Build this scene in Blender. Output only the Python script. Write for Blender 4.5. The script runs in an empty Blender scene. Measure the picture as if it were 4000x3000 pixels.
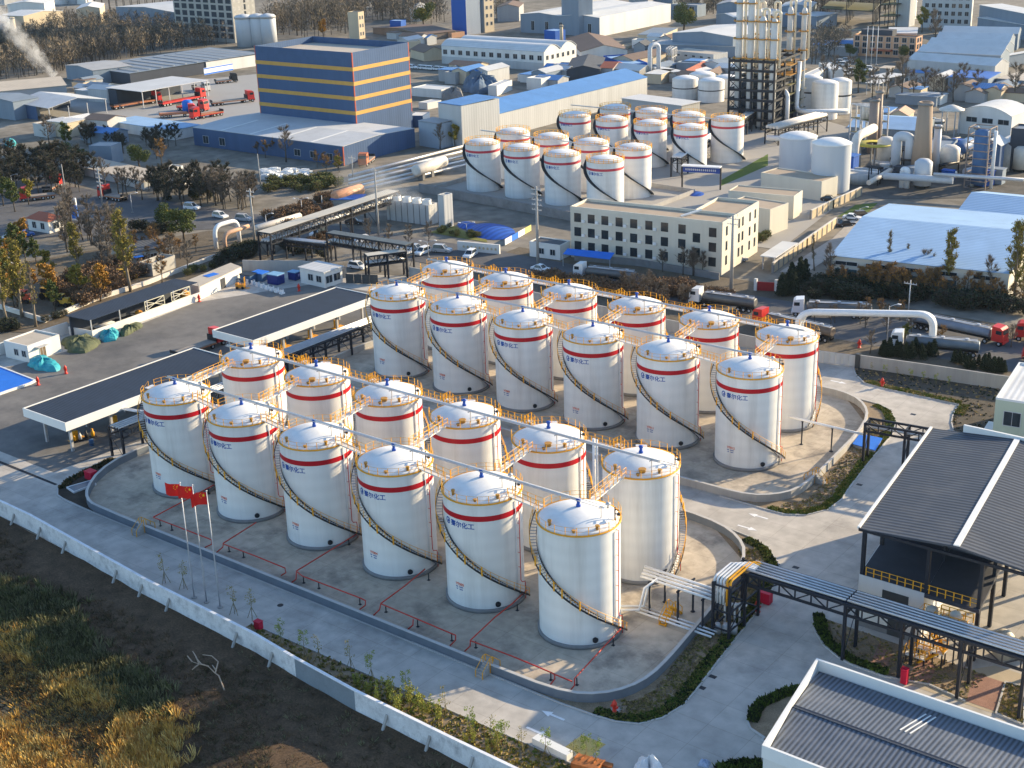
import bpy, bmesh, math, random
from mathutils import Vector as V, Matrix
RN = random.Random(11)
PI = math.pi
SC = bpy.context.scene
COL = SC.collection
# ------------------------------------------------------------ camera (solved from the tank grid)
CP = V((157.123979,-117.861415,86.652896)); CR = V((0.7888672,0.6138063,-0.0305012)); CU = V((-0.1956961,0.2979374,0.9343106)); CF = V((-0.5825732,0.7310781,-0.3551526)); FPX = 5398.13
def ray(px, py):
    return CF + CR*((px-2000)/FPX) - CU*((py-1500)/FPX)
def W(px, py, z=0.0):                      # photo pixel (4000 wide) at a known height -> world point
    d = ray(px, py); return CP + d*((z-CP.z)/d.z)
def zz(n, x, y):                           # tile coordinates -> photo pixel
    return ((n % 4)*1000 + x*.45208, (n//4)*750 + y*.45208)
def g(n, x, y, z=0.0):
    return W(*zz(n, x, y), z)
cam = bpy.data.cameras.new('camera'); camo = bpy.data.objects.new('camera', cam); COL.objects.link(camo)
rm = Matrix((CR, CU, -CF)).transposed().to_4x4()
camo.matrix_world = Matrix.Translation(CP) @ rm
cam.sensor_fit = 'HORIZONTAL'; cam.sensor_width = 36; cam.lens = FPX/4000*36; cam.clip_start = 1; cam.clip_end = 9000
SC.camera = camo
# ------------------------------------------------------------ materials
MATS = {}
def M(name, col=None, rough=.75, var=.18, scale=.6, metal=0., wave=None, stain=0., sscale=.15, scol=(.12,.10,.08), bump=0., fine=0., spec=.3, streak=False, joints=None):
    if name in MATS: return MATS[name]
    m = bpy.data.materials.new(name); m.use_nodes = True; nt = m.node_tree; N = nt.nodes; L = nt.links
    b = N['Principled BSDF']; b.inputs['Roughness'].default_value = rough; b.inputs['Metallic'].default_value = metal
    b.inputs['Specular IOR Level'].default_value = spec
    tc = N.new('ShaderNodeTexCoord'); oi = N.new('ShaderNodeObjectInfo')
    ma = N.new('ShaderNodeVectorMath'); ma.operation = 'MULTIPLY'; ma.inputs[1].default_value = (91, 57, 33)
    cx = N.new('ShaderNodeCombineXYZ')
    for i in range(3): L.new(oi.outputs['Random'], cx.inputs[i])
    L.new(cx.outputs[0], ma.inputs[0])
    ad = N.new('ShaderNodeVectorMath'); L.new(tc.outputs['Object'], ad.inputs[0]); L.new(ma.outputs[0], ad.inputs[1])
    vec = ad.outputs[0]
    if streak:
        mp = N.new('ShaderNodeMapping'); mp.inputs['Scale'].default_value = (1, 1, .08); L.new(vec, mp.inputs[0]); vec2 = mp.outputs[0]
    else: vec2 = vec
    nz = N.new('ShaderNodeTexNoise'); nz.inputs['Scale'].default_value = scale; nz.inputs['Detail'].default_value = 6; nz.inputs['Roughness'].default_value = .65
    L.new(vec2, nz.inputs['Vector'])
    mr = N.new('ShaderNodeMapRange'); mr.inputs[1].default_value = .25; mr.inputs[2].default_value = .75
    mr.inputs[3].default_value = 1-var; mr.inputs[4].default_value = 1+var
    L.new(nz.outputs['Fac'], mr.inputs[0])
    fac = mr.outputs[0]
    def mul(a, bb):
        q = N.new('ShaderNodeMath'); q.operation = 'MULTIPLY'; L.new(a, q.inputs[0]); L.new(bb, q.inputs[1]); return q.outputs[0]
    if fine:
        n2 = N.new('ShaderNodeTexNoise'); n2.inputs['Scale'].default_value = scale*9; n2.inputs['Detail'].default_value = 4
        L.new(vec, n2.inputs['Vector'])
        m2 = N.new('ShaderNodeMapRange'); m2.inputs[1].default_value = .3; m2.inputs[2].default_value = .7; m2.inputs[3].default_value = 1-fine; m2.inputs[4].default_value = 1+fine
        L.new(n2.outputs['Fac'], m2.inputs[0]); fac = mul(fac, m2.outputs[0])
    hgt = None
    if wave:
        ax, pitch, depth = wave
        wv = N.new('ShaderNodeTexWave'); wv.bands_direction = ax; wv.inputs['Scale'].default_value = .314/pitch; L.new(tc.outputs['Object'], wv.inputs['Vector'])
        m3 = N.new('ShaderNodeMapRange'); m3.inputs[3].default_value = 1-depth; m3.inputs[4].default_value = 1+depth*.5
        L.new(wv.outputs['Fac'], m3.inputs[0]); fac = mul(fac, m3.outputs[0]); hgt = wv.outputs['Fac']
    vm = N.new('ShaderNodeVectorMath'); vm.operation = 'SCALE'; vm.inputs[0].default_value = col; L.new(fac, vm.inputs['Scale'])
    out = vm.outputs[0]
    if stain:
        n3 = N.new('ShaderNodeTexNoise'); n3.inputs['Scale'].default_value = sscale; n3.inputs['Detail'].default_value = 8; n3.inputs['Roughness'].default_value = .7
        L.new(vec2, n3.inputs['Vector'])
        m4 = N.new('ShaderNodeMapRange'); m4.inputs[1].default_value = .5; m4.inputs[2].default_value = .68; m4.inputs[3].default_value = 0; m4.inputs[4].default_value = stain
        L.new(n3.outputs['Fac'], m4.inputs[0])
        mx = N.new('ShaderNodeMix'); mx.data_type = 'RGBA'; L.new(m4.outputs[0], mx.inputs[0]); L.new(out, mx.inputs[6]); mx.inputs[7].default_value = (*scol, 1)
        out = mx.outputs[2]
    if joints:
        bt = N.new('ShaderNodeTexBrick'); bt.offset = 0; bt.inputs['Scale'].default_value = 1; bt.inputs['Brick Width'].default_value = joints[0]; bt.inputs['Row Height'].default_value = joints[1]
        bt.inputs['Mortar Size'].default_value = .03; bt.inputs['Mortar Smooth'].default_value = .3; bt.inputs['Bias'].default_value = 0
        bt.inputs['Color1'].default_value = (1,1,1,1); bt.inputs['Color2'].default_value = (.9,.9,.91,1); bt.inputs['Mortar'].default_value = (.62,.6,.58,1); L.new(tc.outputs['Object'], bt.inputs['Vector'])
        mj = N.new('ShaderNodeMix'); mj.data_type = 'RGBA'; mj.blend_type = 'MULTIPLY'; mj.inputs[0].default_value = .8; L.new(out, mj.inputs[6]); L.new(bt.outputs[0], mj.inputs[7]); out = mj.outputs[2]
    L.new(out, b.inputs['Base Color'])
    if bump or hgt:
        bp = N.new('ShaderNodeBump'); bp.inputs['Strength'].default_value = bump or .5; bp.inputs['Distance'].default_value = .06
        L.new(hgt or nz.outputs['Fac'], bp.inputs['Height']); L.new(bp.outputs[0], b.inputs['Normal'])
    MATS[name] = m; return m
# ------------------------------------------------------------ mesh builder
class MB:
    def __init__(s): s.v = []; s.f = []; s.m = []; s.sm = []
    def add(s, vs, fs, m=0, sm=False):
        o = len(s.v); s.v += [tuple(q) for q in vs]
        for f in fs: s.f.append([i+o for i in f]); s.m.append(m); s.sm.append(sm)
        return s
    def box(s, x0, y0, z0, x1, y1, z1, m=0):
        return s.add([(x0,y0,z0),(x1,y0,z0),(x1,y1,z0),(x0,y1,z0),(x0,y0,z1),(x1,y0,z1),(x1,y1,z1),(x0,y1,z1)],
                     [(0,3,2,1),(4,5,6,7),(0,1,5,4),(1,2,6,5),(2,3,7,6),(3,0,4,7)], m)
    def beam(s, a, b, w, h=None, m=0):
        a, b = V(a), V(b); h = h or w; d = b-a
        if d.length < 1e-6: return s
        d.normalize(); sd = d.cross(V((0,0,1)))
        if sd.length < 1e-3: sd = V((1,0,0))
        sd.normalize(); up = sd.cross(d); vs = []
        for p in (a, b):
            for i, j in ((-1,-1),(1,-1),(1,1),(-1,1)): vs.append(p+sd*(w/2*i)+up*(h/2*j))
        return s.add(vs, [(0,1,2,3),(7,6,5,4),(0,4,5,1),(1,5,6,2),(2,6,7,3),(3,7,4,0)], m)
    def tube(s, pts, r, n=6, m=0, cap=True, closed=False):
        pts = [V(p) for p in pts]; k = len(pts); vs = []; ref = None
        for i, p in enumerate(pts):
            if closed: d = pts[(i+1) % k]-pts[i-1]
            else: d = pts[min(i+1, k-1)]-pts[max(i-1, 0)]
            d.normalize()
            sd = d.cross(V((0,0,1)))
            if sd.length < .02: sd = ref if ref else V((1,0,0))
            sd = (sd-d*sd.dot(d)).normalized()
            if ref and sd.dot(ref) < 0: sd = -sd
            ref = sd; up = sd.cross(d); rr = r[i] if isinstance(r, (list, tuple)) else r
            for j in range(n):
                t = 2*PI*j/n; vs.append(p+sd*(rr*math.cos(t))+up*(rr*math.sin(t)))
        fs = []
        for i in range(k if closed else k-1):
            i2 = (i+1) % k
            for j in range(n):
                j2 = (j+1) % n; fs.append((i*n+j, i*n+j2, i2*n+j2, i2*n+j))
        s.add(vs, fs, m, n > 4)
        if cap and not closed:
            o = len(s.v)-len(vs)
            s.f.append([o+j for j in range(n-1,-1,-1)]); s.m.append(m); s.sm.append(False)
            s.f.append([o+(k-1)*n+j for j in range(n)]); s.m.append(m); s.sm.append(False)
        return s
    def lathe(s, prof, c=(0,0,0), n=32, m=0, cap=True, a0=0., a1=2*PI, sm=True):
        c = V(c); full = abs(a1-a0-2*PI) < 1e-6; nn = n if full else n+1; vs = []
        for r, z in prof:
            for j in range(nn):
                t = a0+(a1-a0)*j/n; vs.append((c.x+r*math.cos(t), c.y+r*math.sin(t), c.z+z))
        fs = []
        for i in range(len(prof)-1):
            for j in range(n):
                j2 = (j+1) % nn; fs.append((i*nn+j, i*nn+j2, (i+1)*nn+j2, (i+1)*nn+j))
        s.add(vs, fs, m, sm)
        if cap and full:
            o = len(s.v)-len(vs)
            for e, rev in ((0, True), (len(prof)-1, False)):
                if prof[e][0] > 1e-4:
                    f = [o+e*nn+j for j in range(nn)]; s.f.append(f[::-1] if rev else f); s.m.append(m); s.sm.append(False)
        return s
    def prism(s, poly, z0, z1, m=0, mt=None):
        n = len(poly)
        a = sum(poly[i][0]*poly[(i+1)%n][1]-poly[(i+1)%n][0]*poly[i][1] for i in range(n))
        if a < 0: poly = poly[::-1]
        vs = [(p[0],p[1],z0) for p in poly]+[(p[0],p[1],z1) for p in poly]
        o = len(s.v)
        s.add(vs, [(i,(i+1)%n,n+(i+1)%n,n+i) for i in range(n)], m)
        s.f.append([o+n+i for i in range(n)]); s.m.append(m if mt is None else mt); s.sm.append(False)
        s.f.append([o+i for i in range(n-1,-1,-1)]); s.m.append(m); s.sm.append(False)
        return s
    def quad(s, a, b, c, d, m=0): return s.add([a,b,c,d], [(0,1,2,3)], m)
    def wallpath(s, pts, w, z0, z1, m=0, closed=False, mt=None):     # a wall of width w along a 2-D path
        pts = [V((p[0],p[1])) for p in pts]; k = len(pts); A=[]; B=[]
        for i in range(k):
            if closed: d1=(pts[i]-pts[i-1]).normalized(); d2=(pts[(i+1)%k]-pts[i]).normalized()
            else:
                d1=(pts[i]-pts[i-1]).normalized() if i else (pts[1]-pts[0]).normalized()
                d2=(pts[i+1]-pts[i]).normalized() if i<k-1 else d1
            n1=V((-d1.y,d1.x)); n2=V((-d2.y,d2.x)); nn=(n1+n2).normalized(); c=max(.4,nn.dot(n1))
            A.append(pts[i]+nn*(w/2/c)); B.append(pts[i]-nn*(w/2/c))
        vs=[]
        for a,b in zip(A,B): vs+=[(a.x,a.y,z0),(b.x,b.y,z0),(b.x,b.y,z1),(a.x,a.y,z1)]
        fs=[]
        for i in range(k if closed else k-1):
            o=i*4;q=((i+1)%k)*4
            fs+=[(o+0,o+3,q+3,q+0),(o+1,q+1,q+2,o+2)]
        s.add(vs,fs,m)
        o0=len(s.v)-len(vs)
        for i in range(k if closed else k-1):
            o=o0+i*4;q=o0+((i+1)%k)*4
            s.f.append([o+3,o+2,q+2,q+3]); s.m.append(m if mt is None else mt); s.sm.append(False)
        if not closed:
            s.f.append([o0,o0+1,o0+2,o0+3]); s.m.append(m); s.sm.append(False)
            e=o0+(k-1)*4; s.f.append([e+3,e+2,e+1,e]); s.m.append(m); s.sm.append(False)
        return s
    def mesh(s, name, mats):
        me = bpy.data.meshes.new(name); me.from_pydata(s.v, [], s.f)
        for m in (mats if isinstance(mats,(list,tuple)) else [mats]): me.materials.append(m)
        me.polygons.foreach_set('material_index', s.m); me.polygons.foreach_set('use_smooth', s.sm)
        me.update(); return me
    def build(s, name, mats, parent=None, world=False, keep=False):
        if parent is not None and world:
            iv = parent.matrix_world.inverted(); s.v = [tuple(iv @ V(q)) for q in s.v]
        loc = None
        if parent is None and not keep and s.v:
            xs=[q[0] for q in s.v]; ys=[q[1] for q in s.v]; z0=min(q[2] for q in s.v)
            loc=V(((min(xs)+max(xs))/2,(min(ys)+max(ys))/2,z0)); s.v=[(q[0]-loc.x,q[1]-loc.y,q[2]-loc.z) for q in s.v]
        o = bpy.data.objects.new(name, s.mesh(name, mats)); COL.objects.link(o)
        if parent is not None: o.parent = parent
        if loc is not None: o.location = loc
        return o
def tag(o, label, cat, group=None):
    o['label'] = label; o['category'] = cat
    if group: o['group'] = group
    return o
def thing(name, label, cat, loc=(0,0,0), rot=0., group=None):
    o = bpy.data.objects.new(name, None); COL.objects.link(o); o.location = loc; o.rotation_euler = (0,0,rot)
    o.matrix_world = Matrix.Translation(V(loc)) @ Matrix.Rotation(rot,4,'Z'); o.empty_display_size = .3
    return tag(o, label, cat, group)
def struct(o, kind='structure'): o['kind'] = kind; return o
def inst(mesh, name, parent=None, loc=None, rot=None, scale=None):
    o = bpy.data.objects.new(name, mesh); COL.objects.link(o)
    if parent is not None: o.parent = parent
    if loc is not None: o.location = loc
    if rot is not None: o.rotation_euler = (0,0,rot)
    if scale is not None: o.scale = (scale,)*3 if not isinstance(scale,(tuple,list)) else scale
    return o
def dup(root, loc, rot=0., label=None, scale=None, group=None):
    r = root.copy(); COL.objects.link(r); r.location = loc; r.rotation_euler = (0,0,rot)
    if label: r['label'] = label
    if group: r['group'] = group
    if scale: r.scale = (scale,)*3 if not isinstance(scale,(tuple,list)) else scale
    for ch in list(root.children):
        c = ch.copy(); COL.objects.link(c); c.parent = r
        for gg in list(ch.children):
            d = gg.copy(); COL.objects.link(d); d.parent = c
    return r
def hgt(base, top):                        # height of a vertical edge from its two pixels
    B = W(*base); lo, hi = 0., 150.
    for _ in range(40):
        m = (lo+hi)/2; d = B+V((0,0,m))-CP; y = 1500-FPX*d.dot(CU)/d.dot(CF)
        if y > top[1]: lo = m
        else: hi = m
    return lo
def text_mesh(body, size, name):
    cu = bpy.data.curves.new(name, 'FONT'); cu.body = body; cu.size = size; cu.extrude = .01; cu.offset = size*.018; cu.resolution_u = 3
    o = bpy.data.objects.new(name, cu); COL.objects.link(o)
    dg = bpy.context.evaluated_depsgraph_get(); me = bpy.data.meshes.new_from_object(o.evaluated_get(dg))
    bpy.data.objects.remove(o); return me
# ------------------------------------------------------------ colours
white   = M('tank_white',(.72,.715,.695),.5,.06,.5,stain=.36,sscale=.4,scol=(.40,.38,.35),streak=True,wave=('Z',1.8,.03),bump=.02)
roofw   = M('tank_roof_white',(.74,.74,.735),.75,.07,.8,stain=.25,sscale=.5,scol=(.5,.49,.47),spec=.15)
redband = M('red_paint',(.44,.004,.014),.45,.08,.5)
yellow  = M('yellow_paint',(.74,.35,.015),.5,.12,1.)
dgrey   = M('dark_steel',(.018,.021,.028),.5,.2,1.)
steel   = M('steel_pipe',(.52,.53,.55),.38,.1,1.,metal=.35)
whitep  = M('white_pipe',(.72,.73,.74),.45,.08,1.)
blue    = M('blue_paint',(.012,.07,.36),.45,.12,1.)
inkblue = M('blue_lettering',(.008,.07,.32),.5,.05,1.)
redp    = M('fire_red',(.55,.04,.025),.45,.12,1.)
conc    = M('concrete',(.40,.37,.33),.9,.16,.12,stain=.25,sscale=.09,scol=(.2,.185,.165),fine=.08)
concw   = M('bund_concrete',(.36,.35,.335),.9,.15,.5,stain=.35,sscale=.4,scol=(.2,.2,.2),streak=True)
concd   = M('dark_concrete',(.22,.22,.22),.9,.2,.4,stain=.4,sscale=.3,scol=(.09,.09,.09))
black   = M('black_rubber',(.012,.012,.013),.7,.1,1.)
glass   = M('dark_glass',(.022,.032,.042),.12,.3,.8,spec=.6)
# ============================================================ storage tanks
TR, TH, DH = 4.875, 14.69, 1.43
A2R = math.radians
def dome_z(r): return TH+.02+DH*(1-(r/TR)**2)*.97+ .03*(r < .5)
def helix(a0, a1, z0, z1, r, n):
    return [(r*math.cos(A2R(a0+(a1-a0)*i/n)), r*math.sin(A2R(a0+(a1-a0)*i/n)), z0+(z1-z0)*i/n) for i in range(n+1)]
def bent(me, a0, z0, r):
    for v in me.vertices:
        a = A2R(a0)+v.co.x/TR; rr = r+v.co.z; y = v.co.y
        v.co = (rr*math.cos(a), rr*math.sin(a), z0+y)
    me.update(); return me
def mesh_add_text(mb, body, size, x, y, m=0):
    me = text_mesh(body, size, 't'); mb.add([(v.co.x+x, v.co.y+y, v.co.z) for v in me.vertices], [list(f.vertices) for f in me.polygons], m)
    w = max([v.co.x for v in me.vertices] or [0]); bpy.data.meshes.remove(me); return x+w
rust = M('ochre_fitting',(.42,.22,.05),.6,.2,2.)
gal  = M('galvanised',(.45,.46,.48),.5,.12,1.,metal=.3)
TM = {}
def tank_meshes():
    b = MB().lathe([(5.12,0),(5.12,.5),(4.9,.5)], n=56)
    TM['foundation'] = b.mesh('foundation', concd)
    b = MB()
    prof = [(TR,.5)]
    b.lathe([(TR,.5),(TR,TH)], n=72, cap=False)
    TM['shell'] = b.mesh('shell', white)
    b = MB(); b.lathe([(TR*t, TH+.02+DH*(1-t*t)) for t in (1.0,.93,.85,.75,.65,.55,.45,.35,.25,.15,.05)], n=72, cap=True)
    for k in range(20):
        pass
    TM['roof'] = b.mesh('roof', roofw)
    b = MB().lathe([(4.895,12.45),(4.895,13.15)], n=72, cap=False); TM['red_band'] = b.mesh('red_band', redband)
    b = MB(); b.lathe([(TR+.005,TH-.06),(5.02,TH-.06),(5.02,TH+.06),(TR-.02,TH+.06)], n=72, cap=False)
    def rails(b, a0, a1, n):
        for zr in (.12,.6,1.12):
            b.tube([(4.97*math.cos(A2R(a0+(a1-a0)*i/n)), 4.97*math.sin(A2R(a0+(a1-a0)*i/n)), TH+zr) for i in range(n+1)], .022, 4)
        for i in range(0, n+1, 2):
            a = A2R(a0+(a1-a0)*i/n); x, y = 4.97*math.cos(a), 4.97*math.sin(a); b.beam((x,y,TH),(x,y,TH+1.15),.058)
    rails(b, -150, 5, 20); rails(b, 14, 70, 8); rails(b, 80, 180, 14)
    TM['railing'] = b.mesh('railing', yellow)
    # spiral stairs: counter-clockwise down the front (rows nearest the road) or down the rear
    for nm, at, ab in (('stair', -176, 20), ('stair_rear', 122, -12)):
        b = MB(); n = 58
        for r in (TR+.12, TR+.92):
            p = helix(at, ab, TH-.15, .55, r, n)
            for i in range(n): b.beam(p[i], p[i+1], .05, .24, 0)
        for i in range(n):
            a = A2R(at+(ab-at)*(i+.5)/n); z = TH-.1-(TH-.65)*(i+.5)/n
            c = V(((TR+.52)*math.cos(a),(TR+.52)*math.sin(a),z)); rd = V((math.cos(a),math.sin(a),0))
            b.beam(c-rd*.39, c+rd*.39, .2, .04, 1)
        a = A2R(at); c = V(((TR+.55)*math.cos(a),(TR+.55)*math.sin(a),TH-.02)); rd = V((math.cos(a),math.sin(a),0)); tg = V((-rd.y,rd.x,0))*(1 if at > ab else -1)
        b.beam(c+tg*.02-rd*.55, c+tg*.02+rd*.5, 1.5, .08, 2)
        TM[nm] = b.mesh('stair', [dgrey, gal, whitep])
        b = MB(); p = helix(at, ab, TH-.15+1.0, 1.55, TR+.95, n)
        b.tube(p, .03, 4); b.tube([(x,y,z-.45) for x,y,z in p], .024, 4)
        for i in range(0, n+1, 3): x,y,z = p[i]; b.beam((x,y,z-1.0),(x,y,z),.045)
        for i in (18,21,27,30,36): x,y,z = p[i]; b.beam((x,y,z-1.25),(x,y,z),.17,.1)
        TM[nm+'_railing'] = b.mesh('stair_railing', yellow)
    b = MB(); b.lathe([(.28,0),(.28,.3),(.2,.35),(.2,.75),(.3,.78),(.3,1.0),(.05,1.05)], (0,0,TH+DH-.02), 12)
    TM['vent_valve'] = b.mesh('vent_valve', blue)
    for a, r, h in ((-106,4.25,.75),(-25,4.3,.6),(-62,4.4,.35)):
        b = MB()
        x, y = r*math.cos(A2R(a)), r*math.sin(A2R(a)); z = dome_z(r)-.05
        b.lathe([(.16,0),(.16,h*.7),(.24,h*.7),(.24,h)], (x,y,z), 10); b.beam((x,y,z+.1),(x*.93,y*.93,z+.1),.18)
        TM['roof_fitting%d' % a] = b.mesh('roof_fitting', rust)
    b = MB(); b.lathe([(.42,0),(.42,.35),(.5,.35),(.5,.45)], (2.2,-3.1,dome_z(3.8)-.05), 14)
    TM['roof_hatch'] = b.mesh('roof_hatch', rust)
    b = MB(); x, y = 4.4*math.cos(A2R(18)), 4.4*math.sin(A2R(18)); z = dome_z(4.4)-.05
    b.beam((x,y,z),(x,y,z+1.7),.12); b.beam((x,y,z+.9),(x+.5,y,z+.9),.1); b.beam((x,y,z+1.4),(x+.5,y+.1,z+1.4),.1); b.lathe([(.2,0),(.2,.3)],(x+.5,y,z+.8),8)
    TM['gauge_post'] = b.mesh('gauge_post', dgrey)
    b = MB(); x, y = 3.6*math.cos(A2R(52)), 3.6*math.sin(A2R(52)); b.lathe([(.12,0),(.12,.5),(.36,.55),(.3,.75),(.05,.85)], (x,y,dome_z(3.6)-.05), 12)
    TM['breather'] = b.mesh('breather', gal)
    b = MB()
    def pt(a, r, z): return (r*math.cos(A2R(a)), r*math.sin(A2R(a)), z)
    b.tube([pt(7,TR-.1,TH-.45),pt(7,TR+.32,TH-.45),pt(7,TR+.32,TH-.8),pt(7,TR+.3,3.2),pt(9,TR+.35,2.9),pt(17,TR+.4,2.6),pt(18,TR+.4,2.3),pt(18,TR+.4,.15)], .055, 6)
    for z in (13,11,9,7,5): b.beam(pt(7,TR,z),pt(7,TR+.34,z),.05)
    TM['fire_riser'] = b.mesh('fire_riser', redp)
    b = MB().tube([pt(2,TR+.12,TH-.5),pt(2,TR+.12,1.0)], .06, 6); TM['conduit'] = b.mesh('conduit', whitep)
    b = MB()
    c = V(pt(-34,TR,1.1)); d = V((math.cos(A2R(-34)),math.sin(A2R(-34)),0)); b.tube([c-d*.05,c+d*.2],.3,12); b.tube([c+d*.2,c+d*.26],.36,12)
    TM['manhole'] = b.mesh('manhole', dgrey)
    # lettering: emblem plus four characters, bent round the shell
    b = MB(); L = []
    def arc(cx, cy, r0, r1, t0, t1, n=14):
        vs = []; 
        for i in range(n+1):
            t = A2R(t0+(t1-t0)*i/n); vs += [(cx+r0*math.cos(t),cy+r0*math.sin(t),.01),(cx+r1*math.cos(t),cy+r1*math.sin(t),.01)]
        b.add(vs, [(2*i,2*i+1,2*i+3,2*i+2)[::-1] if False else (2*i,2*i+1,2*i+3,2*i+2) for i in range(n)])
    arc(.42,.38,.30,.46,35,325); arc(.48,.36,.02,.2,150,420); arc(.62,.40,.1,.2,-60,170)
    TM['emblem'] = bent(b.mesh('emblem', inkblue), -115.5, 11.35, TR+.015)
    b = MB(); x = 0.
    for i, ch in enumerate('赛尔化工'): mesh_add_text(b, ch, .86, i*.86, 0)
    TM['company_lettering'] = bent(b.mesh('company_lettering', inkblue), -103.5, 11.42, TR+.015)
    orange = M('stencil_orange',(.62,.10,.04),.6,.05,1.)
    for i in range(12):
        b = MB(); mesh_add_text(b, 'V70%02d' % (i+1), .5, 0, .62)
        for yy, spans in ((.32,((0,.3),(.55,1.15))),(0.,((.1,.35),(.62,1.05)))):
            for s0, s1 in spans:
                q = s0
                while q < s1: b.box(q,yy,0,q+.07,yy+.16,.008,1); b.box(q,yy+.06,0,q+.11,yy+.1,.009,1); q += .125
        TM['stencil%d' % i] = bent(b.mesh('stencil_label', [orange, inkblue]), -99, 2.7, TR+.015)
tank_meshes()
FX = [14.494*i for i in range(6)]; CX = [-6.21+14.179*i for i in range(6)]
ORD = ['leftmost', 'second from left', 'third from left', 'third from right', 'second from right', 'rightmost']
def tank(x, y, rowname, i, lettered, plain=False, front=True, idx=0):
    at = ORD[i]
    if plain: lab = 'plain white storage tank without red band, %s of %s' % (at, rowname)
    elif lettered: lab = 'white tank with red band and blue lettering, %s of %s' % (at, rowname)
    else: lab = 'white tank with red band, %s of %s' % (at, rowname)
    r = thing('storage_tank', lab, 'storage tank', (x,y,0), 0, 'white storage tanks in the bunded yards')
    st = 'stair' if front else 'stair_rear'
    parts = ['foundation','shell','roof','railing',st,'vent_valve','roof_fitting-106','roof_fitting-25','roof_fitting-62','gauge_post','conduit','fire_riser']
    if not front: parts += ['roof_hatch']
    else: parts += ['breather','manhole']
    if not plain: parts += ['red_band']
    if lettered: parts += ['emblem','company_lettering','stencil%d' % idx]
    for q in parts:
        o = inst(TM[q], 'stair' if q == 'stair_rear' else 'stencil_label' if q.startswith('stencil') else 'roof_fitting' if q.startswith('roof_f') else q, r)
        if q == st: inst(TM[q+'_railing'], 'stair_railing', o)
    return r
for i in range(6):
    tank(FX[i], 0, 'the flagpole side row', i, i < 5, i == 5, True, i)
    tank(FX[i]-2.38, 17.0, 'the second row', i, False, i == 5, False)
    tank(CX[i], 55.05, 'the inner lane row', i, True, False, True, 6+i)
    tank(CX[i]-2.38, 71.53, 'the row nearest the public road', i, False, False, False)
# ------------------------------------------------------------ gangways
deckm = M('gangway_deck',(.66,.66,.64),.6,.1,1.)
def gangway(a, b, lab, grp):
    a, b = V(a), V(b); r = thing('gangway', lab, 'gangway', (a+b)/2, 0, grp)
    d = (b-a).normalized(); s = V((-d.y,d.x,0)).normalized()*.42
    m = MB(); m.beam(a, b, .8, .06); m.beam(a+s, b+s, .06, .2); m.beam(a-s, b-s, .06, .2); m.build('deck', deckm, r, True)
    m = MB(); n = max(3, int((b-a).length/1.1))
    for sg in (1,-1):
        for z in (.55,1.1): m.tube([a+s*sg+V((0,0,z)), b+s*sg+V((0,0,z))], .032, 4)
        for i in range(n+1): q = a.lerp(b,i/n)+s*sg; m.beam(q, q+V((0,0,1.12)), .07)
    m.build('railing', yellow, r, True)
GZ = TH+.12
pn = ['first and second','second and third','third and fourth','fourth and fifth','fifth and sixth']
on = ['leftmost','second','third','fourth','fifth','rightmost']
for i in range(5):
    gangway((FX[i]+4.3,.1,GZ),(FX[i+1]-4.9,-.7,GZ),'yellow railed gangway joining the %s tanks of the row nearest the flagpoles' % pn[i],'gangways between tank tops')
    gangway((FX[i]-2.38+4.7,18.9,GZ),(FX[i+1]-2.38-5.2,18.9,GZ),'yellow railed gangway joining the %s tanks of the second row' % pn[i],'gangways between tank tops')
    gangway((CX[i]+4.3,55.15,GZ),(CX[i+1]-4.9,54.4,GZ),'yellow railed gangway joining the %s tanks of the third row' % pn[i],'gangways between tank tops')
    gangway((CX[i]-2.38+4.7,73.4,GZ),(CX[i+1]-2.38-5.2,73.4,GZ),'yellow railed gangway joining the %s tanks of the fourth row' % pn[i],'gangways between tank tops')
for i in range(6):
    gangway((FX[i]-1.2,4.6,GZ),(FX[i]-2.38+.2,17-4.4,GZ),'yellow railed gangway crossing from the first to the second row at the %s pair' % on[i],'gangways between tank tops')
    gangway((CX[i]-1.2,55.05+4.6,GZ),(CX[i]-2.38+.2,71.53-4.4,GZ),'yellow railed gangway crossing from the third to the fourth row at the %s pair' % on[i],'gangways between tank tops')
# stiles over the row-B and row-D gangway ends
def stile(x, y, lab):
    r = thing('stile', lab, 'stile', (x,y,GZ), 0, 'yellow stiles on the gangway ends')
    m = MB()
    for sg in (-.42,.42):
        for z in (.6,1.1): m.tube([(-1.1,sg,z),(0,sg,z+.7),(1.1,sg,z)], .04, 4)
        for q,zt in ((-1.1,1.1),(-.55,1.45),(0,1.8),(.55,1.45),(1.1,1.1)): m.beam((q,sg,0),(q,sg,zt),.08)
    m.build('frame', yellow, r)
    m = MB()
    for q, z in ((-.9,.2),(-.6,.4),(-.3,.6),(0,.7),(.3,.6),(.6,.4),(.9,.2)): m.box(q-.13,-.4,z-.03,q+.13,.4,z)
    m.build('steps', deckm, r)
for i in range(1,6):
    stile(FX[i]-2.38-4.6, 18.9, 'yellow arched stile at the left rim of the %s tank in the second row' % on[i])
    stile(CX[i]-2.38-4.6, 73.4, 'yellow arched stile at the left rim of the %s tank in the fourth row' % on[i])
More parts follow.
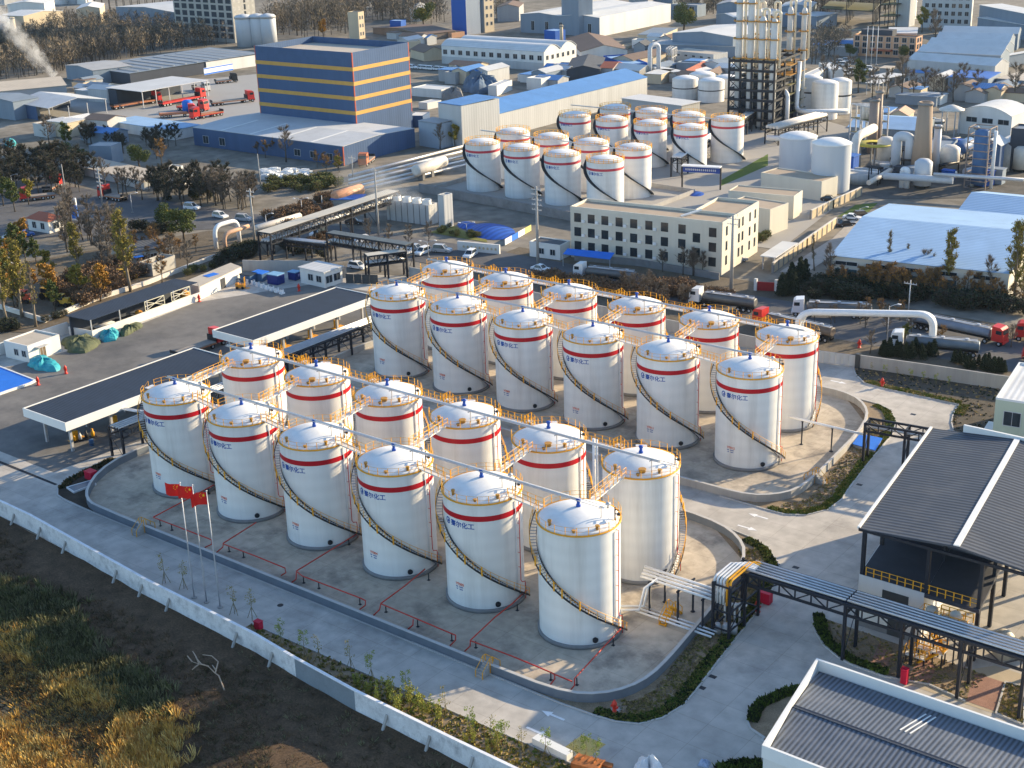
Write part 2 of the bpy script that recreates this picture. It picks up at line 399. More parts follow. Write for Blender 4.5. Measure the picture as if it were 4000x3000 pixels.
# ------------------------------------------------------------ long pipes over the tank tops
def overpipe(x0, x1, y, z, xs, lab):
    r = thing('overhead_pipeline', lab, 'pipeline', ((x0+x1)/2,y,z), 0, 'overhead pipelines above the tank rows')
    m = MB(); m.tube([(x0,y,z),(x1,y,z)], .13, 8); m.tube([(x0,y+.32,z-.05),(x1+2.6,y+.32,z-.05)], .05, 6); m.tube([(x0,y-.3,z-.05),(x1+2.9,y-.3,z-.05)], .05, 6)
    m.build('pipe', steel, r, True)
    for x in xs:
        zb = dome_z(min(TR,abs(y-17) if 10 < y < 20 else abs(y-71.5) if y > 60 else .9))
        m = MB(); m.beam((x+3.2,y,TH+.5),(x+3.2,y,z),.1); m.beam((x+3.2,y-.5,z-.15),(x+3.2,y+.5,z-.15),.1); m.build('bracket', gal, r, True)
overpipe(-1.5, FX[5]+.2, 0, 17.05, FX[:6], 'long grey pipe bundle over the domes of the row nearest the flagpoles')
overpipe(-5, 74.5, 14.5, 17.0, [q-2.4 for q in FX], 'long grey pipe bundle over the second row of domes')
overpipe(-8, CX[5]+.2, 55.05, 17.05, CX, 'long grey pipe bundle over the lettered third row of domes')
overpipe(-11, 66.5, 69.0, 17.0, [q-2.4 for q in CX], 'long grey pipe bundle over the fourth row of domes')
m = MB(); m.tube([(63.2,16.5,0),(63.2,16.5,16.6)], .2, 8); m.tube([(63.7,16.5,0),(63.7,16.5,16.6)], .12, 8)
tag(m.build('riser_pipe', whitep), 'tall white riser pipe in the gap left of the plain rear tank', 'pipe')
# ============================================================ the setting
def sheet(name, poly, z, mat, kind='structure'):
    m = MB(); poly=[(q[0],q[1]) for q in poly]; n=len(poly); a=sum(poly[i][0]*poly[(i+1)%n][1]-poly[(i+1)%n][0]*poly[i][1] for i in range(n))
    if a<0: poly=poly[::-1]
    m.add([(q[0],q[1],z) for q in poly],[list(range(n))]); o=m.build(name, mat, keep=True); o['kind']=kind; return o
def zp(n, *pts): return [g(n,x,y) for x,y in pts]
def inpoly(x, y, P):
    c = False; j = len(P)-1
    for i in range(len(P)):
        if (P[i][1] > y) != (P[j][1] > y) and x < (P[j][0]-P[i][0])*(y-P[i][1])/(P[j][1]-P[i][1])+P[i][0]: c = not c
        j = i
    return c
def scatter(P, n, rnd):
    xs=[p[0] for p in P]; ys=[p[1] for p in P]; out=[]
    t=0
    while len(out)<n and t<n*40:
        t+=1; x=rnd.uniform(min(xs),max(xs)); y=rnd.uniform(min(ys),max(ys))
        if inpoly(x,y,P): out.append((x,y))
    return out
soil  = M('bare_soil',(.115,.085,.060),.95,.35,.5,fine=.3,stain=.5,sscale=.25,scol=(.06,.05,.035))
soil2 = M('planter_soil',(.25,.19,.125),.95,.3,.8,fine=.25)
ground_m = M('town_ground',(.20,.18,.15),.95,.35,.03,stain=.75,sscale=.022,scol=(.085,.08,.06),fine=.25)
asph  = M('asphalt',(.105,.105,.11),.9,.18,.08,stain=.35,sscale=.06,scol=(.19,.18,.17),fine=.08)
yardm = M('yard_surface',(.165,.158,.15),.9,.22,.06,stain=.85,sscale=.045,scol=(.085,.085,.088),fine=.1)
roadm = M('road_concrete',(.48,.45,.405),.88,.16,.06,stain=.5,sscale=.09,scol=(.17,.165,.16),fine=.13,joints=(5,4.2))
padm  = M('bund_floor',(.47,.405,.32),.9,.2,.09,stain=.75,sscale=.16,scol=(.14,.125,.11),fine=.14,joints=(6,6))
kerbm = M('kerb_stone',(.47,.46,.44),.85,.12,.6)
farconc = M('far_concrete',(.34,.325,.30),.92,.16,.03,stain=.4,sscale=.03,scol=(.2,.19,.175))
sheet('ground',[(-5000,-23.2),(2500,-23.2),(2500,7000),(-5000,7000)],-.06,ground_m)
sheet('compound_pavement',[(-80,-22.3),(-14,-22.4),(44,-26),(77,-28.5),(135,-29.5),(170,-20),(200,90),(150,112),(87,105),(61,101.5),(-44,102),(-80,88)],0,roadm)
sheet('loading_yard',[(-74,-9),(-21,-9),(-18,33),(-20,84),(-46,88),(-60,86),(-72,62),(-68,30)],.006,yardm)
# bunds
bF=[(-3.5,-14),(20,-14),(45,-14),(75,-14),(80.5,-13.4),(83.4,-11.6),(85.2,-8.8),(85.9,-5.5),(85.6,-1),(84.9,4),(83.4,14.7),(82.2,21),(80.2,26.5),(77.4,29.6),(73.6,31.6),(67.5,32.5),(30,32.5),(-8,32.5),(-12,31),(-14.3,27),(-14.8,10),(-15.2,0),(-13.2,-6.2),(-9.5,-11),(-6.5,-13.2)]
bC=[(-14,41.5),(20,41.5),(68,41.5),(72.5,41.9),(75.3,44),(76.9,47),(77.1,52),(76.4,60),(75.3,71.4),(73.7,78.4),(71.3,82.6),(68,85.4),(63.5,86.5),(20,86.5),(-14,86.5),(-18,85),(-20,81),(-20,47),(-18,43)]
def rounded(P, it=2):
    for _ in range(it):
        Q=[]
        for i in range(len(P)):
            a=V(P[i][:2]);b=V(P[(i+1)%len(P)][:2]);Q+=[a.lerp(b,.25),a.lerp(b,.75)]
        P=[(q.x,q.y) for q in Q]
    return P
bF=rounded(bF,1); bC=rounded(bC,1)
for P,nm,lab in ((bF,'front','long low concrete bund wall ringing the tanks nearest the flagpoles'),(bC,'rear','low concrete bund wall ringing the rear two rows of tanks')):
    sheet('tank_yard_floor',P,.012,padm)
    m=MB().wallpath(P,.32,0,1.12,0,True); o=tag(m.build('bund_wall',concw if nm=='rear' else M('bund_blue_grey',(.15,.175,.205),.8,.14,.5,stain=.3,sscale=.4,scol=(.22,.23,.24)),keep=True),lab,'bund wall'); MB().wallpath(P,.4,1.125,1.2,0,True).build('coping',kerbm,o,True)  # front bund wall is a darker blue-grey than the rear concrete one
grassm = [M('lawn_green',(.085,.135,.02),.9,.35,2.),M('lawn_olive',(.19,.18,.045),.9,.35,2.),M('straw',(.40,.30,.14),.9,.3,2.),M('dark_shrub',(.022,.036,.013),.9,.4,2.)]
def tufts(name, pts, h, w, mats, n=4, rnd=RN, mi=None):
    m=MB()
    for i,(x,y) in enumerate(pts):
        k = mi if mi is not None else rnd.randrange(len(mats))
        hh=h*rnd.uniform(.5,1.3)
        for j in range(n):
            a=rnd.uniform(0,2*PI); ww=w*rnd.uniform(.6,1.3); dx,dy=math.cos(a)*ww,math.sin(a)*ww; ox,oy=rnd.uniform(-w,w),rnd.uniform(-w,w); lx,ly=rnd.uniform(-.5,.5)*hh,rnd.uniform(-.5,.5)*hh
            m.add([(x+ox-dx,y+oy-dy,.0),(x+ox+dx,y+oy+dy,.0),(x+ox+lx+dx*.4,y+oy+ly+dy*.4,hh),(x+ox+lx-dx*.4,y+oy+ly-dy*.4,hh*.9)],[(0,1,2,3)],k)
    o=m.build(name,mats,keep=True); o['kind']='stuff'; return o
def strip_pts(path, w0, w1, n, rnd=RN):
    L=[(V(path[i][:2]),V(path[i+1][:2])) for i in range(len(path)-1)]; tot=sum((b-a).length for a,b in L); out=[]
    for _ in range(n):
        t=rnd.uniform(0,tot)
        for a,b in L:
            l=(b-a).length
            if t<=l: d=(b-a)/l; q=a+d*t+V((-d.y,d.x))*rnd.uniform(w0,w1); out.append((q.x,q.y)); break
            t-=l
    return out
kF=[(58,-14.3),(75,-14.3),(80,-14.35),(84.1,-14.1),(86.8,-13.7),(89.1,-12.6),(90.5,-10.3),(91.1,-6.9),(90.6,-2.8),(89.8,2.3),(88.1,14.7),(86.8,22),(84.6,27.5),(81.3,30.9),(77.9,32.2),(73,33)]
kC=[(68,41.1),(73,41.0),(75.6,40.9),(78.4,41.0),(80.9,42.4),(82.6,45.6),(82.8,49.8),(82,53.9),(80.3,65.7),(79,76.2),(77.5,81),(74.8,85.1),(72.1,86.6),(66,87.1)]
sheet('planting_bed',kF+[(73,31.5),(80,26),(83,14),(85.5,-1),(85,-9),(80,-13.6),(58,-14.1)],.02,soil2)
sheet('planting_bed',kC+[(66,86.6),(73.5,78),(76.5,60),(76.7,47),(72,41.7)],.02,soil2)
for K in (kF,kC):
    struct(MB().wallpath(K,.18,0,.14).build('kerb',kerbm))
struct(MB().wallpath([(-4,-14.3),(58,-14.3)],.14,0,.1).build('kerb',kerbm))
lawn=tufts('lawn', [p for p in strip_pts(kF[3:-1],.15,1.5,2600)],.28,.16,grassm[:2]+[grassm[3]])
lawn2=tufts('lawn', [p for p in strip_pts(kC[2:-1],.15,1.4,2000)],.25,.15,grassm[:2])
tufts('dry_grass',[p for p in strip_pts(kF[4:-2],1.2,4.2,2200)],.18,.14,[grassm[2],grassm[1],soil2])
tufts('dry_grass',[p for p in strip_pts(kC[3:-3],1.4,4.,900)],.15,.14,[grassm[2],grassm[1],soil2])
# wall-side planter
pl=[(39,-22.4),(90,-22.4),(96,-25),(96,-29),(77,-28.5),(62,-28.1),(44,-26.2),(39,-26)]
sheet('planting_bed',pl,.03,soil2); struct(MB().wallpath([(39,-22.4),(90,-22.4)],.16,0,.14).build('kerb',kerbm))
tufts('weeds',scatter([(56,-22.6),(95,-22.6),(96,-28.7),(62,-27.9)],1900,RN),.22,.16,[grassm[1],grassm[2],M('lawn_yellow',(.30,.24,.045),.9,.3,2.),grassm[0]])
tufts('weeds',scatter([(39,-22.6),(56,-22.6),(62,-27.9),(44,-26)],260,RN),.3,.2,[grassm[1],grassm[2]])
# right-hand beds
pR=zp(15,(375,330),(400,470),(480,600),(600,700),(700,760),(1000,870),(1390,940),(1700,1080))+[V((115.4,17.5,0)),V((94,18.6,0))]
sheet('planting_bed',pR,.02,soil2); struct(MB().wallpath([(p.x,p.y) for p in pR[:8]],.2,0,.15).build('kerb',kerbm))
tufts('lawn',strip_pts([(p.x,p.y) for p in pR[:6]],.2,1.4,900),.35,.16,[grassm[3],grassm[0]])
tufts('dry_grass',scatter([(p.x,p.y) for p in pR],700,RN),.15,.14,[grassm[2],soil2,grassm[1]])
brick=M('brick_paving',(.30,.17,.13),.9,.2,1.,fine=.2)
sheet('footpath',zp(15,(870,800),(1010,830),(1080,690),(960,580)),.03,brick); sheet('footpath',zp(15,(1210,900),(1390,930),(1450,800),(1330,640)),.03,brick)
sheet('footpath',zp(15,(1710,1080),(1960,1170),(2040,920),(1790,840)),.03,brick)
pS=zp(15,(1970,1190),(2212,1290),(2212,960),(2050,920)); sheet('planting_bed',pS,.03,soil2); struct(MB().wallpath([(p.x,p.y) for p in pS],.2,0,.15,0,True).build('kerb',kerbm))
tufts('dry_grass',scatter([(p.x,p.y) for p in pS],260,RN),.2,.14,[grassm[2],grassm[1]])
sheet('pavement',[(108,10.8),(150,10.8),(150,20),(115.5,20)],.012,M('tan_concrete',(.43,.36,.26),.9,.12,.2))
p2=zp(14,(2050,1160),(2130,1080),(2212,1045))+zp(15,(100,1000),(240,965))+[V((103,-3,0)),V((104,-9,0)),V((101,-7.6,0))]+zp(14,(2180,1400),(2060,1320),(2030,1250))
sheet('planting_bed',p2,.02,soil2); struct(MB().wallpath([(p.x,p.y) for p in p2],.2,0,.15,0,True).build('kerb',kerbm)); tufts('hedge_edging',strip_pts([(p.x,p.y) for p in p2],-.2,-1.0,0)+strip_pts([(p.x,p.y) for p in p2[-1:]+p2[:5]],-1.1,-.15,900),.5,.16,[grassm[3],grassm[0]])
p3=zp(14,(1740,1659),(1830,1620),(1990,1590),(2150,1600))+[V((105,-13,0)),V((103,-17,0))]
sheet('planting_bed',p3,.02,soil2); tufts('hedge_edging',scatter([(p.x,p.y) for p in p3],700,RN),.45,.16,[grassm[3],grassm[0]])
# rear right bed
pU=zp(7,(740,1520),(755,1575),(820,1640))+zp(11,(850,0),(1000,40),(1650,180),(1600,260),(1585,330),(1600,395))+[V((92,78,0)),V((95,106,0)),V((87,104.3,0)),V((62,101.2,0))]
sheet('planting_bed',pU,.02,M('dark_soil',(.085,.072,.055),.95,.35,.6,fine=.3)); struct(MB().wallpath([(p.x,p.y) for p in pU[:9]],.18,0,.14).build('kerb',kerbm))
tufts('weeds',strip_pts([(p.x,p.y) for p in pU[2:7]],.1,1.6,900),.3,.16,[grassm[0],grassm[1],grassm[2]]); tufts('dry_grass',scatter([(p.x,p.y) for p in pU],500,RN),.2,.16,[grassm[2],grassm[3],soil2])
# left bed by the bund nose
pL=[(-13.2,-13.7),(-15.3,-12.2),(-16.8,-9.5),(-17.2,-7),(-17.7,-.8),(-15.4,-.6),(-13.4,-6.2),(-9.7,-11.2),(-4,-14.1)]
sheet('planting_bed',pL,.02,M('dark_bed',(.05,.04,.03),.95,.4,.8,fine=.3)); struct(MB().wallpath([(-4,-14.3),(-10,-14.3)]+pL[:6],.18,0,.14).build('kerb',kerbm))
tufts('hedge_edging',strip_pts(pL[1:6],-1.1,-.2,500),.4,.18,[grassm[3],M('brown_weed',(.12,.085,.04),.9,.3,2.)])
sheet('drain_channel',[(-33,-11.2),(-16.6,-11.3),(-16.6,-11.8),(-33,-11.8)],.014,M('grating',(.03,.03,.035),.8,.2,2.))
sheet('pavement_strip',[(-17.5,0),(-15.3,0),(-14.9,27),(-18,27)],.014,conc)
# painted arrows on the roads
paint=M('road_paint',(.78,.78,.78),.7,.15,1.5); ypaint=M('yellow_road_paint',(.55,.40,.13),.8,.25,1.)
def arrow(x,y,s,lab):
    m=MB(); P=[(-1.5,-.16),(.3,-.16),(.3,-.5),(1.5,0),(.3,.5),(.3,.16),(-1.5,.16)]
    m.prism([(q[0]*s,q[1]) for q in P],0,.012); o=m.build('painted_arrow',paint); o.location=(x,y,.004); tag(o,lab,'road marking','white arrows painted on the roads')
    if s<0: o.data.flip_normals()
arrow(80.6,-16.6,-1,'white arrow painted on the sunlit road beside the bund corner'); arrow(81.1,-20,1,'white arrow painted on the road beside the planted strip')
arrow(75.6,38.5,-1,'white arrow painted on the inner lane close to the rear bund'); arrow(76.1,34.5,1,'white arrow painted on the inner lane close to the front bund'); arrow(62,92.5,1,'white arrow painted on the road near the sliding gate')
sheet('yellow_marking',[(85,-20.6),(88,-20.4),(88.2,-17.6),(85.2,-17.7)],.004,ypaint)
# ------------------------------------------------------------ public road and its verges
sheet('public_road',[(-200,111.5),(260,111.5),(260,129.5),(-40,129.5),(-200,118)],.005,asph)
sheet('road_verge',[(-45,102.5),(60,102),(88,105),(260,112),(260,114),(-45,113)],.012,M('verge_soil',(.13,.105,.075),.95,.3,.3,fine=.2))
sheet('road_verge',[(-40,128.5),(14,128.8),(60,130.5),(260,131),(260,138),(14,138),(-40,134)],.012,MATS['verge_soil'])
sheet('side_street',[(-155,73),(-118,107),(-118,118),(-300,118),(-300,40),(-137,53)],.004,asph)
sheet('verge',[(-136,54),(-118,105),(-92,112),(-84,92),(-84,30),(-140,5)],.008,MATS['verge_soil'])
# ------------------------------------------------------------ rough field below the boundary wall
fm = M('field_soil',(.092,.06,.036),1.,.45,.5,fine=.35,bump=.6)
m=MB(); nx,ny=150,80; x0,x1,y0,y1=-160,190,-150,-22.8
def fh(x,y):
    return .02+.5*(math.sin(x*.21+y*.13)*math.sin(y*.31-x*.07))*max(0,min(1,(-y-26)/12))-.03*max(0,-y-27)
for j in range(ny+1):
    for i in range(nx+1):
        x=x0+(x1-x0)*i/nx; t=j/ny; yt=-22.9-max(0,min(1,(x+14)/60))*3.2-max(0,x-44)*.07; y=y0+(yt-y0)*t
        m.v.append((x,y,fh(x,y)+RN.uniform(-.08,.08)))
for j in range(ny):
    for i in range(nx):
        a=j*(nx+1)+i; m.f.append([a,a+1,a+nx+2,a+nx+1]); m.m.append(0); m.sm.append(True)
struct(m.build('field',fm,keep=True))
def weeds(name, pts, h, w, mats, n, clump=.5):
    m=MB()
    for (x,y) in pts:
        x+=RN.gauss(0,.9); y+=RN.gauss(0,.9)
        k=RN.randrange(len(mats)); z=fh(x,y); hh=h*RN.uniform(.5,1.4)
        for j in range(n):
            a=RN.uniform(0,2*PI); r=clump*RN.random()**.6; bx,by=x+r*math.cos(a)*.5,y+r*math.sin(a)*.5; tx,ty=x+r*1.5*math.cos(a),y+r*1.5*math.sin(a); b=RN.uniform(0,PI); dx,dy=w*math.cos(b),w*math.sin(b); zt=z+hh*RN.uniform(.6,1.)
            m.add([(bx-dx,by-dy,z-.05),(bx+dx,by+dy,z-.05),(tx+dx*.3,ty+dy*.3,zt),(tx-dx*.5,ty-dy*.5,zt*.95+z*.05)],[(0,1,2,3)],k if RN.random()<.8 else RN.randrange(len(mats)))
    o=m.build(name,mats,keep=True); o['kind']='stuff'; return o
wg=[M('weed_green',(.115,.12,.045),1.,.35,1.5),M('weed_grey',(.17,.165,.085),1.,.3,1.5),M('weed_dark',(.05,.05,.024),1.,.4,1.5)]
wy=[M('grass_gold',(.62,.38,.085),1.,.3,1.5),M('grass_rust',(.45,.24,.06),1.,.3,1.5),M('grass_pale',(.62,.46,.17),1.,.3,1.5)]
wb=[M('weed_brown',(.125,.08,.042),1.,.35,1.5),M('weed_umber',(.075,.05,.028),1.,.35,1.5),wg[2]]
gp=lambda *pts:[(p.x,p.y) for p in (g(12,x,y) for x,y in pts)]
weeds('green_weeds',scatter(gp((-600,0),(100,60),(600,250),(800,620),(1300,900),(1480,1120),(1300,1250),(900,1050),(500,850),(200,620),(-100,500),(-700,300)),1700,RN),1.0,.06,wg,20,.75)
weeds('golden_grass',scatter(gp((-200,480),(150,520),(280,640),(260,740),(100,640),(-200,620)),160,RN)+scatter(gp((420,850),(620,870),(900,980),(1000,1100),(900,1130),(650,1000),(450,930)),260,RN)+scatter(gp((1000,1180),(1150,1190),(1350,1170),(1520,1210),(1530,1500),(1400,1700),(900,1750),(1000,1400)),480,RN)+scatter(gp((-700,1250),(0,1200),(450,1400),(700,1600),(800,2000),(-300,2000)),900,RN),1.0,.045,wy,18,.6)
weeds('brown_weeds',scatter(gp((-200,800),(100,700),(500,900),(1000,1150),(1000,1400),(700,1500),(300,1150),(0,980),(-300,900)),900,RN),.5,.045,wb+[wy[1],wg[1]],12,.6)
weeds('scrub',scatter(gp((-800,-300),(0,-450),(300,50),(900,250),(1700,700),(2300,900),(2300,1700),(1650,1700),(1560,1250),(1400,850),(800,560),(500,200)),1500,RN),.3,.04,wb,9,.5)
weeds('scrub',scatter([(44,-27),(60,-29.2),(78,-30),(98,-30.5),(98,-50),(50,-50)],1100,RN),.32,.04,wb+[wg[1]],9,.5)
fr=MB()
for k in range(9):
    a=g(12,-60,940+k*38); b=g(12,760+k*-14,1480+k*52)
    n=40
    for i in range(n):
        if RN.random()<.12: continue
        p=a.lerp(b,i/n);q=a.lerp(b,(i+1.02)/n); fr.beam((p.x,p.y,fh(p.x,p.y)+.02),(q.x,q.y,fh(q.x,q.y)+.02),.34,.26)
struct(fr.build('furrows',M('furrow_soil',(.16,.125,.07),1.,.4,1.2,fine=.3)))

weeds('mixed_grass',scatter(gp((-500,300),(0,300),(500,600),(1300,1150),(1500,1700),(700,1800),(0,900),(-500,700)),1300,RN),.5,.04,[wy[1],wg[1],wb[0],wy[0]],12,.6)
darkg=M('works_ground',(.085,.082,.078),.95,.35,.06,stain=.5,sscale=.1,scol=(.19,.175,.15),fine=.2); dirtm=M('dirt_lot',(.20,.165,.12),.95,.3,.05,stain=.5,sscale=.06,scol=(.10,.085,.06),fine=.2)
sheet('works_ground',zl0(3,(660,1380),(900,1250),(2400,1150),(2600,1500),(2212,1640),(1000,1659),(640,1600)),.03,darkg) if False else None
# ============================================================ boundary wall, flags, canopies, racks
washm=M('whitewash',(.64,.65,.67),.9,.16,.5,stain=.75,sscale=.55,scol=(.30,.31,.33),fine=.08)
greypl=M('grey_render',(.20,.235,.27),.9,.12,.8,fine=.06)
bw=[(-44,-21.8),(-14,-22.6),(-6,-22.85),(14,-24.6),(23,-25.4),(34.6,-25.95),(44.4,-26.45),(52.2,-27.35)]
bw2=[(62.4,-28.2),(77,-28.75),(100,-29.3),(135,-29.8)]
r=thing('boundary_wall','long whitewashed boundary wall with props, between the field and the road','wall',(44,-26.4,0))
def wallpart(nm,P,mat,h0=-.7,h1=2.45,w=.26):
    MB().wallpath(P,w,h0,h1).build(nm,mat,r,True)
wallpart('wall',bw,washm); wallpart('wall',bw2,washm); wallpart('patched_panel',[bw[-1],bw2[0]],greypl,-.7,2.45,.3)
wallpart('coping',bw+bw2,M('coping_white',(.74,.75,.77),.9,.1,.7,stain=.3,sscale=.8,scol=(.4,.4,.42)),2.455,2.56,.36)
for n,x,y in ((8,50,1170),(8,225,1310),(8,450,1430),(12,940,0),(12,1190,110),(12,1430,230),(12,1990,540),(13,75,720),(13,1075,1260),(13,1440,1450),(13,1830,1620)):
    p=g(n,x,y,1.2); 
    pts=bw+bw2; yy=next(pts[i][1]+(pts[i+1][1]-pts[i][1])*(p.x-pts[i][0])/(pts[i+1][0]-pts[i][0]) for i in range(len(pts)-1) if pts[i][0]<=p.x<=pts[i+1][0] or i==len(pts)-2)
    MB().beam((p.x,yy-.1,1.5),(p.x,yy-1.25,-.5),.28,.24).build('prop',concw,r,True)
redflag=M('red_flag',(.62,.012,.01),.7,.08,1.); goldstar=M('gold_star',(.85,.55,.02),.6,.05,1.)
def flagpole(x,y,h,lab,lab2,ph,drop):
    m=MB(); r=thing('flagpole',lab,'flagpole',(x,y,0),0,'steel flagpoles by the boundary wall')
    m.tube([(0,0,0),(0,0,h*.5),(0,0,h)],[.09,.075,.045],8); m.build('pole',steel,r)
    MB().lathe([(.01,0),(.12,.06),(.12,.14),(.01,.2)],(0,0,h),10).build('finial',gal,r)
    MB().lathe([(.35,0),(.35,.12),(.16,.16)],(0,0,0),12).build('base',concw,r)
    m=MB(); nx,nz=14,8; L,Hh=2.5,1.65
    def P(u,v):
        a=math.sin(u*7+ph)*.16*u; return (x-.07-L*u*.78-a*.3, y-L*u*.35+a*1.3, h-.1-Hh*v-drop*u*u-.12*math.sin(u*5+ph)*u)
    for j in range(nz+1):
        for i in range(nx+1): m.v.append(P(i/nx,j/nz))
    for j in range(nz):
        for i in range(nx): a=j*(nx+1)+i; m.f.append([a,a+1,a+nx+2,a+nx+1]);m.m.append(0);m.sm.append(True)
    def star(u,v,s):
        for off in (.02,-.02):
            c=[]
            for k in range(10):
                rr=s if k%2==0 else s*.4; t=PI/2+k*PI/5; q=V(P(u+rr*math.cos(t)/L,v-rr*math.sin(t)/Hh)); c.append((q.x,q.y+off,q.z))
            m.add(c+[tuple(V(P(u,v))+V((0,off,0)))],[(k,(k+1)%10,10) for k in range(10)],1)
    star(.17,.25,.26); 
    for u,v in ((.33,.1),(.4,.2),(.4,.34),(.33,.45)): star(u,v,.09)
    tag(m.build('flag',[redflag,goldstar]),lab2,'flag','red flags flying over the road')
flagpole(28.1,-22.2,16,'steel flagpole, left one of the three by the wall','red flag with gold stars on the left pole',.3,.1)
flagpole(30.3,-22.05,16.2,'steel flagpole, middle one of the three by the wall','red flag with gold stars on the middle pole',1.6,.25)
flagpole(32.7,-21.9,16,'steel flagpole, right one of the three by the wall','red flag with gold stars on the right pole, its fly end hanging lowest',2.6,.55)
# canopies
croof=M('canopy_roof',(.022,.038,.068),.85,.15,.4,wave=('Y',.45,.25)); fascia=M('white_fascia',(.70,.71,.70),.7,.06,.4,stain=.15,sscale=.4,scol=(.5,.5,.48))
def canopy(x0,x1,y0,y1,z,lab,ny):
    r=thing('loading_canopy',lab,'canopy',((x0+x1)/2,(y0+y1)/2,0),0,'dark roofed canopies over the loading bays')
    MB().wallpath([(x0,y0),(x1,y0),(x1,y1),(x0,y1)],.18,z-1.45,z,0,True).build('fascia',fascia,r,True)
    MB().box(x0+.1,y0+.1,z-.32,x1-.1,y1-.1,z-.14).build('roof',croof,r,True)
    for i in range(ny):
        y=y0+2+(y1-y0-4)*i/(ny-1)
        for x in (x0+2.2,x1-2.2): MB().box(x-.2,y-.2,0,x+.2,y+.2,z-.33).build('column',gal,r,True)
    for x in (x0+2.2,x1-2.2): MB().box(x-.15,y0+.3,z-.72,x+.15,y1-.3,z-.33).build('beam',dgrey,r,True)
    for i in range(ny-1):
        y=y0+4+(y1-y0-4)*i/(ny-1); MB().box((x0+x1)/2-.5,y,0,(x0+x1)/2+.5,y+2.6,.2).box((x0+x1)/2-.3,y+.6,.2,(x0+x1)/2+.3,y+1.4,1.7).build('loading_island',yellow,r,True)
canopy(-34.6,-23.3,-4.2,31,6.1,'near loading canopy with dark roof and white fascia, left of the front tanks',5)
canopy(-39.4,-28.3,39.6,72.2,6.1,'far loading canopy with dark roof and white fascia, left of the rear tanks',5)
# racks
trackm=M('rack_steel',(.014,.018,.028),.5,.2,1.)
def rack(name,lab,cat,a,b,w,h,nb,pipes,truss=1.3,mat=None,deck=None,cols=True,group='pipe racks',ends=(0,0),tray=0):
    mat=mat or trackm; a=V((a[0],a[1],0)); b=V((b[0],b[1],0)); d=(b-a).normalized(); s=V((-d.y,d.x,0)); L=(b-a).length
    r=thing(name,lab,cat,(a+b)/2,0,group)
    P=lambda t,o,z:a+d*(L*t)+s*o+V((0,0,z))
    for i in range(nb+1):
        m=MB(); t=i/nb
        if cols:
            for o in (-w/2,w/2): m.beam(P(t,o,0),P(t,o,h),.34)
            m.beam(P(t,-w/2,.2),P(t,w/2,h-truss),.08); 
        m.beam(P(t,-w/2,h-.12),P(t,w/2,h-.12),.2); m.beam(P(t,-w/2,h-truss),P(t,w/2,h-truss),.16)
        m.build('frame',mat,r,True)
    for o in (-w/2,w/2):
        m=MB(); m.beam(P(0,o,h-.1),P(1,o,h-.1),.22,.32); m.beam(P(0,o,h-truss),P(1,o,h-truss),.2,.3)
        k=max(2,int(L/1.9))
        for i in range(k):
            m.beam(P(i/k,o,h-.1),P(i/k,o,h-truss),.15); m.beam(P(i/k,o,h-truss if i%2 else h-.1),P((i+1)/k,o,h-.1 if i%2 else h-truss),.13)
        m.build('girder',mat,r,True)
    for o,z,rad,pm in pipes:
        e0,e1=ends; MB().tube([P(-e0/L,o,h+z),P(1+e1/L,o,h+z)],rad,8).build('pipe',pm,r,True)
    if tray: MB().beam(P(0,0,h-.02),P(1,0,h-.02),w*.95,.06).build('tray',mat,r,True)
    if deck: MB().beam(P(0,0,h-truss+.1),P(1,0,h-truss+.1),w*.9,.12).build('tray',mat,r,True)
    if deck: MB().beam(P(0,0,h+.06),P(1,0,h+.06),w*.98,.1).build('deck',deck,r,True)
    return r
pp=lambda n,w,z=.2,rad=.13,pm=None:[(-w/2+w*(i+.5)/n,z,rad,pm or steel) for i in range(n)]
# right-hand rack by the warehouses
rack('pipe_rack','black truss bridge of silver pipes spanning the road from the pipe tower','pipe rack',(88.8,12.95),(100.9,13.0),3.4,7.3,1,pp(5,3.0,.2,.15),1.4,ends=(.6,0),cols=False,tray=1)
rack('pipe_rack','long black pipe rack of silver pipes on paired columns beside the open warehouse','pipe rack',(101.1,13.0),(134.5,13.1),3.4,7.3,5,pp(5,3.0,.2,.15),1.4,tray=1)
r=thing('pipe_tower','black braced tower turning silver pipes beside the front bund wall','pipe rack',(87.4,10.8,0))
for x in (86.3,88.5):
    for y in (7.5,11.2,14.6): MB().beam((x,y,0),(x,y,7.2),.3).build('column',trackm,r,True)
m=MB()
for z in (1.2,3.6,6.9):
    for y in (7.5,11.2,14.6): m.beam((86.3,y,z),(88.5,y,z),.18)
    for x in (86.3,88.5): m.beam((x,7.5,z),(x,14.6,z),.18)
for x in (86.3,88.5): m.beam((x,7.5,1.2),(x,11.2,3.6),.1); m.beam((x,11.2,1.2),(x,7.5,3.6),.1); m.beam((x,7.5,3.6),(x,11.2,6.9),.1)
m.build('bracing',trackm,r,True)
for k in range(6):
    x=86.1+k*.42; MB().tube([(x,8.1+.0*k,4.2),(x,8.1,7.3),(x,8.5,7.55),(x,12.+.35*k,7.55),(x+.5,12.2+.35*k,7.55),(89.2,12.2+.3*k,7.5)],.14,8).build('pipe',whitep if k<4 else yellow,r,True)
for k in range(4): x=86.3+k*.5; MB().tube([(x,10.4+.3*k,.35),(x,10.4+.3*k,3.0),(x+.9,10.4+.3*k,3.0)],.17,8).build('elbow_pipe',whitep,r,True)
for k in range(3): MB().lathe([(.45,0),(.45,.9),(.3,1.1),(.3,1.3)],(86.6+k*.8,8.2+k*.5,.1),12).build('pump',gal,r,True)
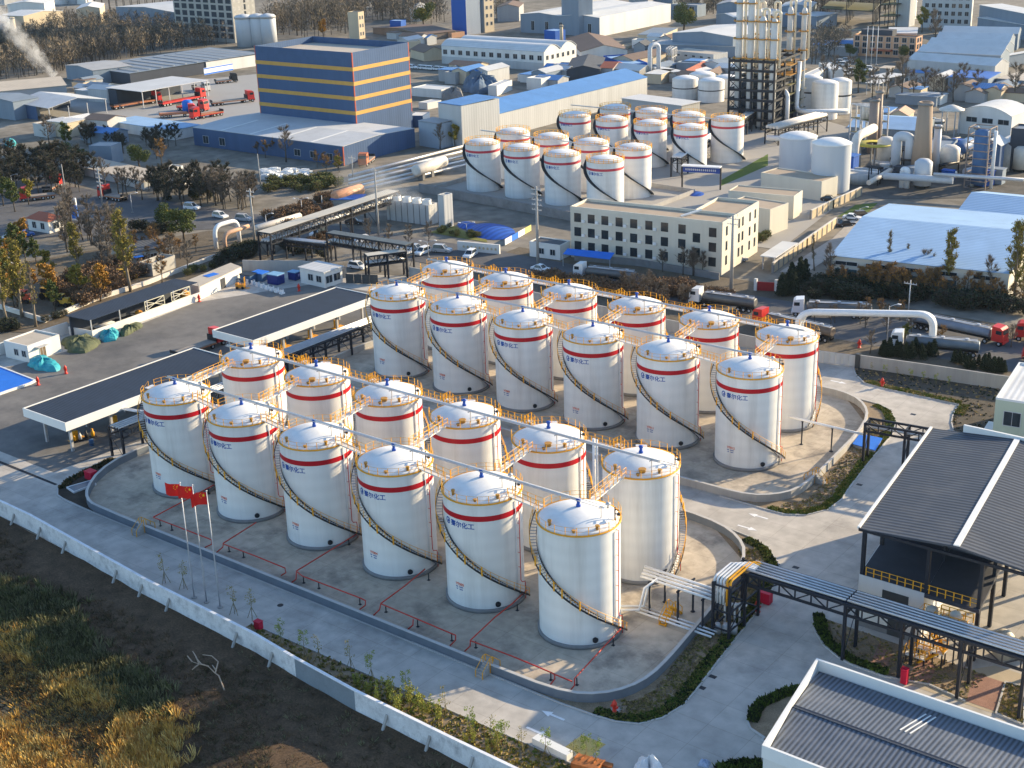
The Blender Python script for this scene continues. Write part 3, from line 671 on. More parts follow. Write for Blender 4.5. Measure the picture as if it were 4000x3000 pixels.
# pipe bridge from the tanks over the bund
r=thing('pipe_support','row of black posts carrying white pipes across the front tank yard','pipe support',(81,9,0))
for x in (77.6,81.6,85):
    for y in (7.4,10.9): MB().lathe([(.3,0),(.3,.06),(.14,.08),(.14,4.4)],(x,y,0),10).build('post',trackm,r,True)
    MB().beam((x,7.1,4.45),(x,11.2,4.45),.2).build('crossbeam',trackm,r,True)
for k in range(4): MB().tube([(76.2-.3*k,7.6+k*.75,4.7),(86.4,7.6+k*.75,4.7)],.15+.04*(k%2),8).build('pipe',whitep,r,True)
for k in range(2): MB().tube([(74.5,4.2+k*1.2,1.0),(77,6+k*1.,1.1),(77.5,6.4+k*.8,4.0),(78.2,7.6+k*.75,4.7)],.17,8).build('branch_pipe',whitep,r,True)
for k in range(3): MB().tube([(76.5,6+k*.7,.75),(87,6+k*.7,.75)],.13,8).build('low_pipe',whitep if k<2 else steel,r,True)
# rear right rack
rack('pipe_rack','short black truss rack bridging the side road beside the blue mat','pipe rack',(79.6,64.6),(97.5,66.8),2.2,6.4,3,pp(3,1.6,-.75,.16),1.3)
r=thing('pipe_support','two black posts carrying one white pipe from the rear tanks','pipe support',(71.6,64.5,0))
for x in (69.1,74.1): MB().lathe([(.32,0),(.32,.06),(.12,.1),(.12,3.7),(.2,3.9)],(x,64.45,0),10).build('post',trackm,r,True)
MB().tube([(66.5,65.0,3.9),(69.1,64.6,4.05),(79.5,64.5,4.05)],.2,8).build('pipe',whitep,r,True)
bm=M('blue_tarp',(.02,.16,.62),.6,.1,.6)
r=thing('sunken_tank','flat bright blue cover over a sunken tank beside the rear bund','cover',(77.6,69.9,0))
P=[g(11,*q) for q in ((735,545),(795,460),(980,500),(920,600))]; MB().prism([(q.x,q.y) for q in P],0,.5).build('kerb_box',concw,r,True); c=sum(P,V())/4
MB().prism([(c.x+(q.x-c.x)*1.06,c.y+(q.y-c.y)*1.06) for q in P],.504,.6).build('cover',bm,r,True)
# left racks feeding the tank groups
rack('pipe_rack','black loading rack behind the near canopy','pipe rack',(-17,.3),(-17,30),3.2,5.1,5,pp(4,2.6,.16,.14),1.4)
rack('pipe_rack','black loading rack behind the far canopy','pipe rack',(-21.5,36),(-21.5,76),3.4,4.6,6,pp(5,3,.16,.14),1.3)
m=MB(); m.tube([(-27,5.4,4.9),(-19,7.4,4.9),(-10,8.5,4.9)],.16,8); m.tube([(-27,6,4.9),(-19,8,4.9),(-10,9.1,4.9)],.1,8); tag(m.build('pipe',whitep),'white twin pipe slanting from the near canopy to the first tank','pipe')
# racks round the public road
lid=M('rack_lid',(.50,.47,.40),.7,.1,.3)
rack('pipe_bridge','long sunlit covered pipe bridge crossing the public road on the left','pipe bridge',(-83,92.6),(-86.5,141),3.9,7.0,5,pp(3,2.6,-1.9,.28),2.6,deck=lid)
rack('pipe_rack','low black pipe rack along the compound wall behind the blue bins','pipe rack',(-86.5,97.3),(-70.3,100.4),2.4,4.4,3,pp(3,1.9,.18,.2),1.2,deck=None)
rack('pipe_bridge','dark covered pipe bridge along the road verge above the gatehouse','pipe bridge',(-69.5,100.8),(-46.2,102.2),2.6,7.2,3,pp(3,2,-1.9,.26),2.6,deck=M('rack_cover',(.10,.12,.13),.6,.15,.5))
rack('pipe_bridge','short sunlit covered pipe bridge between gatehouse and rear tanks','pipe bridge',(-46.8,101.2),(-51.3,93.6),2.6,6.0,2,pp(3,2,-1.7,.24),2.3,deck=lid)
def pipe_thing(lab,pts,rad,m,name='pipe'): return tag(MB().tube(pts,rad,12).build(name,m),lab,'pipe')
def curve(pts,k=6):
    P=[V(p) for p in pts]; out=[P[0]]
    for i in range(1,len(P)-1):
        a,b,c=P[i-1],P[i],P[i+1]; l=min((a-b).length,(c-b).length)*.42; p0=b+(a-b).normalized()*l; p1=b+(c-b).normalized()*l
        for j in range(k+1): t=j/k; out.append(p0*(1-t)**2+b*2*t*(1-t)+p1*t*t)
    return out+[P[-1]]
bp=g(7,1395,1390,0); z0=7.0
A=g(7,245,1150,z0-1.6);Bq=g(7,262,1035,z0);Cq=g(7,1405,1195,z0-.3);
m=MB(); 
for k,(off,rr) in enumerate(((0,.62),(1.0,.42))):
    m.tube(curve([(Bq.x+off*.3,Bq.y+off,0),(Bq.x+off*.3,Bq.y+off,z0),(bp.x-.2,bp.y+1.2+off,z0),(bp.x-.2,bp.y+1.2+off,0)],6),rr,14)
tag(m.build('large_pipe',whitep),'large white arched twin pipe standing over the verge by the sliding gate','pipe')
m=MB(); L1=g(4,1870,490,0);L2=g(4,2070,430,0)
m.tube(curve([(L1.x,L1.y,0),(L1.x,L1.y,5.6),(L2.x,L2.y,5.6),(L2.x,L2.y,0)]),.55,12)
tag(m.build('large_pipe',whitep),'white arched pipe rising by the parking area on the left','pipe')
m=MB(); L1=g(4,1950,510,0);L2=g(4,2060,470,0); m.tube(curve([(L1.x,L1.y,0),(L1.x,L1.y,4.2),(L2.x+1,L2.y+3,4.6)]),.5,12)
tag(m.build('insulated_pipe',M('rusty_lagging',(.5,.32,.22),.7,.3,1.2)),'rust streaked lagged pipe bending over beside the white arched pipe','pipe')
# red fire mains inside the front bund
def firepipe(lab, lines, posts):
    r=thing('fire_main',lab,'fire pipe',g(*lines[0][0][:3]),0,'red fire mains in the front tank yard')
    for ln in lines:
        pts=[g(q[0],q[1],q[2],q[3] if len(q)>3 else .95) for q in ln]; MB().tube(pts,.085,6).build('pipe',redp,r,True)
    for n,x,y in posts:
        p=g(n,x,y,.95); MB().beam((p.x,p.y,0),(p.x,p.y,.95),.1).box(p.x-.18,p.y-.18,.012,p.x+.18,p.y+.18,.05).build('post',trackm,r,True)

firepipe('red fire main leading from the front bund to the leftmost front tank',[[(8,1325,1150),(8,1530,1042),(8,1850,872)],[(8,1325,1152),(8,1480,1212),(8,1800,1335),(8,1830,1350),(8,1828,1385,.5),(8,1770,1412,.15)]],[(8,1380,1175),(8,1800,900),(8,1480,1212)])
firepipe('red fire main leading from the front bund to the second front tank',[[(8,1870,1455,.2),(8,1925,1410,.6),(8,1930,1375),(9,350-350,1197)],[(8,1925,1380),(8,2212,1488),(9,250,1590),(9,258,1630,.5),(9,215,1655,.15)]],[(8,1975,1395),(8,2100,1445)])
firepipe('red fire main leading from the front bund to the third front tank',[[(13,300,60,.2),(13,345,30,.6),(9,350,1615),(9,880,1290)],[(9,350,1618),(13,400,0),(13,895,188),(13,945,212),(13,945,252,.5),(13,895,290,.15)]],[(13,408,5),(13,540,52),(13,895,190),(9,800,1335)])
firepipe('red fire main leading from the front bund to the fourth front tank',[[(13,1015,340,.2),(13,1068,290,.6),(13,1078,238),(13,1280,90),(13,1460,-60)],[(13,1080,240),(13,1400,375),(13,1690,498),(13,1725,512),(13,1725,552,.5),(13,1675,604,.15)],[(13,1310,462,.2),(13,1355,425,.6),(13,1358,375)]],[(13,1120,255),(13,1395,380),(13,1690,500),(13,1490,-20)])
firepipe('red fire main leading from the front bund to the fifth front tank',[[(13,1802,652,.2),(13,1850,605,.6),(13,1852,556),(13,2060,360),(13,2212,240),(14,130,120)],[(13,1852,558),(13,2212,692),(14,340,835),(14,368,848),(14,370,888,.5),(14,322,950,.15)]],[(13,1898,560),(14,335,838),(14,45,240)])
firepipe('red fire main leading from the front bund to the plain rightmost front tank',[[(14,497,995,.2),(14,540,945,.6),(14,541,885),(14,870,530),(14,960,435)],[(14,350,842),(14,520,912)]],[(14,560,880),(14,875,540)])
# bund steps
def steps(x,y,rot,lab):
    r=thing('bund_steps',lab,'steps',(x,y,0),rot,'steps over the bund walls')
    m=MB()
    for k in range(5):
        for s in (1,-1): m.box(-.45,s*(.2+.28*k),0,.45,s*(.2+.28*(k+1)),1.3-.24*k)
    m.build('treads',concw,r)
    m=MB()
    for sx in (-.5,.5):
        m.tube([(sx,-1.6,.9),(sx,-.2,2.1),(sx,.2,2.1),(sx,1.6,.9)],.045,4)
        for yy,z in ((-1.6,.9),(-.2,2.1),(.2,2.1),(1.6,.9)): m.beam((sx,yy,0),(sx,yy,z),.08)
    m.build('handrail',yellow,r)
steps(7.5,-14,0,'yellow railed steps over the front bund wall near the flagpoles'); steps(69.5,-14,0,'yellow railed steps over the front bund wall near the plain tank'); steps(77,53.2,PI/2-.1,'yellow railed steps over the rear bund wall at its right end')
r=thing('access_stairs','small yellow stairs crossing low pipes beside the plain tank','steps',(80.3,6,0))
m=MB()
for k in range(6):
    for s in (1,-1): m.box(79.9,7.8+s*(.2+.3*k),1.5-.27*k,80.8,7.8+s*(.2+.3*(k+1)),1.56-.27*k)
m.build('treads',yellow,r,True); m=MB()
for x in (79.9,80.8):
    m.tube([(x,5.9,1.0),(x,7.5,2.5),(x,8.1,2.5),(x,9.7,1.0)],.05,4); m.beam((x,5.9,0),(x,7.5,1.5),.1,.2); m.beam((x,9.7,0),(x,8.1,1.5),.1,.2)
    for yy,z in ((5.9,1.),(7.5,2.5),(8.1,2.5),(9.7,1.)): m.beam((x,yy,0),(x,yy,z),.08)
m.build('handrail',yellow,r,True)
# hydrants
hyd=MB().lathe([(.28,0),(.28,.08),(.17,.1),(.17,.75),(.22,.78),(.2,1.0),(.08,1.15),(.06,1.25)],n=14).mesh('barrel',redp)
hcap=MB().tube([(-.33,0,.62),(.33,0,.62)],.1,8).mesh('outlet',redp)
def hydrant(x,y,lab,s=1.35):
    r=thing('fire_hydrant',lab,'fire hydrant',(x,y,0),0,'red fire hydrants'); r.scale=(s,)*3
    inst(hyd,'barrel',r); inst(hcap,'outlet',r)
for n,x,y,l in ((14,885,1185,'red fire hydrant on the lawn corner below the plain tank'),(11,985,25,'red fire hydrant in the rear bed near the sliding gate'),(14,2120,310,'red fire hydrant at the kerb by the black pipe tower'),(4,570,1570,'red fire hydrant by the teal tarpaulin in the loading yard'),(8,330,10,'red fire hydrant at the corner of the blue pit'),(4,1722,948,'red fire hydrant at the end of the long storage shed')):
    p=g(n,x,y); hydrant(p.x,p.y,l)
sheet('slab',zp(14,(830,1230),(865,1130),(955,1130),(915,1240)),.032,concw)
for n,x,y,l,c in ((14,2185,230,'crimson cabinet beside the pipe tower',(1.6,1.0,1.5)),(8,790,820,'crimson cabinet in the dark bed left of the front bund',(1.6,1.2,1.3)),(15,1175,930,'red fire cabinet at the foot of a rack column',(.7,.6,1.9)),(13,25,460,'red box behind the boundary wall beside saplings',(.9,.7,1.1))):
    p=g(n,x,y); a,b,h=c; m=MB().box(-a/2,-b/2,.1,a/2,b/2,h); m.box(-a/2-.05,-b/2-.05,h,a/2+.05,b/2+.05,h+.08); m.box(-.03,-b/2-.03,.2,.03,-b/2,h-.1)
    for sx in (-a/2+.1,a/2-.1): m.box(sx-.08,-.1,0,sx+.08,.1,.1)
    o=m.build('fire_cabinet',M('crimson',(.50,.01,.045),.5,.1,1.),keep=True); o.location=(p.x,p.y,0); tag(o,l,'cabinet')
# ============================================================ buildings
wal = {}
def wmat(k):
    T = dict(white=((.66,.655,.63),'W'),cream=((.58,.55,.47),'W'),grey=((.33,.345,.36),'W'),dark=((.055,.065,.085),'W'),navy=((.060,.108,.21),'C'),steelblue=((.30,.36,.43),'C'),
      beige=((.52,.44,.32),'W'),salmon=((.58,.33,.20),'W'),green=((.47,.52,.40),'W'),brick=((.33,.22,.16),'W'),blue=((.02,.10,.40),'C'),bluegrey=((.20,.25,.31),'W'),brown=((.20,.16,.13),'W'),lgrey=((.47,.48,.48),'C'),raw=((.38,.37,.34),'W'))
    c,t=T[k]; return M('wall_'+k,c,.85,.1,.25,stain=.3,sscale=.12,scol=tuple(q*.6 for q in c),streak=True,wave=('X',1.1,.05) if t=='C' else None)
def rmat(k):
    T = dict(white=(.60,.61,.61),grey=(.36,.37,.38),lblue=(.27,.43,.64),blue=(.035,.15,.48),midblue=(.09,.24,.52),dark=(.085,.09,.10),brown=(.19,.135,.105),red=(.38,.12,.07),beige=(.50,.44,.36),tan=(.42,.33,.24),peach=(.55,.35,.25),silver=(.50,.52,.54),steel=(.20,.25,.31))
    c=T[k]; return M('roof_'+k,c,.75,.14,.2,stain=.35,sscale=.1,scol=tuple(q*.7 for q in c),wave=('X',.9,.12) if k not in('beige','red','brown','peach') else ('Y',.5,.15))
def slab(m, q, t=.16, mi=0):
    q=[V(p) for p in q]; n=(q[1]-q[0]).cross(q[3]-q[0]).normalized()
    if n.z<0: q=q[::-1]; n=-n
    b=[p-n*t for p in q]; m.add(q+b,[(0,1,2,3),(7,6,5,4),(0,4,5,1),(1,5,6,2),(2,6,7,3),(3,7,4,0)],mi)
def toW(p,z): return p if isinstance(p,V) else g(p[0],p[1],p[2],z)
class Bd: pass
def B(name,lab,cat,K,L,R,h,roof='flat',w='white',rf='grey',zc=None,par=.5,ov=.35,rise=1.6,lx=None,ly=None,group=None,trim=None,walls=True,cols=0,up=None):
    if isinstance(h,tuple): h=hgt(zz(*h),zz(*K)) if zc is None else h
    z=h if zc is None else zc
    k,l,r=toW(K,z),toW(L,z),toW(R,z)
    dx=V((r.x-k.x,r.y-k.y,0)); dy=V((l.x-k.x,l.y-k.y,0))
    if dx.length>=dy.length: ax=dx.normalized(); ay=V((-ax.y,ax.x,0)); LX=dx.length; LY=abs(dy.dot(ay))
    else: ay=dy.normalized(); ax=V((ay.y,-ay.x,0)); LY=dy.length; LX=abs(dx.dot(ax))
    LX=lx or max(LX,2); LY=ly or max(LY,2); rot=math.atan2(ax.y,ax.x)
    t=thing(name,lab,cat,(k.x,k.y,0),rot,group); o=Bd(); o.r=t; o.lx=LX; o.ly=LY; o.h=h
    wm=wmat(w); rm=rmat(rf)
    def gable(along,n):
        m=MB(); mr=MB()
        for i in range(n):
            if along=='y':
                a,b=LX*i/n,LX*(i+1)/n; c=(a+b)/2
                if walls:
                    m.add([(a,0,0),(b,0,0),(b,0,h),(c,0,h+rise),(a,0,h)],[(0,1,2,3,4)]); m.add([(a,LY,0),(b,LY,0),(b,LY,h),(c,LY,h+rise),(a,LY,h)],[(4,3,2,1,0)])
                    if i==0: m.quad((0,0,0),(0,0,h),(0,LY,h),(0,LY,0))
                    if i==n-1: m.quad((LX,0,0),(LX,LY,0),(LX,LY,h),(LX,0,h))
                s=rise/(b-a)*2; e=ov if n==1 else .02
                slab(mr,[(a-e,-ov,h+.17-e*s),(c,-ov,h+rise+.17),(c,LY+ov,h+rise+.17),(a-e,LY+ov,h+.17-e*s)]); slab(mr,[(c,-ov,h+rise+.17),(b+e,-ov,h+.17-e*s),(b+e,LY+ov,h+.17-e*s),(c,LY+ov,h+rise+.17)])
            else:
                a,b=LY*i/n,LY*(i+1)/n; c=(a+b)/2
                if walls:
                    m.add([(0,a,0),(0,b,0),(0,b,h),(0,c,h+rise),(0,a,h)],[(4,3,2,1,0)]); m.add([(LX,a,0),(LX,b,0),(LX,b,h),(LX,c,h+rise),(LX,a,h)],[(0,1,2,3,4)])
                    if i==0: m.quad((0,0,0),(LX,0,0),(LX,0,h),(0,0,h))
                    if i==n-1: m.quad((0,LY,0),(0,LY,h),(LX,LY,h),(LX,LY,0))
                s=rise/(b-a)*2; e=ov if n==1 else .02
                slab(mr,[(-ov,a-e,h+.17-e*s),(LX+ov,a-e,h+.17-e*s),(LX+ov,c,h+rise+.17),(-ov,c,h+rise+.17)]); slab(mr,[(-ov,c,h+rise+.17),(LX+ov,c,h+rise+.17),(LX+ov,b+e,h+.17-e*s),(-ov,b+e,h+.17-e*s)])
        if walls: m.build('wall',wm,t)
        mr.build('roof',rm,t)
    if roof=='flat':
        MB().box(0,0,0,LX,LY,h-par).build('wall',wm,t); MB().box(.22,.22,h-par+.005,LX-.22,LY-.22,h-par+.06).build('roof',rm,t)
        MB().wallpath([(.1,.1),(LX-.1,.1),(LX-.1,LY-.1),(.1,LY-.1)],.22,h-par+.002,h,0,True).build('parapet',trim or wm,t)
    elif roof=='slab':
        if walls: MB().box(0,0,0,LX,LY,h-.2).build('wall',wm,t)
        MB().box(-ov,-ov,h-.195,LX+ov,LY+ov,h).build('roof',rm,t)
    elif roof[0]=='g': gable(roof[1],int(roof[2:] or 1))
    elif roof[0]=='a':                                # vaulted bays, axis along y
        n=int(roof[2:] or 1); m=MB(); mr=MB(); m.box(0,0,0,LX,LY,h)
        al=roof[1]; S=LX if al=='y' else LY
        for i in range(n):
            a,b=S*i/n,S*(i+1)/n; pr=[]
            for j in range(11):
                u=j/10; pr.append((a+(b-a)*u, h+rise*(1-(2*u-1)**2)))
            Q=(lambda s,v,q:(s,q,v)) if al=='y' else (lambda s,v,q:(q,s,v)); E=LY if al=='y' else LX
            m.add([Q(s,v,.0) for s,v in pr],[tuple(range(11)) if al=='x' else tuple(range(10,-1,-1))]); m.add([Q(s,v,E) for s,v in pr],[tuple(range(11)) if al=='y' else tuple(range(10,-1,-1))])
            for j in range(10): slab(mr,[Q(pr[j][0],pr[j][1]+.14,-ov),Q(pr[j+1][0],pr[j+1][1]+.14,-ov),Q(pr[j+1][0],pr[j+1][1]+.14,E+ov),Q(pr[j][0],pr[j][1]+.14,E+ov)],.12)
        m.build('wall',wm,t); mr.build('roof',rm,t)
    elif roof=='hip':
        MB().box(0,0,0,LX,LY,h).build('wall',wm,t); m=MB(); d=min(LX,LY)/2; a,b=-.5,-.5; c,e=LX+.5,LY+.5
        r1,r2=((d,LY/2),(LX-d,LY/2)) if LX>LY else ((LX/2,d),(LX/2,LY-d))
        vs=[(a,b,h),(c,b,h),(c,e,h),(a,e,h),(*r1,h+rise),(*r2,h+rise)]
        m.add(vs,[(0,1,5,4),(2,3,4,5),(1,2,5),(3,0,4),(3,2,1,0)] if LX>LY else [(0,1,4),(1,2,5,4),(2,3,5),(3,0,4,5),(3,2,1,0)]); m.build('roof',rm,t)
    elif roof=='mono':
        m=MB(); m.box(0,0,0,LX,LY,h-.3)
        if walls: m.build('wall',wm,t)
        mr=MB(); slab(mr,[(-ov,-ov,h),(LX+ov,-ov,h+rise),(LX+ov,LY+ov,h+rise),(-ov,LY+ov,h)]); mr.build('roof',rm,t)
    if cols:
        for i in range(cols+1):
            for x,y in (((LX-.3)*i/cols+.15,.2),((LX-.3)*i/cols+.15,LY-.2)): MB().box(x-.14,y-.14,0,x+.14,y+.14,h-.2).build('column',gal,t)
    return o
WMESH={}
framem=M('window_frame',(.50,.51,.52),.5,.1,1.)
def wins(o,face,n,s0,ds,z,w,h,rows=1,dz=3.4,name='window',mat=None,frame=True):
    key=(round(w,2),round(h,2),name,mat.name if mat else '',frame)
    if key not in WMESH:
        m=MB(); m.box(-w/2,-.03,0,w/2,.04,h,0)
        if frame:
            f=.09
            for a in ((-w/2-f,-.08,-f,w/2+f,.02,0),(-w/2-f,-.08,h,w/2+f,.02,h+f),(-w/2-f,-.08,0,-w/2,.02,h),(w/2,-.08,0,w/2+f,.02,h),(-.03,-.06,0,.03,-.031,h)): m.box(*a,1)
        WMESH[key]=m.mesh(name,[mat or glass,framem])
    for j in range(rows):
        for i in range(n):
            s=s0+ds*i; 
            if face=='R': inst(WMESH[key],name,o.r,(s,-.005,z+dz*j),0)
            else: inst(WMESH[key],name,o.r,(-.005,s,z+dz*j),-PI/2)
doorm=M('door_dark',(.05,.055,.06),.5,.15,1.)
# ---- open two-storey warehouse on the right (sheared plan like the site)
sk=V((-.142,1,0)); wo=V((99.0,19.4,0))
def S(u,v,z): return wo+V((u,0,0))+sk*v+V((0,0,z))
r=thing('open_warehouse','tall open sided warehouse with wide dark ribbed roof and white front plinth','warehouse',wo+V((11,16,0)))
m=MB(); m.prism([S(0,0,0)[:2],S(8,0,0)[:2],S(8,32.6,0)[:2],S(0,32.6,0)[:2]],0,6.75); m.build('plinth',wmat('white'),r,True)
whr=M('warehouse_roof',(.052,.062,.084),.6,.12,.3,wave=('Y',.75,.5),stain=.3,sscale=.12,scol=(.16,.15,.14))
m=MB(); slab(m,[S(-.3,-.3,12.8),S(11.2,-.3,13.9),S(11.2,32.8,13.9),S(-.3,32.8,12.8)],.25); slab(m,[S(11.2,-.3,13.9),S(24,-.3,12.8),S(24,32.8,12.8),S(11.2,32.8,13.9)],.25); m.build('roof',whr,r,True)
m=MB(); m.beam(S(11.2,-.3,13.97),S(11.2,32.8,13.97),.7,.12); m.build('ridge_cap',fascia,r,True)
m=MB(); m.beam(S(-.35,-.3,12.9),S(-.35,32.8,12.9),.3,.3); m.build('gutter',fascia,r,True)
m=MB(); m.beam(S(4,33.1,13.6),S(24,33.1,13.6),.35,1.2); m.build('rear_parapet',fascia,r,True)
MB().beam(S(-.3,-.35,12.75),S(24,-.35,12.75),.2,.35).build('eave_beam',trackm,r,True)
m=MB(); m.prism([S(.1,.1,0)[:2],S(8.0,.1,0)[:2],S(8.,32,0)[:2],S(.1,32,0)[:2]],6.755,6.8); m.prism([S(8.02,-.2,0)[:2],S(14.4,-.2,0)[:2],S(14.4,32,0)[:2],S(8.02,32,0)[:2]],6.35,6.79); m.build('deck',M('deck_plate',(.05,.055,.07),.8,.15,.4),r,True)
for u in (.3,8.1,14.2,20.5):
    for v in (0.3,8.5,16.5,24.5,32.3): MB().beam(S(u,v,6.76 if u<14 else 0),S(u,v,12.6),.42).build('column',trackm,r,True)
for v in (8.5,16.5,24.5): MB().beam(S(.3,v,12.45),S(20.5,v,12.45),.3,.4).build('rafter',trackm,r,True)
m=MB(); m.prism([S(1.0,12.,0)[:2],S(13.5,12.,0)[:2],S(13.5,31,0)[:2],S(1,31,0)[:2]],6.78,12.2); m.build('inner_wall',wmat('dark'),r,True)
m=MB()
for z in (7.3,7.85): m.tube([S(.8,.15,z),S(14.2,.15,z)],.045,4)
for i in range(15): m.beam(S(.8+13.4*i/14,.15,6.75),S(.8+13.4*i/14,.15,7.9),.1)
m.build('railing',yellow,r,True)
for u,z,w,hh in ((4.6,3.3,3.2,2.4),(5.0,.05,2.2,3.0)): MB().box(*(wo+V((u-w/2,-.06,z))),*(wo+V((u+w/2,.05,z+hh)))).build('door_opening',doorm,r,True)
m=MB(); m.prism([S(.05,-.04,0)[:2],S(7.95,-.04,0)[:2],S(7.95,.3,0)[:2],S(.05,.3,0)[:2]],0,.9); m.build('skirting',concd,r,True)
# yellow platforms and stairs on the warehouse front
r=thing('stair_platform','yellow railed platforms and zigzag stairs on the open warehouse front','stairs',wo+V((11,-2.5,0)))
for (u0,u1,v0,v1,z) in ((8.2,12.8,-2.2,-.3,4.6),(10.5,14.2,-3.2,-1.2,5.6),(9,12,-3.6,-2.3,1.9),(7.8,10.2,-4.2,-3,.9)):
    m=MB(); m.box(wo.x+u0,wo.y+v0,z-.12,wo.x+u1,wo.y+v1,z); m.build('platform',deckm,r,True)
    m=MB()
    for zq in (.55,1.1): m.tube([(wo.x+u0,wo.y+v0,z+zq),(wo.x+u1,wo.y+v0,z+zq),(wo.x+u1,wo.y+v1,z+zq),(wo.x+u0,wo.y+v1,z+zq)],.05,4,0,True,True)
    for i in range(5):
        x=wo.x+u0+(u1-u0)*i/4
        for y in (wo.y+v0,wo.y+v1): m.beam((x,y,z),(x,y,z+1.1),.1)
    m.build('railing',yellow,r,True)
    m=MB()
    for x in (wo.x+u0+.15,wo.x+u1-.15):
        for y in (wo.y+v0+.15,wo.y+v1-.15): m.beam((x,y,0),(x,y,z-.12),.14)
    m.build('legs',trackm,r,True)
for a,b in (((9.4,-2.6,4.6),(12,-2.9,1.9)),((11.5,-3.3,1.9),(9.2,-3.6,.0))):
    m=MB(); A=wo+V(a); Bq=wo+V(b); n=10
    for i in range(n): q=A.lerp(Bq,(i+.5)/n); m.box(q.x-.14,q.y-.4,q.z-.03,q.x+.14,q.y+.4,q.z)
    for s in (-.42,.42):
        o=V((0,s,0)); m.beam(A+o,Bq+o,.06,.2); m.tube([A+o+V((0,0,1)),Bq+o+V((0,0,1))],.05,4)
    m.build('flight',yellow,r,True)
for k,(u,v,z,rad,hh) in enumerate(((9.5,-1.3,4.62,.7,1.5),(12.5,-2.2,5.62,.6,1.3),(16.5,3,0.02,1.1,3.2),(18.6,4,0.02,.9,2.6))):
    m=MB().lathe([(rad,0),(rad,hh*.85),(rad*.6,hh),(.1,hh+.1)],wo+V((u,v,z)),16); tag(m.build('process_vessel',M('vessel_tan',(.5,.46,.38),.5,.15,1.)),['pale upright vessel on the lower warehouse platform','pale upright vessel on the upper warehouse platform','tall pale vessel on the sunlit floor of the open warehouse','shorter pale vessel on the sunlit floor of the open warehouse'][k],'vessel','vessels at the open warehouse')
# ---- low warehouse bottom right
pb=[(103.5,-.6),(130,-.6),(132.6,-17.2),(106.1,-17.2)]
r=thing('low_warehouse','low warehouse with ribbed grey roof inside a white parapet, nearest the camera','warehouse',(118,-9,0))
MB().prism(pb,0,5.7).build('wall',wmat('white'),r,True)
MB().wallpath(pb,.28,5.71,7.1,0,True).build('parapet',fascia,r,True)
brr=M('ribbed_roof',(.105,.125,.16),.5,.1,.3,wave=('X',.5,.6),stain=.3,sscale=.2,scol=(.24,.25,.27))
m=MB(); slab(m,[(103.9,-.9,5.9),(130,-.9,5.9),(131.3,-9,6.5),(105.1,-9,6.5)],.15); slab(m,[(105.1,-9,6.5),(131.3,-9,6.5),(132.4,-16.9,5.9),(106.3,-16.9,5.9)],.15); m.build('roof',brr,r,True)
MB().beam((105.1,-9,6.52),(131.3,-9,6.52),.5,.12).build('ridge_cap',croof,r,True)
m=MB()
for i in range(3): m.beam((116+.5*i,-2.,6.0+.02*i),(115.2+.5*i,-6.5,6.36),.14,.05)
m.build('repair_strip',fascia,r,True)
# ---- pale green building
k=W(*zz(11,1970,115),8.8)
o=B('pump_house','pale green flat roofed building at the right edge beside the rear bed','building',k,k+V((-2.4,17,0)),k+V((17,0,0)),8.8,'flat','green','white',par=.35,trim=fascia)
wins(o,'R',1,2.6,5,4.6,2.4,2.2); wins(o,'R',1,9,5,4.6,2.4,2.2)
MB().box(-1.6,1,2.6,0-.01,5,2.8).box(-1.5,1.2,0,-1.3,1.4,2.6).box(-1.5,4.6,0,-1.3,4.8,2.6).build('canopy',fascia,o.r)
# ---- walls round the compound
tag(MB().wallpath([(61.9,101.1),(74,103.0),(87.2,104.7),(120,109),(170,114)],.3,0,2.4).build('compound_wall',concw),'grey concrete wall along the planted bed behind the rear tanks','wall')
tag(MB().wallpath([(-45.5,101),(-10,100.6),(20,100),(53.8,99.7)],.3,0,2.4).build('compound_wall',concw),'grey concrete wall hidden behind the rear row of tanks','wall')
tag(MB().wallpath([(-82,84.5),(-78.8,86),(-70,91.4),(-57.5,93.2)],.3,0,2.5).build('compound_wall',concw),'grey concrete wall behind the blue bins and gatehouse','wall')
tag(MB().wallpath([(-79.5,14),(-77.7,18),(-77.6,34)],.26,0,2.4).build('compound_wall',M('wall_white2',(.6,.6,.58),.9,.1,.4,stain=.3,sscale=.3,scol=(.4,.4,.38))),'white wall between the small office and the long shed','wall')
tag(MB().wallpath([(-106,36),(-88,35.6),(-91.7,51),(-92,65),(-93.5,73),(-96,88)],.4,0,1.,0).build('low_wall',M('pale_cap',(.62,.58,.52),.9,.2,.4)),'low pale wall under the trees along the side street','wall')
r=thing('sliding_gate','grey panelled sliding gate at the rear entrance','gate',(57.5,100.4,0))
for i in range(6):
    a=V((54.2+1.15*i,99.8+.2*i,0)); b=a+V((1.1,.19,0)); MB().beam(a+V((0,0,1.1)),b+V((0,0,1.1)),.08,2.0).build('panel',wmat('lgrey'),r,True)
m=MB(); m.beam((54.1,99.75,.12),(61.3,101,.12),.14); m.beam((54.1,99.75,2.12),(61.3,101,2.12),.14); m.build('rail',gal,r,True)
MB().box(61.2,100.6,0,62,101.4,2.6).build('post',doorm,r,True)
r=thing('black_gate','black panelled gate beside the gatehouse','gate',(-50.8,91.3,0))
for i in range(4): a=V((-54.2,89.7,0)).lerp(V((-47.4,92.9,0)),i/4); b=V((-54.2,89.7,0)).lerp(V((-47.4,92.9,0)),(i+.95)/4); MB().beam(a+V((0,0,1.15)),b+V((0,0,1.15)),.1,2.1).build('panel',doorm,r,True)
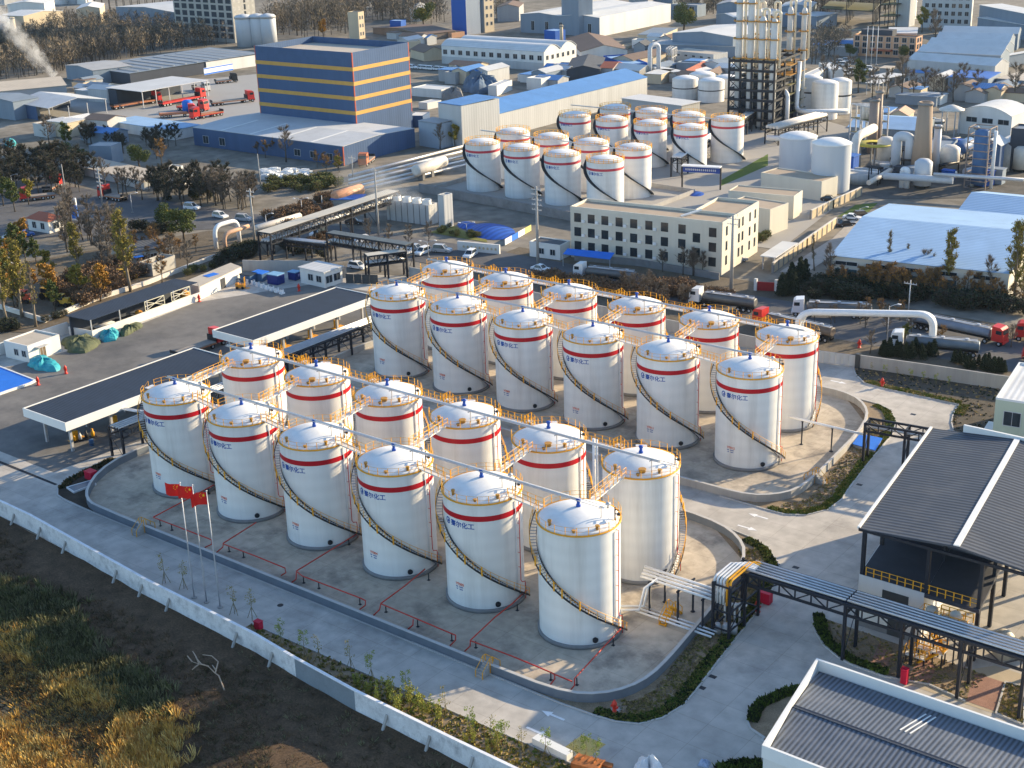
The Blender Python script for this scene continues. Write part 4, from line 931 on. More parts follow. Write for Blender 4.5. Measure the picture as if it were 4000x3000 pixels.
# ---- left yard
o=B('site_office','small white flat roofed office with a brown door by the yard edge','building',(4,235,1330),(4,55,1275),(4,510,1230),3.4,'flat','white','beige',par=.3)
wins(o,'L',2,1.3,2.2,1.0,1.1,1.2); wins(o,'R',1,3.3,1,0.05,1.3,2.3,name='door',mat=M('door_brown',(.16,.11,.07),.5,.2,1.))
MB().box(1.6,-1.1,2.55,3.9,0-.01,2.65).build('awning',gal,o.r)
r=thing('storage_shed','long open storage shed with dark lean-to roof and low white wall','shed',(-73.2,48,0))
m=MB(); slab(m,[(-70.2,34.2,4.0),(-72.6,63.5,4.0),(-77.2,61.2,4.7),(-75.2,32.2,4.7)],.14); m.build('roof',croof,r,True)
MB().wallpath([(-76.6,33.5),(-70.3,34.5),(-72.5,63.8)],.22,0,1.75).build('low_wall',wmat('white'),r,True)
MB().wallpath([(-75.2,33),(-77.2,62)],.2,0,4.4).build('rear_wall',wmat('dark'),r,True)
for i in range(5): p=V((-70.3,34.5,0)).lerp(V((-72.5,63.7,0)),i/4); MB().beam(p,p+V((0,0,4)),.2).build('post',gal,r,True)
m=MB()
for i in (2,3):
    a=V((-70.3,34.5,0)).lerp(V((-72.5,63.7,0)),i/4-.02); b=V((-70.3,34.5,0)).lerp(V((-72.5,63.7,0)),i/4+.16)
    for z in (1.8,2.8,3.8): m.beam(a+V((0,0,z)),b+V((0,0,z)),.12)
    m.beam(a+V((0,0,1.8)),b+V((0,0,3.8)),.1); m.beam(b+V((0,0,1.8)),a+V((0,0,3.8)),.1); m.beam(a,a+V((0,0,3.8)),.14); m.beam(b,b+V((0,0,3.8)),.14)
m.build('truss',M('cream_steel',(.62,.60,.48),.6,.1,1.),r,True)
orange=M('orange_plastic',(.62,.26,.03),.55,.15,1.)
def drum(p,lab,m_,s=1.,grp=None): o=MB().lathe([(.55,0),(.6,.1),(.6,1.2),(.56,1.3),(.3,1.36),(.3,1.5),(.05,1.52)],(0,0,0),16).build('drum',m_,keep=True); o.location=p; o.scale=(s,)*3; tag(o,lab,'drum',grp)
drum((-73.6,60.5,0),'large orange drum at the far end of the long shed',orange,1.9); drum((-72.8,47.8,0),'small orange drum in the middle of the long shed',orange,1.3); drum((-73.9,58.4,0),'dark drum beside the large orange drum in the shed',dgrey,1.7)
for k in range(6):
    y=36.5+k*1.6; m=MB()
    for j in range(4): m.tube([(-74.6+.3*j,y-2,.3+.28*(k%3)),(-74.4+.3*j,y+2.5,.3+.28*(k%3))],.13,6)
    tag(m.build('pipe_stack',dgrey if k%2 else gal),'stack of %s pipe lengths stored in the long shed, bundle nearest %s' % (('dark','grey')[k%2],['the end wall','the corner post','the second post','the middle post','the truss','the drums'][k]),'pipes')
r=thing('store_block','long low white store block with flat tan roof and a dark doorway','building',(-77,72,0))
P=[(-72.7,64.1),(-77.0,79.7),(-81.6,80.6),(-78.6,64.1)]
MB().prism(P,0,2.7).build('wall',wmat('white'),r,True); MB().prism([(q[0]*.998-.15,q[1]+.0) for q in P],2.705,2.85).build('roof',rmat('beige'),r,True)
a=V((-72.7,64.1,0)).lerp(V((-77,79.7,0)),.48); b=V((-72.7,64.1,0)).lerp(V((-77,79.7,0)),.58); MB().beam(a+V((.05,0,1.15)),b+V((.05,0,1.15)),.14,2.3).build('doorway',doorm,r,True)
m=MB().box(-78.6,70.,2.87,-76.6,73,2.93); tag(m.build('tarpaulin',bm),'blue tarpaulin lying on the roof of the white store block','tarpaulin')
o=B('gatehouse','small white gatehouse with large windows by the black gate','building',(5,585,690),(5,376,645),(5,748,640),3.7,'slab','white','silver',ov=.3)
wins(o,'L',2,1.7,2.6,1.1,1.5,1.4); wins(o,'R',2,1.4,2.4,.9,1.9,1.6)
tealt=M('teal_tarp',(.03,.30,.36),.55,.2,1.); olivet=M('olive_tarp',(.085,.10,.055),.8,.25,1.); darkt=M('navy_tarp',(.03,.05,.08),.7,.2,1.)
def mound(name,P,h,mat,lab,cat,seed,grp=None,rough=.35):
    rr=random.Random(seed); c=sum((V((p.x,p.y,0)) for p in P),V())/len(P); m=MB(); n=40; rings=9
    ph=[(rr.uniform(0,6.3),rr.choice((3,4,5,7,9,12)),rr.uniform(.3,1)) for _ in range(6)]
    def rad(a):
        best=0
        for i in range(len(P)):
            p,q=P[i],P[(i+1)%len(P)]; d=V((math.cos(a),math.sin(a))); e=V((q.x-p.x,q.y-p.y)); w=V((p.x-c.x,p.y-c.y)); den=d.x*e.y-d.y*e.x
            if abs(den)>1e-9:
                t=(w.x*e.y-w.y*e.x)/den; u=(w.x*d.y-w.y*d.x)/den
                if t>0 and -.001<=u<=1.001: best=max(best,t)
        return best or 1
    for j in range(rings+1):
        u=j/rings
        for i in range(n):
            a=2*PI*i/n; f=1-(1-u)**1.5; s=sum(w*math.sin(k*a+p_+u*3) for p_,k,w in ph)
            rr_=rad(a)*f*(1+.05*s*u); z=h*(1-u**2.6)*(1+rough*.35*s)+(.02 if u==1 else 0); m.v.append((c.x+rr_*math.cos(a),c.y+rr_*math.sin(a),max(.02,z)+rr.uniform(-.1,.1)*(u<.95)*h*(.4+rough)))
    for j in range(rings):
        for i in range(n): i2=(i+1)%n; m.f.append([j*n+i,(j+1)*n+i,(j+1)*n+i2,j*n+i2]); m.m.append(0); m.sm.append(False)
    return tag(m.build(name,mat),lab,cat,grp)
zl=lambda n,*p:[g(n,x,y) for x,y in p]
mound('tarpaulin_heap',zl(4,(530,1300),(560,1270),(760,1270),(870,1300),(860,1335),(720,1400),(580,1385)),1.5,olivet,'large dark green tarpaulin heap beside the small office','tarpaulin',3)
mound('tarpaulin_heap',zl(4,(850,1260),(900,1215),(1000,1190),(1035,1230),(1010,1290),(900,1295)),1.2,tealt,'turquoise tarpaulin heap against the low shed wall','tarpaulin',4)
mound('tarpaulin_heap',zl(4,(1030,1215),(1100,1170),(1230,1130),(1235,1165),(1110,1240),(1050,1250)),1.0,olivet,'long olive tarpaulin heap stretched along the shed wall','tarpaulin',5)
mound('tarpaulin_heap',zl(4,(235,1500),(280,1440),(400,1440),(525,1510),(510,1555),(340,1550)),1.3,tealt,'turquoise tarpaulin heap in front of the small office','tarpaulin',6)
r=thing('covered_pit','bright blue covered pit with white kerb at the left edge','cover',g(4,100,1600))
P=zl(4,(-300,1410),(0,1522),(305,1640))+zl(8,(260,5),(0,95),(-300,200)); MB().prism([(q.x,q.y) for q in P],0,.3).build('cover',bm,r,True)
MB().wallpath([(q.x,q.y) for q in P],.3,0,.42,0,True).build('kerb',fascia,r,True)
def bin_(n,x,y,w,d,h,m1,m2,lab):
    p=g(n,x,y); r=thing('waste_bin',lab,'container',p,.1,'blue containers by the gatehouse'); MB().prism([(-w/2,-d/2),(w/2,-d/2),(w/2,d/2),(-w/2,d/2)],.1,h).build('body',m1,r); MB().box(-w/2-.1,-d/2-.1,h+.002,w/2+.1,d/2+.1,h+.16).build('lid',m2,r)
dblue=M('navy_paint',(.015,.03,.16),.5,.15,1.); lblue=M('pale_blue_lid',(.18,.36,.55),.5,.1,1.)
bin_(5,175,790,3,2.4,2.2,dblue,lblue,'navy container with pale blue lid beside the white barriers'); bin_(5,40,760,3.2,2.4,1.8,M('slate_blue',(.04,.10,.2),.6,.2,1.),bm,'slate blue container left of the navy one')
bin_(5,-60,775,3,2.4,1.8,MATS['slate_blue'],dgrey,'slate blue container with dark lid, farthest left of the bins'); bin_(5,335,755,2.2,1.8,1.8,dblue,lblue,'small blue container against the gatehouse wall')
for i in range(9):
    p=g(4,2110,775).lerp(g(5,225,880),i/8); m=MB().prism([(-.45,-.5),(.45,-.5),(.45,.5),(-.45,.5)],0,.35); m.prism([(-.3,-.42),(.3,-.42),(.2,.42),(-.2,.42)],.352,1.0); m.lathe([(.3,0),(.3,.4)],(0,0,.6),8)
    o=m.build('barrier',whitep,keep=True); o.location=p; tag(o,'white plastic barrier in the row by the bins, %s' % ['end next to the forklift','second from the forklift','third from the forklift','fourth from the forklift','middle one','fourth from the hydrant','third from the hydrant','second from the hydrant','end next to the hydrant'][i],'barrier','row of white barriers')
p=g(5,372,855); hydrant(p.x,p.y,'red fire hydrant at the corner of the gatehouse'); p=g(7,787,1345); hydrant(p.x,p.y,'red fire hydrant on the road edge outside the sliding gate')
r=thing('forklift','orange forklift parked by the white store block','forklift',g(4,2080,835),.6)
MB().box(-1,-.55,.35,.9,.55,1.05).box(-1.05,-.5,1.05,-.4,.5,1.3).build('body',orange,r)
m=MB()
for x in (-.8,.5):
    for y in (-.5,.5): m.beam((x,y,1.05),(x*.8,y,2.2),.08)
m.box(-.75,-.55,2.2,.55,.55,2.27); m.build('cage',dgrey,r)
m=MB(); m.box(.95,-.4,.1,1.05,-.25,2.7).box(.95,.25,.1,1.05,.4,2.7).box(1.05,-.35,.1,2.1,-.22,.16).box(1.05,.22,.1,2.1,.35,.16); m.build('mast',yellow,r)
for x in (-.65,.6):
    for y in (-.6,.6): MB().tube([(x,y-.1,.32),(x,y+.1,.32)],.32,12).build('wheel',black,r)
# ---- three storey office
K=(6,1820,262); h=hgt(zz(6,1812,725),zz(*K))
k=toW(K,h); l=toW((6,503,122),h); fx=(toW((6,625,52),h)-l); 
o=B('office_block','long cream three storey office block with square windows facing the road','office building',k,l,k+V((fx.x,fx.y,0)),h,'flat','cream','tan',par=.7)
wx=(toW((6,2080,72),h)-k).length; wy=(toW((6,2080,72),h)-toW((6,1800,12),h)).length
MB().box(o.lx+.005,0,0,wx,wy,h-.7).build('wing_wall',wmat('cream'),o.r); MB().box(o.lx+.02,.22,h-.69,wx-.22,wy-.22,h-.63).build('wing_roof',rmat('tan'),o.r); MB().wallpath([(o.lx+.25,.1),(wx-.1,.1),(wx-.1,wy-.1),(o.lx+.25,wy-.1)],.22,h-.698,h).build('wing_parapet',wmat('cream'),o.r)
fr=[1745,1500,1355,1222,1090,960,830,703,573]; 
tl=(1820-503)
acm=MB().box(-.4,-.35,0,.4,-.03,.6).lathe([(.22,0),(.22,.03)],(0,-.36,.3),10).mesh('air_conditioner',whitep)
for i,xx in enumerate(fr):
    s=(1820-xx)/tl*o.ly; s=o.ly*((1820-xx)/tl)*(1+.06*(1-(1820-xx)/tl)*1.0)
    wins(o,'L',1,s,1,1.9,1.75,2.05,3,3.3,frame=False)
    if 3<=i: 
        for j in range(3): inst(acm,'air_conditioner',o.r,(-.01,s-1.5,1.9+3.3*j),-PI/2)
s=(1820-1617)/tl*o.ly*1.05; wins(o,'L',1,s,1,3.6,1.75,2.05,2,3.3,frame=False)
wins(o,'R',3,2.5,3.6,1.9,1.0,2.05,3,3.3,frame=False); 
for sx in (wx*.55,wx*.75,wx*.9): wins(o,'R',1,sx,1,1.9,1.0,2.05,3,3.3,frame=False)
MB().beam((o.lx*.4,o.ly*.3,h-.5),(o.lx*.9,o.ly*.22,h+.3),.5,.35).build('roof_hood',fascia,o.r)
r=thing('awning','bright blue sheet awning over the base of the office block','awning',g(6,660,560))
P=[g(6,480,487,3.6),g(6,885,525,3.6),g(6,845,582,2.9),g(6,440,535,2.9)]; m=MB(); slab(m,P,.1); m.build('sheet',bm,r,True)
for q in P[2:]: MB().beam((q.x,q.y,0),(q.x,q.y,q.z-.1),.12).build('post',gal,r,True)
o=B('gate_lodge','small pale gate lodge with dark flat roof left of the office block','building',(6,415,460),(6,150,425),(6,482,415),3.6,'flat','white','dark',par=.3); wins(o,'L',2,2,3,1,1.3,1.3)
tag(MB().wallpath([(g(6,540,590).x,g(6,540,590).y),(g(6,1100,640).x,g(6,1100,640).y),(g(6,1790,760).x,g(6,1790,760).y)],.25,0,1.6).build('low_wall',concd),'low grey wall in shadow along the foot of the office block','wall')
# ============================================================ the town behind
# warehouses with blue roofs, right
K=toW((7,2085,705),6.2); L=toW((7,590,520),6.2); Fq=toW((7,1080,85),6.2)-L
o=B('blue_roof_warehouse','wide warehouse with pale blue ribbed gable roof behind bare roadside trees','warehouse',K,L,K+V((Fq.x,Fq.y,0)),6.2,'gy','cream','lblue',rise=2.6)
for i,xx in enumerate((0.07,.29,.49,.68,.86)): wins(o,'L',1,o.ly*xx+2,1,4.4,4.6,.8,1); wins(o,'L',1,o.ly*xx+2,1,.4,4.6,3.2,1,name='loading_door',mat=M('door_teal',(.05,.11,.13),.5,.2,1.),frame=True)
MB().box(-.12,.0,0,-.005,o.ly,.7).build('plinth',concd,o.r)
o=B('blue_roof_warehouse','second pale blue roofed warehouse at the right edge behind the nearer one','warehouse',(7,2300,240),(7,1710,125),(7,2500,60),6,'gy','cream','lblue',rise=2.2)
# fence wall with pilasters
def fence(pts,h,lab,m_,pm,step=3.2):
    r=thing('pilaster_wall',lab,'wall',pts[len(pts)//2]); MB().wallpath([(p.x,p.y) for p in pts],.25,0,h).build('wall',m_,r,True); MB().wallpath([(p.x,p.y) for p in pts],.45,h+.005,h+.16).build('coping',MATS['pale_cap'],r,True)
    for a,b in zip(pts,pts[1:]):
        n=max(1,int((b-a).length/step))
        for i in range(n+1): q=a.lerp(b,i/n); MB().box(q.x-.24,q.y-.24,0,q.x+.24,q.y+.24,h+.1).build('pilaster',pm,r,True)
tanw=M('tan_plaster',(.52,.42,.28),.9,.15,.4,stain=.3,sscale=.3,scol=(.33,.27,.2))
fence(zl(7,(40,700),(330,480),(585,300)),2.2,'tan wall with dark pilasters along the lane beside the blue roofed warehouse',tanw,concd)
fence(zl(7,(370,235),(560,140),(800,30)),2.2,'tan wall with dark pilasters behind the green lawn by the cream sheds',tanw,concd)
sheet('lawn',zl(7,(600,215),(760,110),(950,95),(860,180)),.03,grassm[0]); sheet('lane',zl(7,(330,700),(600,520),(860,240),(720,240),(560,400),(100,690)),.02,conc)
sheet('lawn',zl(2,(1800,1610),(2212,1430),(2212,1330),(1800,1560)),.02,grassm[0])
sheet('works_yard',zl(2,(500,1900),(0,1750),(1100,1250),(2212,900))+zl(3,(700,1100),(900,1500),(300,1659))+zl(7,(700,40),(100,500)),.01,farconc)
B('cream_shed','low cream block with flat roof in front of the twin silver tanks','building',(3,465,1568),(3,-60,1490),(3,560,1515),5.2,'flat','cream','tan',par=.3)
B('cream_shed','low cream block with dark edged flat roof between office and lane','building',(7,225,35),(2,1870,1645),(7,345,-12),6,'flat','cream','tan',par=.3)
B('cream_shed','lowest cream block directly behind the right wing of the office','building',(7,20,150),(6,1850,90),(7,165,90),6.5,'flat','cream','tan',par=.3)
B('open_shelter','white roofed open shelter beside the tan pilaster wall','shelter',(7,60,560),(7,-40,540),(7,240,440),3.2,'slab','white','white',walls=False,cols=2)
B('open_shelter','white roofed red posted gate shelter right of the office block','shelter',(7,20,610),(6,2040,560),(7,130,590),4.6,'slab','red','white',walls=False,cols=2) if False else None
r=thing('red_gate','dark red sliding gate with white posts right of the office block','gate',g(7,0,850)); a=g(6,2105,850);b=g(7,70,860); MB().beam(a+V((0,0,1)),b+V((0,0,1)),.15,1.9).build('panel',M('dark_red',(.30,.025,.03),.5,.1,1.),r,True)
for p in (a,b): MB().box(p.x-.3,p.y-.3,0,p.x+.3,p.y+.3,2.6).build('post',wmat('white'),r,True)
sw=g(5,1745,500); se=g(5,2108,535)
r=thing('sign_wall','long white sign wall with gold lettering beside the works entrance','sign',(sw+se)/2); MB().beam(sw+V((0,0,1.1)),se+V((0,0,1.1)),.5,2.2).build('wall',wmat('white'),r,True)
m=MB(); d=(se-sw).normalized()
for i in range(9): p=sw+d*(1.5+i*1.05)+V((.0,-.3,.9)); m.beam(p,p+d*.62,.05,.09); m.beam(p+V((0,0,.25)),p+d*.62+V((0,0,.25)),.05,.08); m.beam(p+d*.3+V((0,0,-.1)),p+d*.3+V((0,0,.5)),.05,.09)
m.build('lettering',M('gold_letters',(.45,.30,.08),.5,.1,1.),r,True)
# blue domed ponds and flower bed
def lens(n,c,e1,e2,h,mat,lab):
    C=g(n,*c); A=g(n,*e1)-C; Bv=g(n,*e2)-C; m=MB(); m.v.append((C.x,C.y,h)); N=28
    for j in (1,2,3,4):
        for i in range(N): t=2*PI*i/N; p=C+A*math.cos(t)*j/4+Bv*math.sin(t)*j/4; m.v.append((p.x,p.y,h*(1-(j/4)**2)+.02))
    for i in range(N): m.f.append([0,1+i,1+(i+1)%N]); m.m.append(0); m.sm.append(True)
    for j in range(3):
        for i in range(N): a=1+j*N+i;b=1+j*N+(i+1)%N; m.f.append([a,a+N,b+N,b]);m.m.append(0);m.sm.append(True)
    tag(m.build('pond_cover',M('pond_blue',(.02,.09,.40),.55,.12,.3,wave=('X',1.6,.3))),lab,'cover')
lens(5,(2030,340),(2240,345),(2010,270),1.2,None,'large domed blue pond cover at the works entrance'); lens(5,(1830,290),(1920,295),(1825,255),.7,None,'small blue pond cover beside the large domed one')
fb=zl(5,(1500,350),(1690,280),(1780,330),(1990,410),(2000,435),(1750,395)); sheet('shrub_bed',fb,.03,grassm[1])
r=thing('painted_hoarding','short white hoarding with blue and yellow panels near the office block','hoarding',g(6,80,380))
for i,(c) in enumerate(('white','blue','white','yellow')): a=g(6,-60,462).lerp(g(6,165,335),i/4); b=g(6,-60,462).lerp(g(6,165,335),(i+1)/4); MB().beam(a+V((0,0,.8)),b+V((0,0,.8)),.1,1.5).build('panel',{'white':whitep,'blue':bm,'yellow':M('panel_yellow',(.6,.55,.2),.6,.1,1.)}[c],r,True)
# cooling towers
o=B('cooling_tower','row of grey cooling towers with fan stacks beside the pipe bridge','cooling tower',(5,1490,118),(5,1125,70),(5,1590,95),5.2,'flat','lgrey','dark',par=.3)
for i in range(4): MB().lathe([(1.3,0),(1.15,.6),(1.25,1.3),(1.15,1.3),(1.05,.6)],(o.lx/2,o.ly*(.14+.24*i),o.h-.28),16,cap=False).build('fan_stack',fascia,o.r)
for i in range(7): MB().box(-.14,o.ly*(i+.5)/7-.08,0,-.005,o.ly*(i+.5)/7+.08,5.2).build('rib',concd,o.r)
B('block_house','small grey block behind the cooling towers','building',(5,1620,30),(5,1570,20),(5,1695,10),8.5,'flat','lgrey','grey',par=.3)
B('flat_shed','blue flat roofed shed under the orange drum','shed',(5,900,60),(5,650,60),(5,1050,20),2.6,'slab','raw','blue')
def hcyl(lab,a,b,rad,m1,m2,legs=3,cat='vessel'):
    r=thing('horizontal_vessel',lab,cat,((a.x+b.x)/2,(a.y+b.y)/2,0)); d=(b-a).normalized()
    MB().tube([a-d*rad*.35,a,b,b+d*rad*.35],[rad*.6,rad,rad,rad*.6],18).build('shell',m1,r,True)
    for i in range(legs): p=a.lerp(b,(i+.5)/legs); MB().beam((p.x,p.y,0),(p.x,p.y,p.z-rad*.7),rad*1.2,rad*.6).build('saddle',m2,r,True)
lag=M('orange_lagging',(.62,.30,.16),.5,.25,.6); pale=M('pale_lagging',(.62,.58,.52),.45,.15,.6)
hcyl('long orange lagged drum on saddles above the pipe bridge',g(5,680,40,3),g(5,905,-25,3),1.5,lag,concd); hcyl('long pale drum on saddles left of the third tank cluster',g(1,1385,1475,3.2),g(1,1620,1390,3.2),1.7,pale,concd)
for k in range(5):
    a=g(1,800,1659-k*35,1.2+.5*(k%2)); b=g(1,1830,1420-k*42,1.2+.5*(k%2))
    pipe_thing(['lowest','second lowest','middle','second highest','highest'][k]+' of five long pipes beside the pale drum',[a,b],.28 if k%2 else .4,whitep if k%2 else steel)
hcyl('tan lagged pipe duct crossing the verge behind the pipe bridge',g(5,0,312,2.2),g(5,380,205,2.2),.8,pale,concd,4,'pipe')
# -------- far tank clusters
def mini(r0,h,lab,x,y,band,letter=True,ring=None,group='far white tanks',cone=1.2):
    t=thing('storage_tank',lab,'storage tank',(x,y,0),0,group)
    key=('mini',r0,h)
    if key not in TM:
        TM[key]=(MB().lathe([(r0,0),(r0,h)],n=40,cap=False).mesh('shell',white),MB().lathe([(r0,h+.01),(r0*.7,h+cone*.55),(r0*.35,h+cone*.9),(.05,h+cone)],n=40).mesh('roof',roofw),
          MB().lathe([(r0+.02,h-2.1),(r0+.02,h-1.45)],n=40,cap=False).mesh('red_band',M('faded_red',(.50,.05,.07),.5,.08,1.)),MB().lathe([(r0+.02,h*.55),(r0+.02,h*.6)],n=40,cap=False).mesh('dark_ring',dgrey))
        m=MB()
        for zr in (.1,.6,1.1): m.tube([((r0+.08)*math.cos(2*PI*i/24),(r0+.08)*math.sin(2*PI*i/24),h+zr) for i in range(24)],.05,4,0,True,True)
        for i in range(24): m.beam(((r0+.08)*math.cos(2*PI*i/24),(r0+.08)*math.sin(2*PI*i/24),h),((r0+.08)*math.cos(2*PI*i/24),(r0+.08)*math.sin(2*PI*i/24),h+1.1),.09)
        m2=MB(); p=helix(-176,20,h-.15,.4,r0+.45,40)
        for i in range(40): m2.beam(p[i],p[i+1],.8,.25)
        TM[key]+=(m.mesh('railing',yellow),m2.mesh('stair',dgrey))
    A=TM[key]; inst(A[0],'shell',t); inst(A[1],'roof',t)
    if band: inst(A[2],'red_band',t); inst(A[4],'railing',t); inst(A[5],'stair',t)
    if ring: inst(A[3],'dark_ring',t)
    if letter and band:
        inst(TM['emblem'],'emblem',t,(0,0,-1.6),0,(r0/TR,r0/TR,1)); inst(TM['company_lettering'],'company_lettering',t,(0,0,-1.6),0,(r0/TR,r0/TR,1))
    return t
for i in range(4): mini(4.87,12.95,['leftmost','second','third','rightmost'][i]+' lettered white tank in the front row of the far cluster',-87+14.35*i,178.8-.85*i,True)
for i in range(4): mini(4.87,12.95,['leftmost','second','third','rightmost'][i]+' white tank in the second row of the far cluster',-87-2.4+14.35*i,178.8+17-.85*i,True,False)
for i in range(4): mini(4.87,12.3,['leftmost','second','third','rightmost'][i]+' lettered white tank in the third row of the far cluster',-91.5+13.9*i,229.5-.3*i,True)
for i in range(4): mini(4.87,12.3,['leftmost','second','third','rightmost'][i]+' white tank in the last row of the far cluster',-91.5+3.5+13.6*i,229.5+17-.3*i,True,False)
tag(MB().tube([(-95,188,14.2),(-42,185,14.2)],.16,6).build('overhead_pipe',steel),'thin pipe over the far cluster, front pair of rows','pipeline'); tag(MB().tube([(-99,238,13.6),(-46,238,13.6)],.16,6).build('overhead_pipe',steel),'thin pipe over the far cluster, rear pair of rows','pipeline')
sheet('tank_yard_floor',[(-98,168),(-33,164),(-33,203),(-98,207)],.03,farconc); sheet('tank_yard_floor',[(-103,219),(-40,219),(-40,256),(-103,257)],.03,farconc)
tag(MB().wallpath([(-98,168),(-33,164),(-33,203),(-98,207)],.3,0,1.2,0,True).build('bund_wall',concw),'bund wall round the nearer half of the far cluster','bund wall')
tag(MB().wallpath([(-100,166),(-66,163),(-31,160)],.4,0,2.4).build('compound_wall',concd),'dark compound wall below the far tank cluster','wall')
for n,x,y,rr,hh,ring,l in ((2,1495,870,4.9,7.5,True,'short white tank with dark ring, left of the two before the steel tower'),(2,1718,890,4.9,7.5,True,'short white tank with dark ring, right of the two before the steel tower'),(2,1640,840,4.9,8,False,'plain white tank behind the ringed pair by the steel tower'),(2,1850,850,4.9,7,False,'white tank half hidden by the steel tower'),
   (3,365,960,3.9,11,True,'white tank with dark ring just right of the steel tower'),(3,480,1040,4.5,12,False,'plain grey white tank, front one of the trio by the steel tower'),(3,610,990,4.0,11,True,'white tank with dark ring, right one of the trio by the steel tower')):
    p=g(n,x,y); d=V((p.x-CP.x,p.y-CP.y)).normalized()*rr; mini(rr,hh,l,p.x+d.x,p.y+d.y,False,False,ring)
silv=M('silver_tank',(.50,.53,.57),.45,.1,.4,stain=.2,sscale=.2,scol=(.35,.37,.4),streak=True)
for n,x,y,rr,l in ((3,250,1490,5.3,'silver grey domed tank, left one of the twins behind the cream blocks'),(3,530,1680,5.2,'silver grey domed tank, right one of the twins behind the cream blocks')):
    p=g(n,x,y); d=V((p.x-CP.x,p.y-CP.y)).normalized()*rr; h=9.5 if n==3 and x<300 else 13
    t=thing('silo_tank',l,'storage tank',(p.x+d.x,p.y+d.y,0),0,'twin silver tanks'); MB().lathe([(rr,0),(rr,h)],n=40,cap=False).build('shell',silv,t); MB().lathe([(rr+.1,h-.2),(rr+.1,h),(rr*.6,h+.9),(.05,h+1.3)],n=40).build('roof',roofw,t)
# -------- distillation tower
c0=g(2,1865,1104); c1=g(3,40,1132)
r=thing('distillation_tower','tall black steel frame holding eight white columns, the highest plant structure','process tower',(c0+c1)/2)
ux=(c1-c0); uy=V((-ux.y,ux.x,0)).normalized(); ln=8.
for k in range(60):
    q=c1+uy*ln-CP
    if 2000+FPX*q.dot(CR)/q.dot(CF)>3130: break
    ln+=.5
uy=uy*ln; H=hgt(zz(3,40,1132),zz(3,30,535))
fP=lambda a,b,z:c0+ux*a+uy*b+V((0,0,z))
for a in (0,.25,.5,.75,1):
    for b in (0,.33,.66,1):
        MB().beam(fP(a,b,0),fP(a,b,H*(1.03 if b<.3 else .93)),.55).build('steel_column',trackm,r,True)
for lv in range(1,8):
    z=H*lv/7*(1. if lv<7 else .99); m=MB()
    for b in (0,.33,.66,1): m.beam(fP(0,b,z),fP(1,b,z),.5,.8)
    for a in (0,.25,.5,.75,1): m.beam(fP(a,0,z),fP(a,1,z),.45,.7)
    m.build('floor_beams',trackm,r,True)
    if lv in (1,2,3,4,5,6): m=MB(); m.beam(fP(.5,.66,z+.25),fP(.5,1.08,z+.25),ux.length*1.05,.15) if False else m.prism([fP(0,.45,0)[:2],fP(1.05,.45,0)[:2],fP(1.05,1.05,0)[:2],fP(0,1.05,0)[:2]],z+.25,z+.38); m.build('floor_grating',rust if lv>4 else M('olive_grating',(.16,.15,.07),.7,.2,1.),r,True)
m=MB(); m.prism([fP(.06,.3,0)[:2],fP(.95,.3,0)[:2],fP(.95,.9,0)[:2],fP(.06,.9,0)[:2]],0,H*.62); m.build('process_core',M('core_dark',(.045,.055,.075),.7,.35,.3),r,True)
m=MB()
for a in (0,1):
    for lv in range(7): m.beam(fP(a,0,H*lv/7),fP(a,.33,H*(lv+1)/7),.2)
for lv in range(0,7,2): m.beam(fP(.75,0,H*lv/7),fP(1,0,H*(lv+1)/7),.2); m.beam(fP(.25,0,H*lv/7),fP(0,0,H*(lv+1)/7),.2)
m.build('bracing',trackm,r,True)
for i,(a,b,hh,rad) in enumerate(((.17,.05,H*1.95,1.15),(.43,.05,H*1.95,1.15),(.68,.05,H*1.66,1.15),(.93,.05,H*1.63,1.15),(.3,.5,H*1.7,.9),(.6,.55,H*1.7,.9),(.75,.85,H*1.7,.95),(1.0,.95,H*1.68,.95))):
    p=fP(a,b,0); MB().lathe([(rad,1),(rad,hh-2),(rad*.7,hh-1),(.3,hh-.6)],p,20).build('column_vessel',M('column_grey',(.56,.57,.57),.45,.08,.4),r,True)
    m=MB()
    for z in (H*1.02,H*1.3,H*1.55,H*1.8):
        if z<hh-1: m.lathe([(rad+.05,z),(rad+.85,z),(rad+.85,z+.45),(rad+.8,z+.45)],p,16,cap=False)
    m.build('ring_platform',rust,r,True)
    q=p+V((rad+.7,.5,0)); MB().tube(curve([(q.x,q.y,H*.9),(q.x,q.y,hh+1.6),(p.x,p.y,hh+1.6),(p.x,p.y,hh-.8)],4),.42,8).build('overhead_pipe',M('cream_lagging',(.70,.62,.48),.45,.1,.5),r,True)
    for z in (H*.2,H*.45,H*.75): c=p+V((-.58,.73,0))*-1*(rad-.1)+V((0,0,z)); MB().tube([c,c+V((.58,-.73,0))*.35],.4,10).build('manhole',silv,r,True)
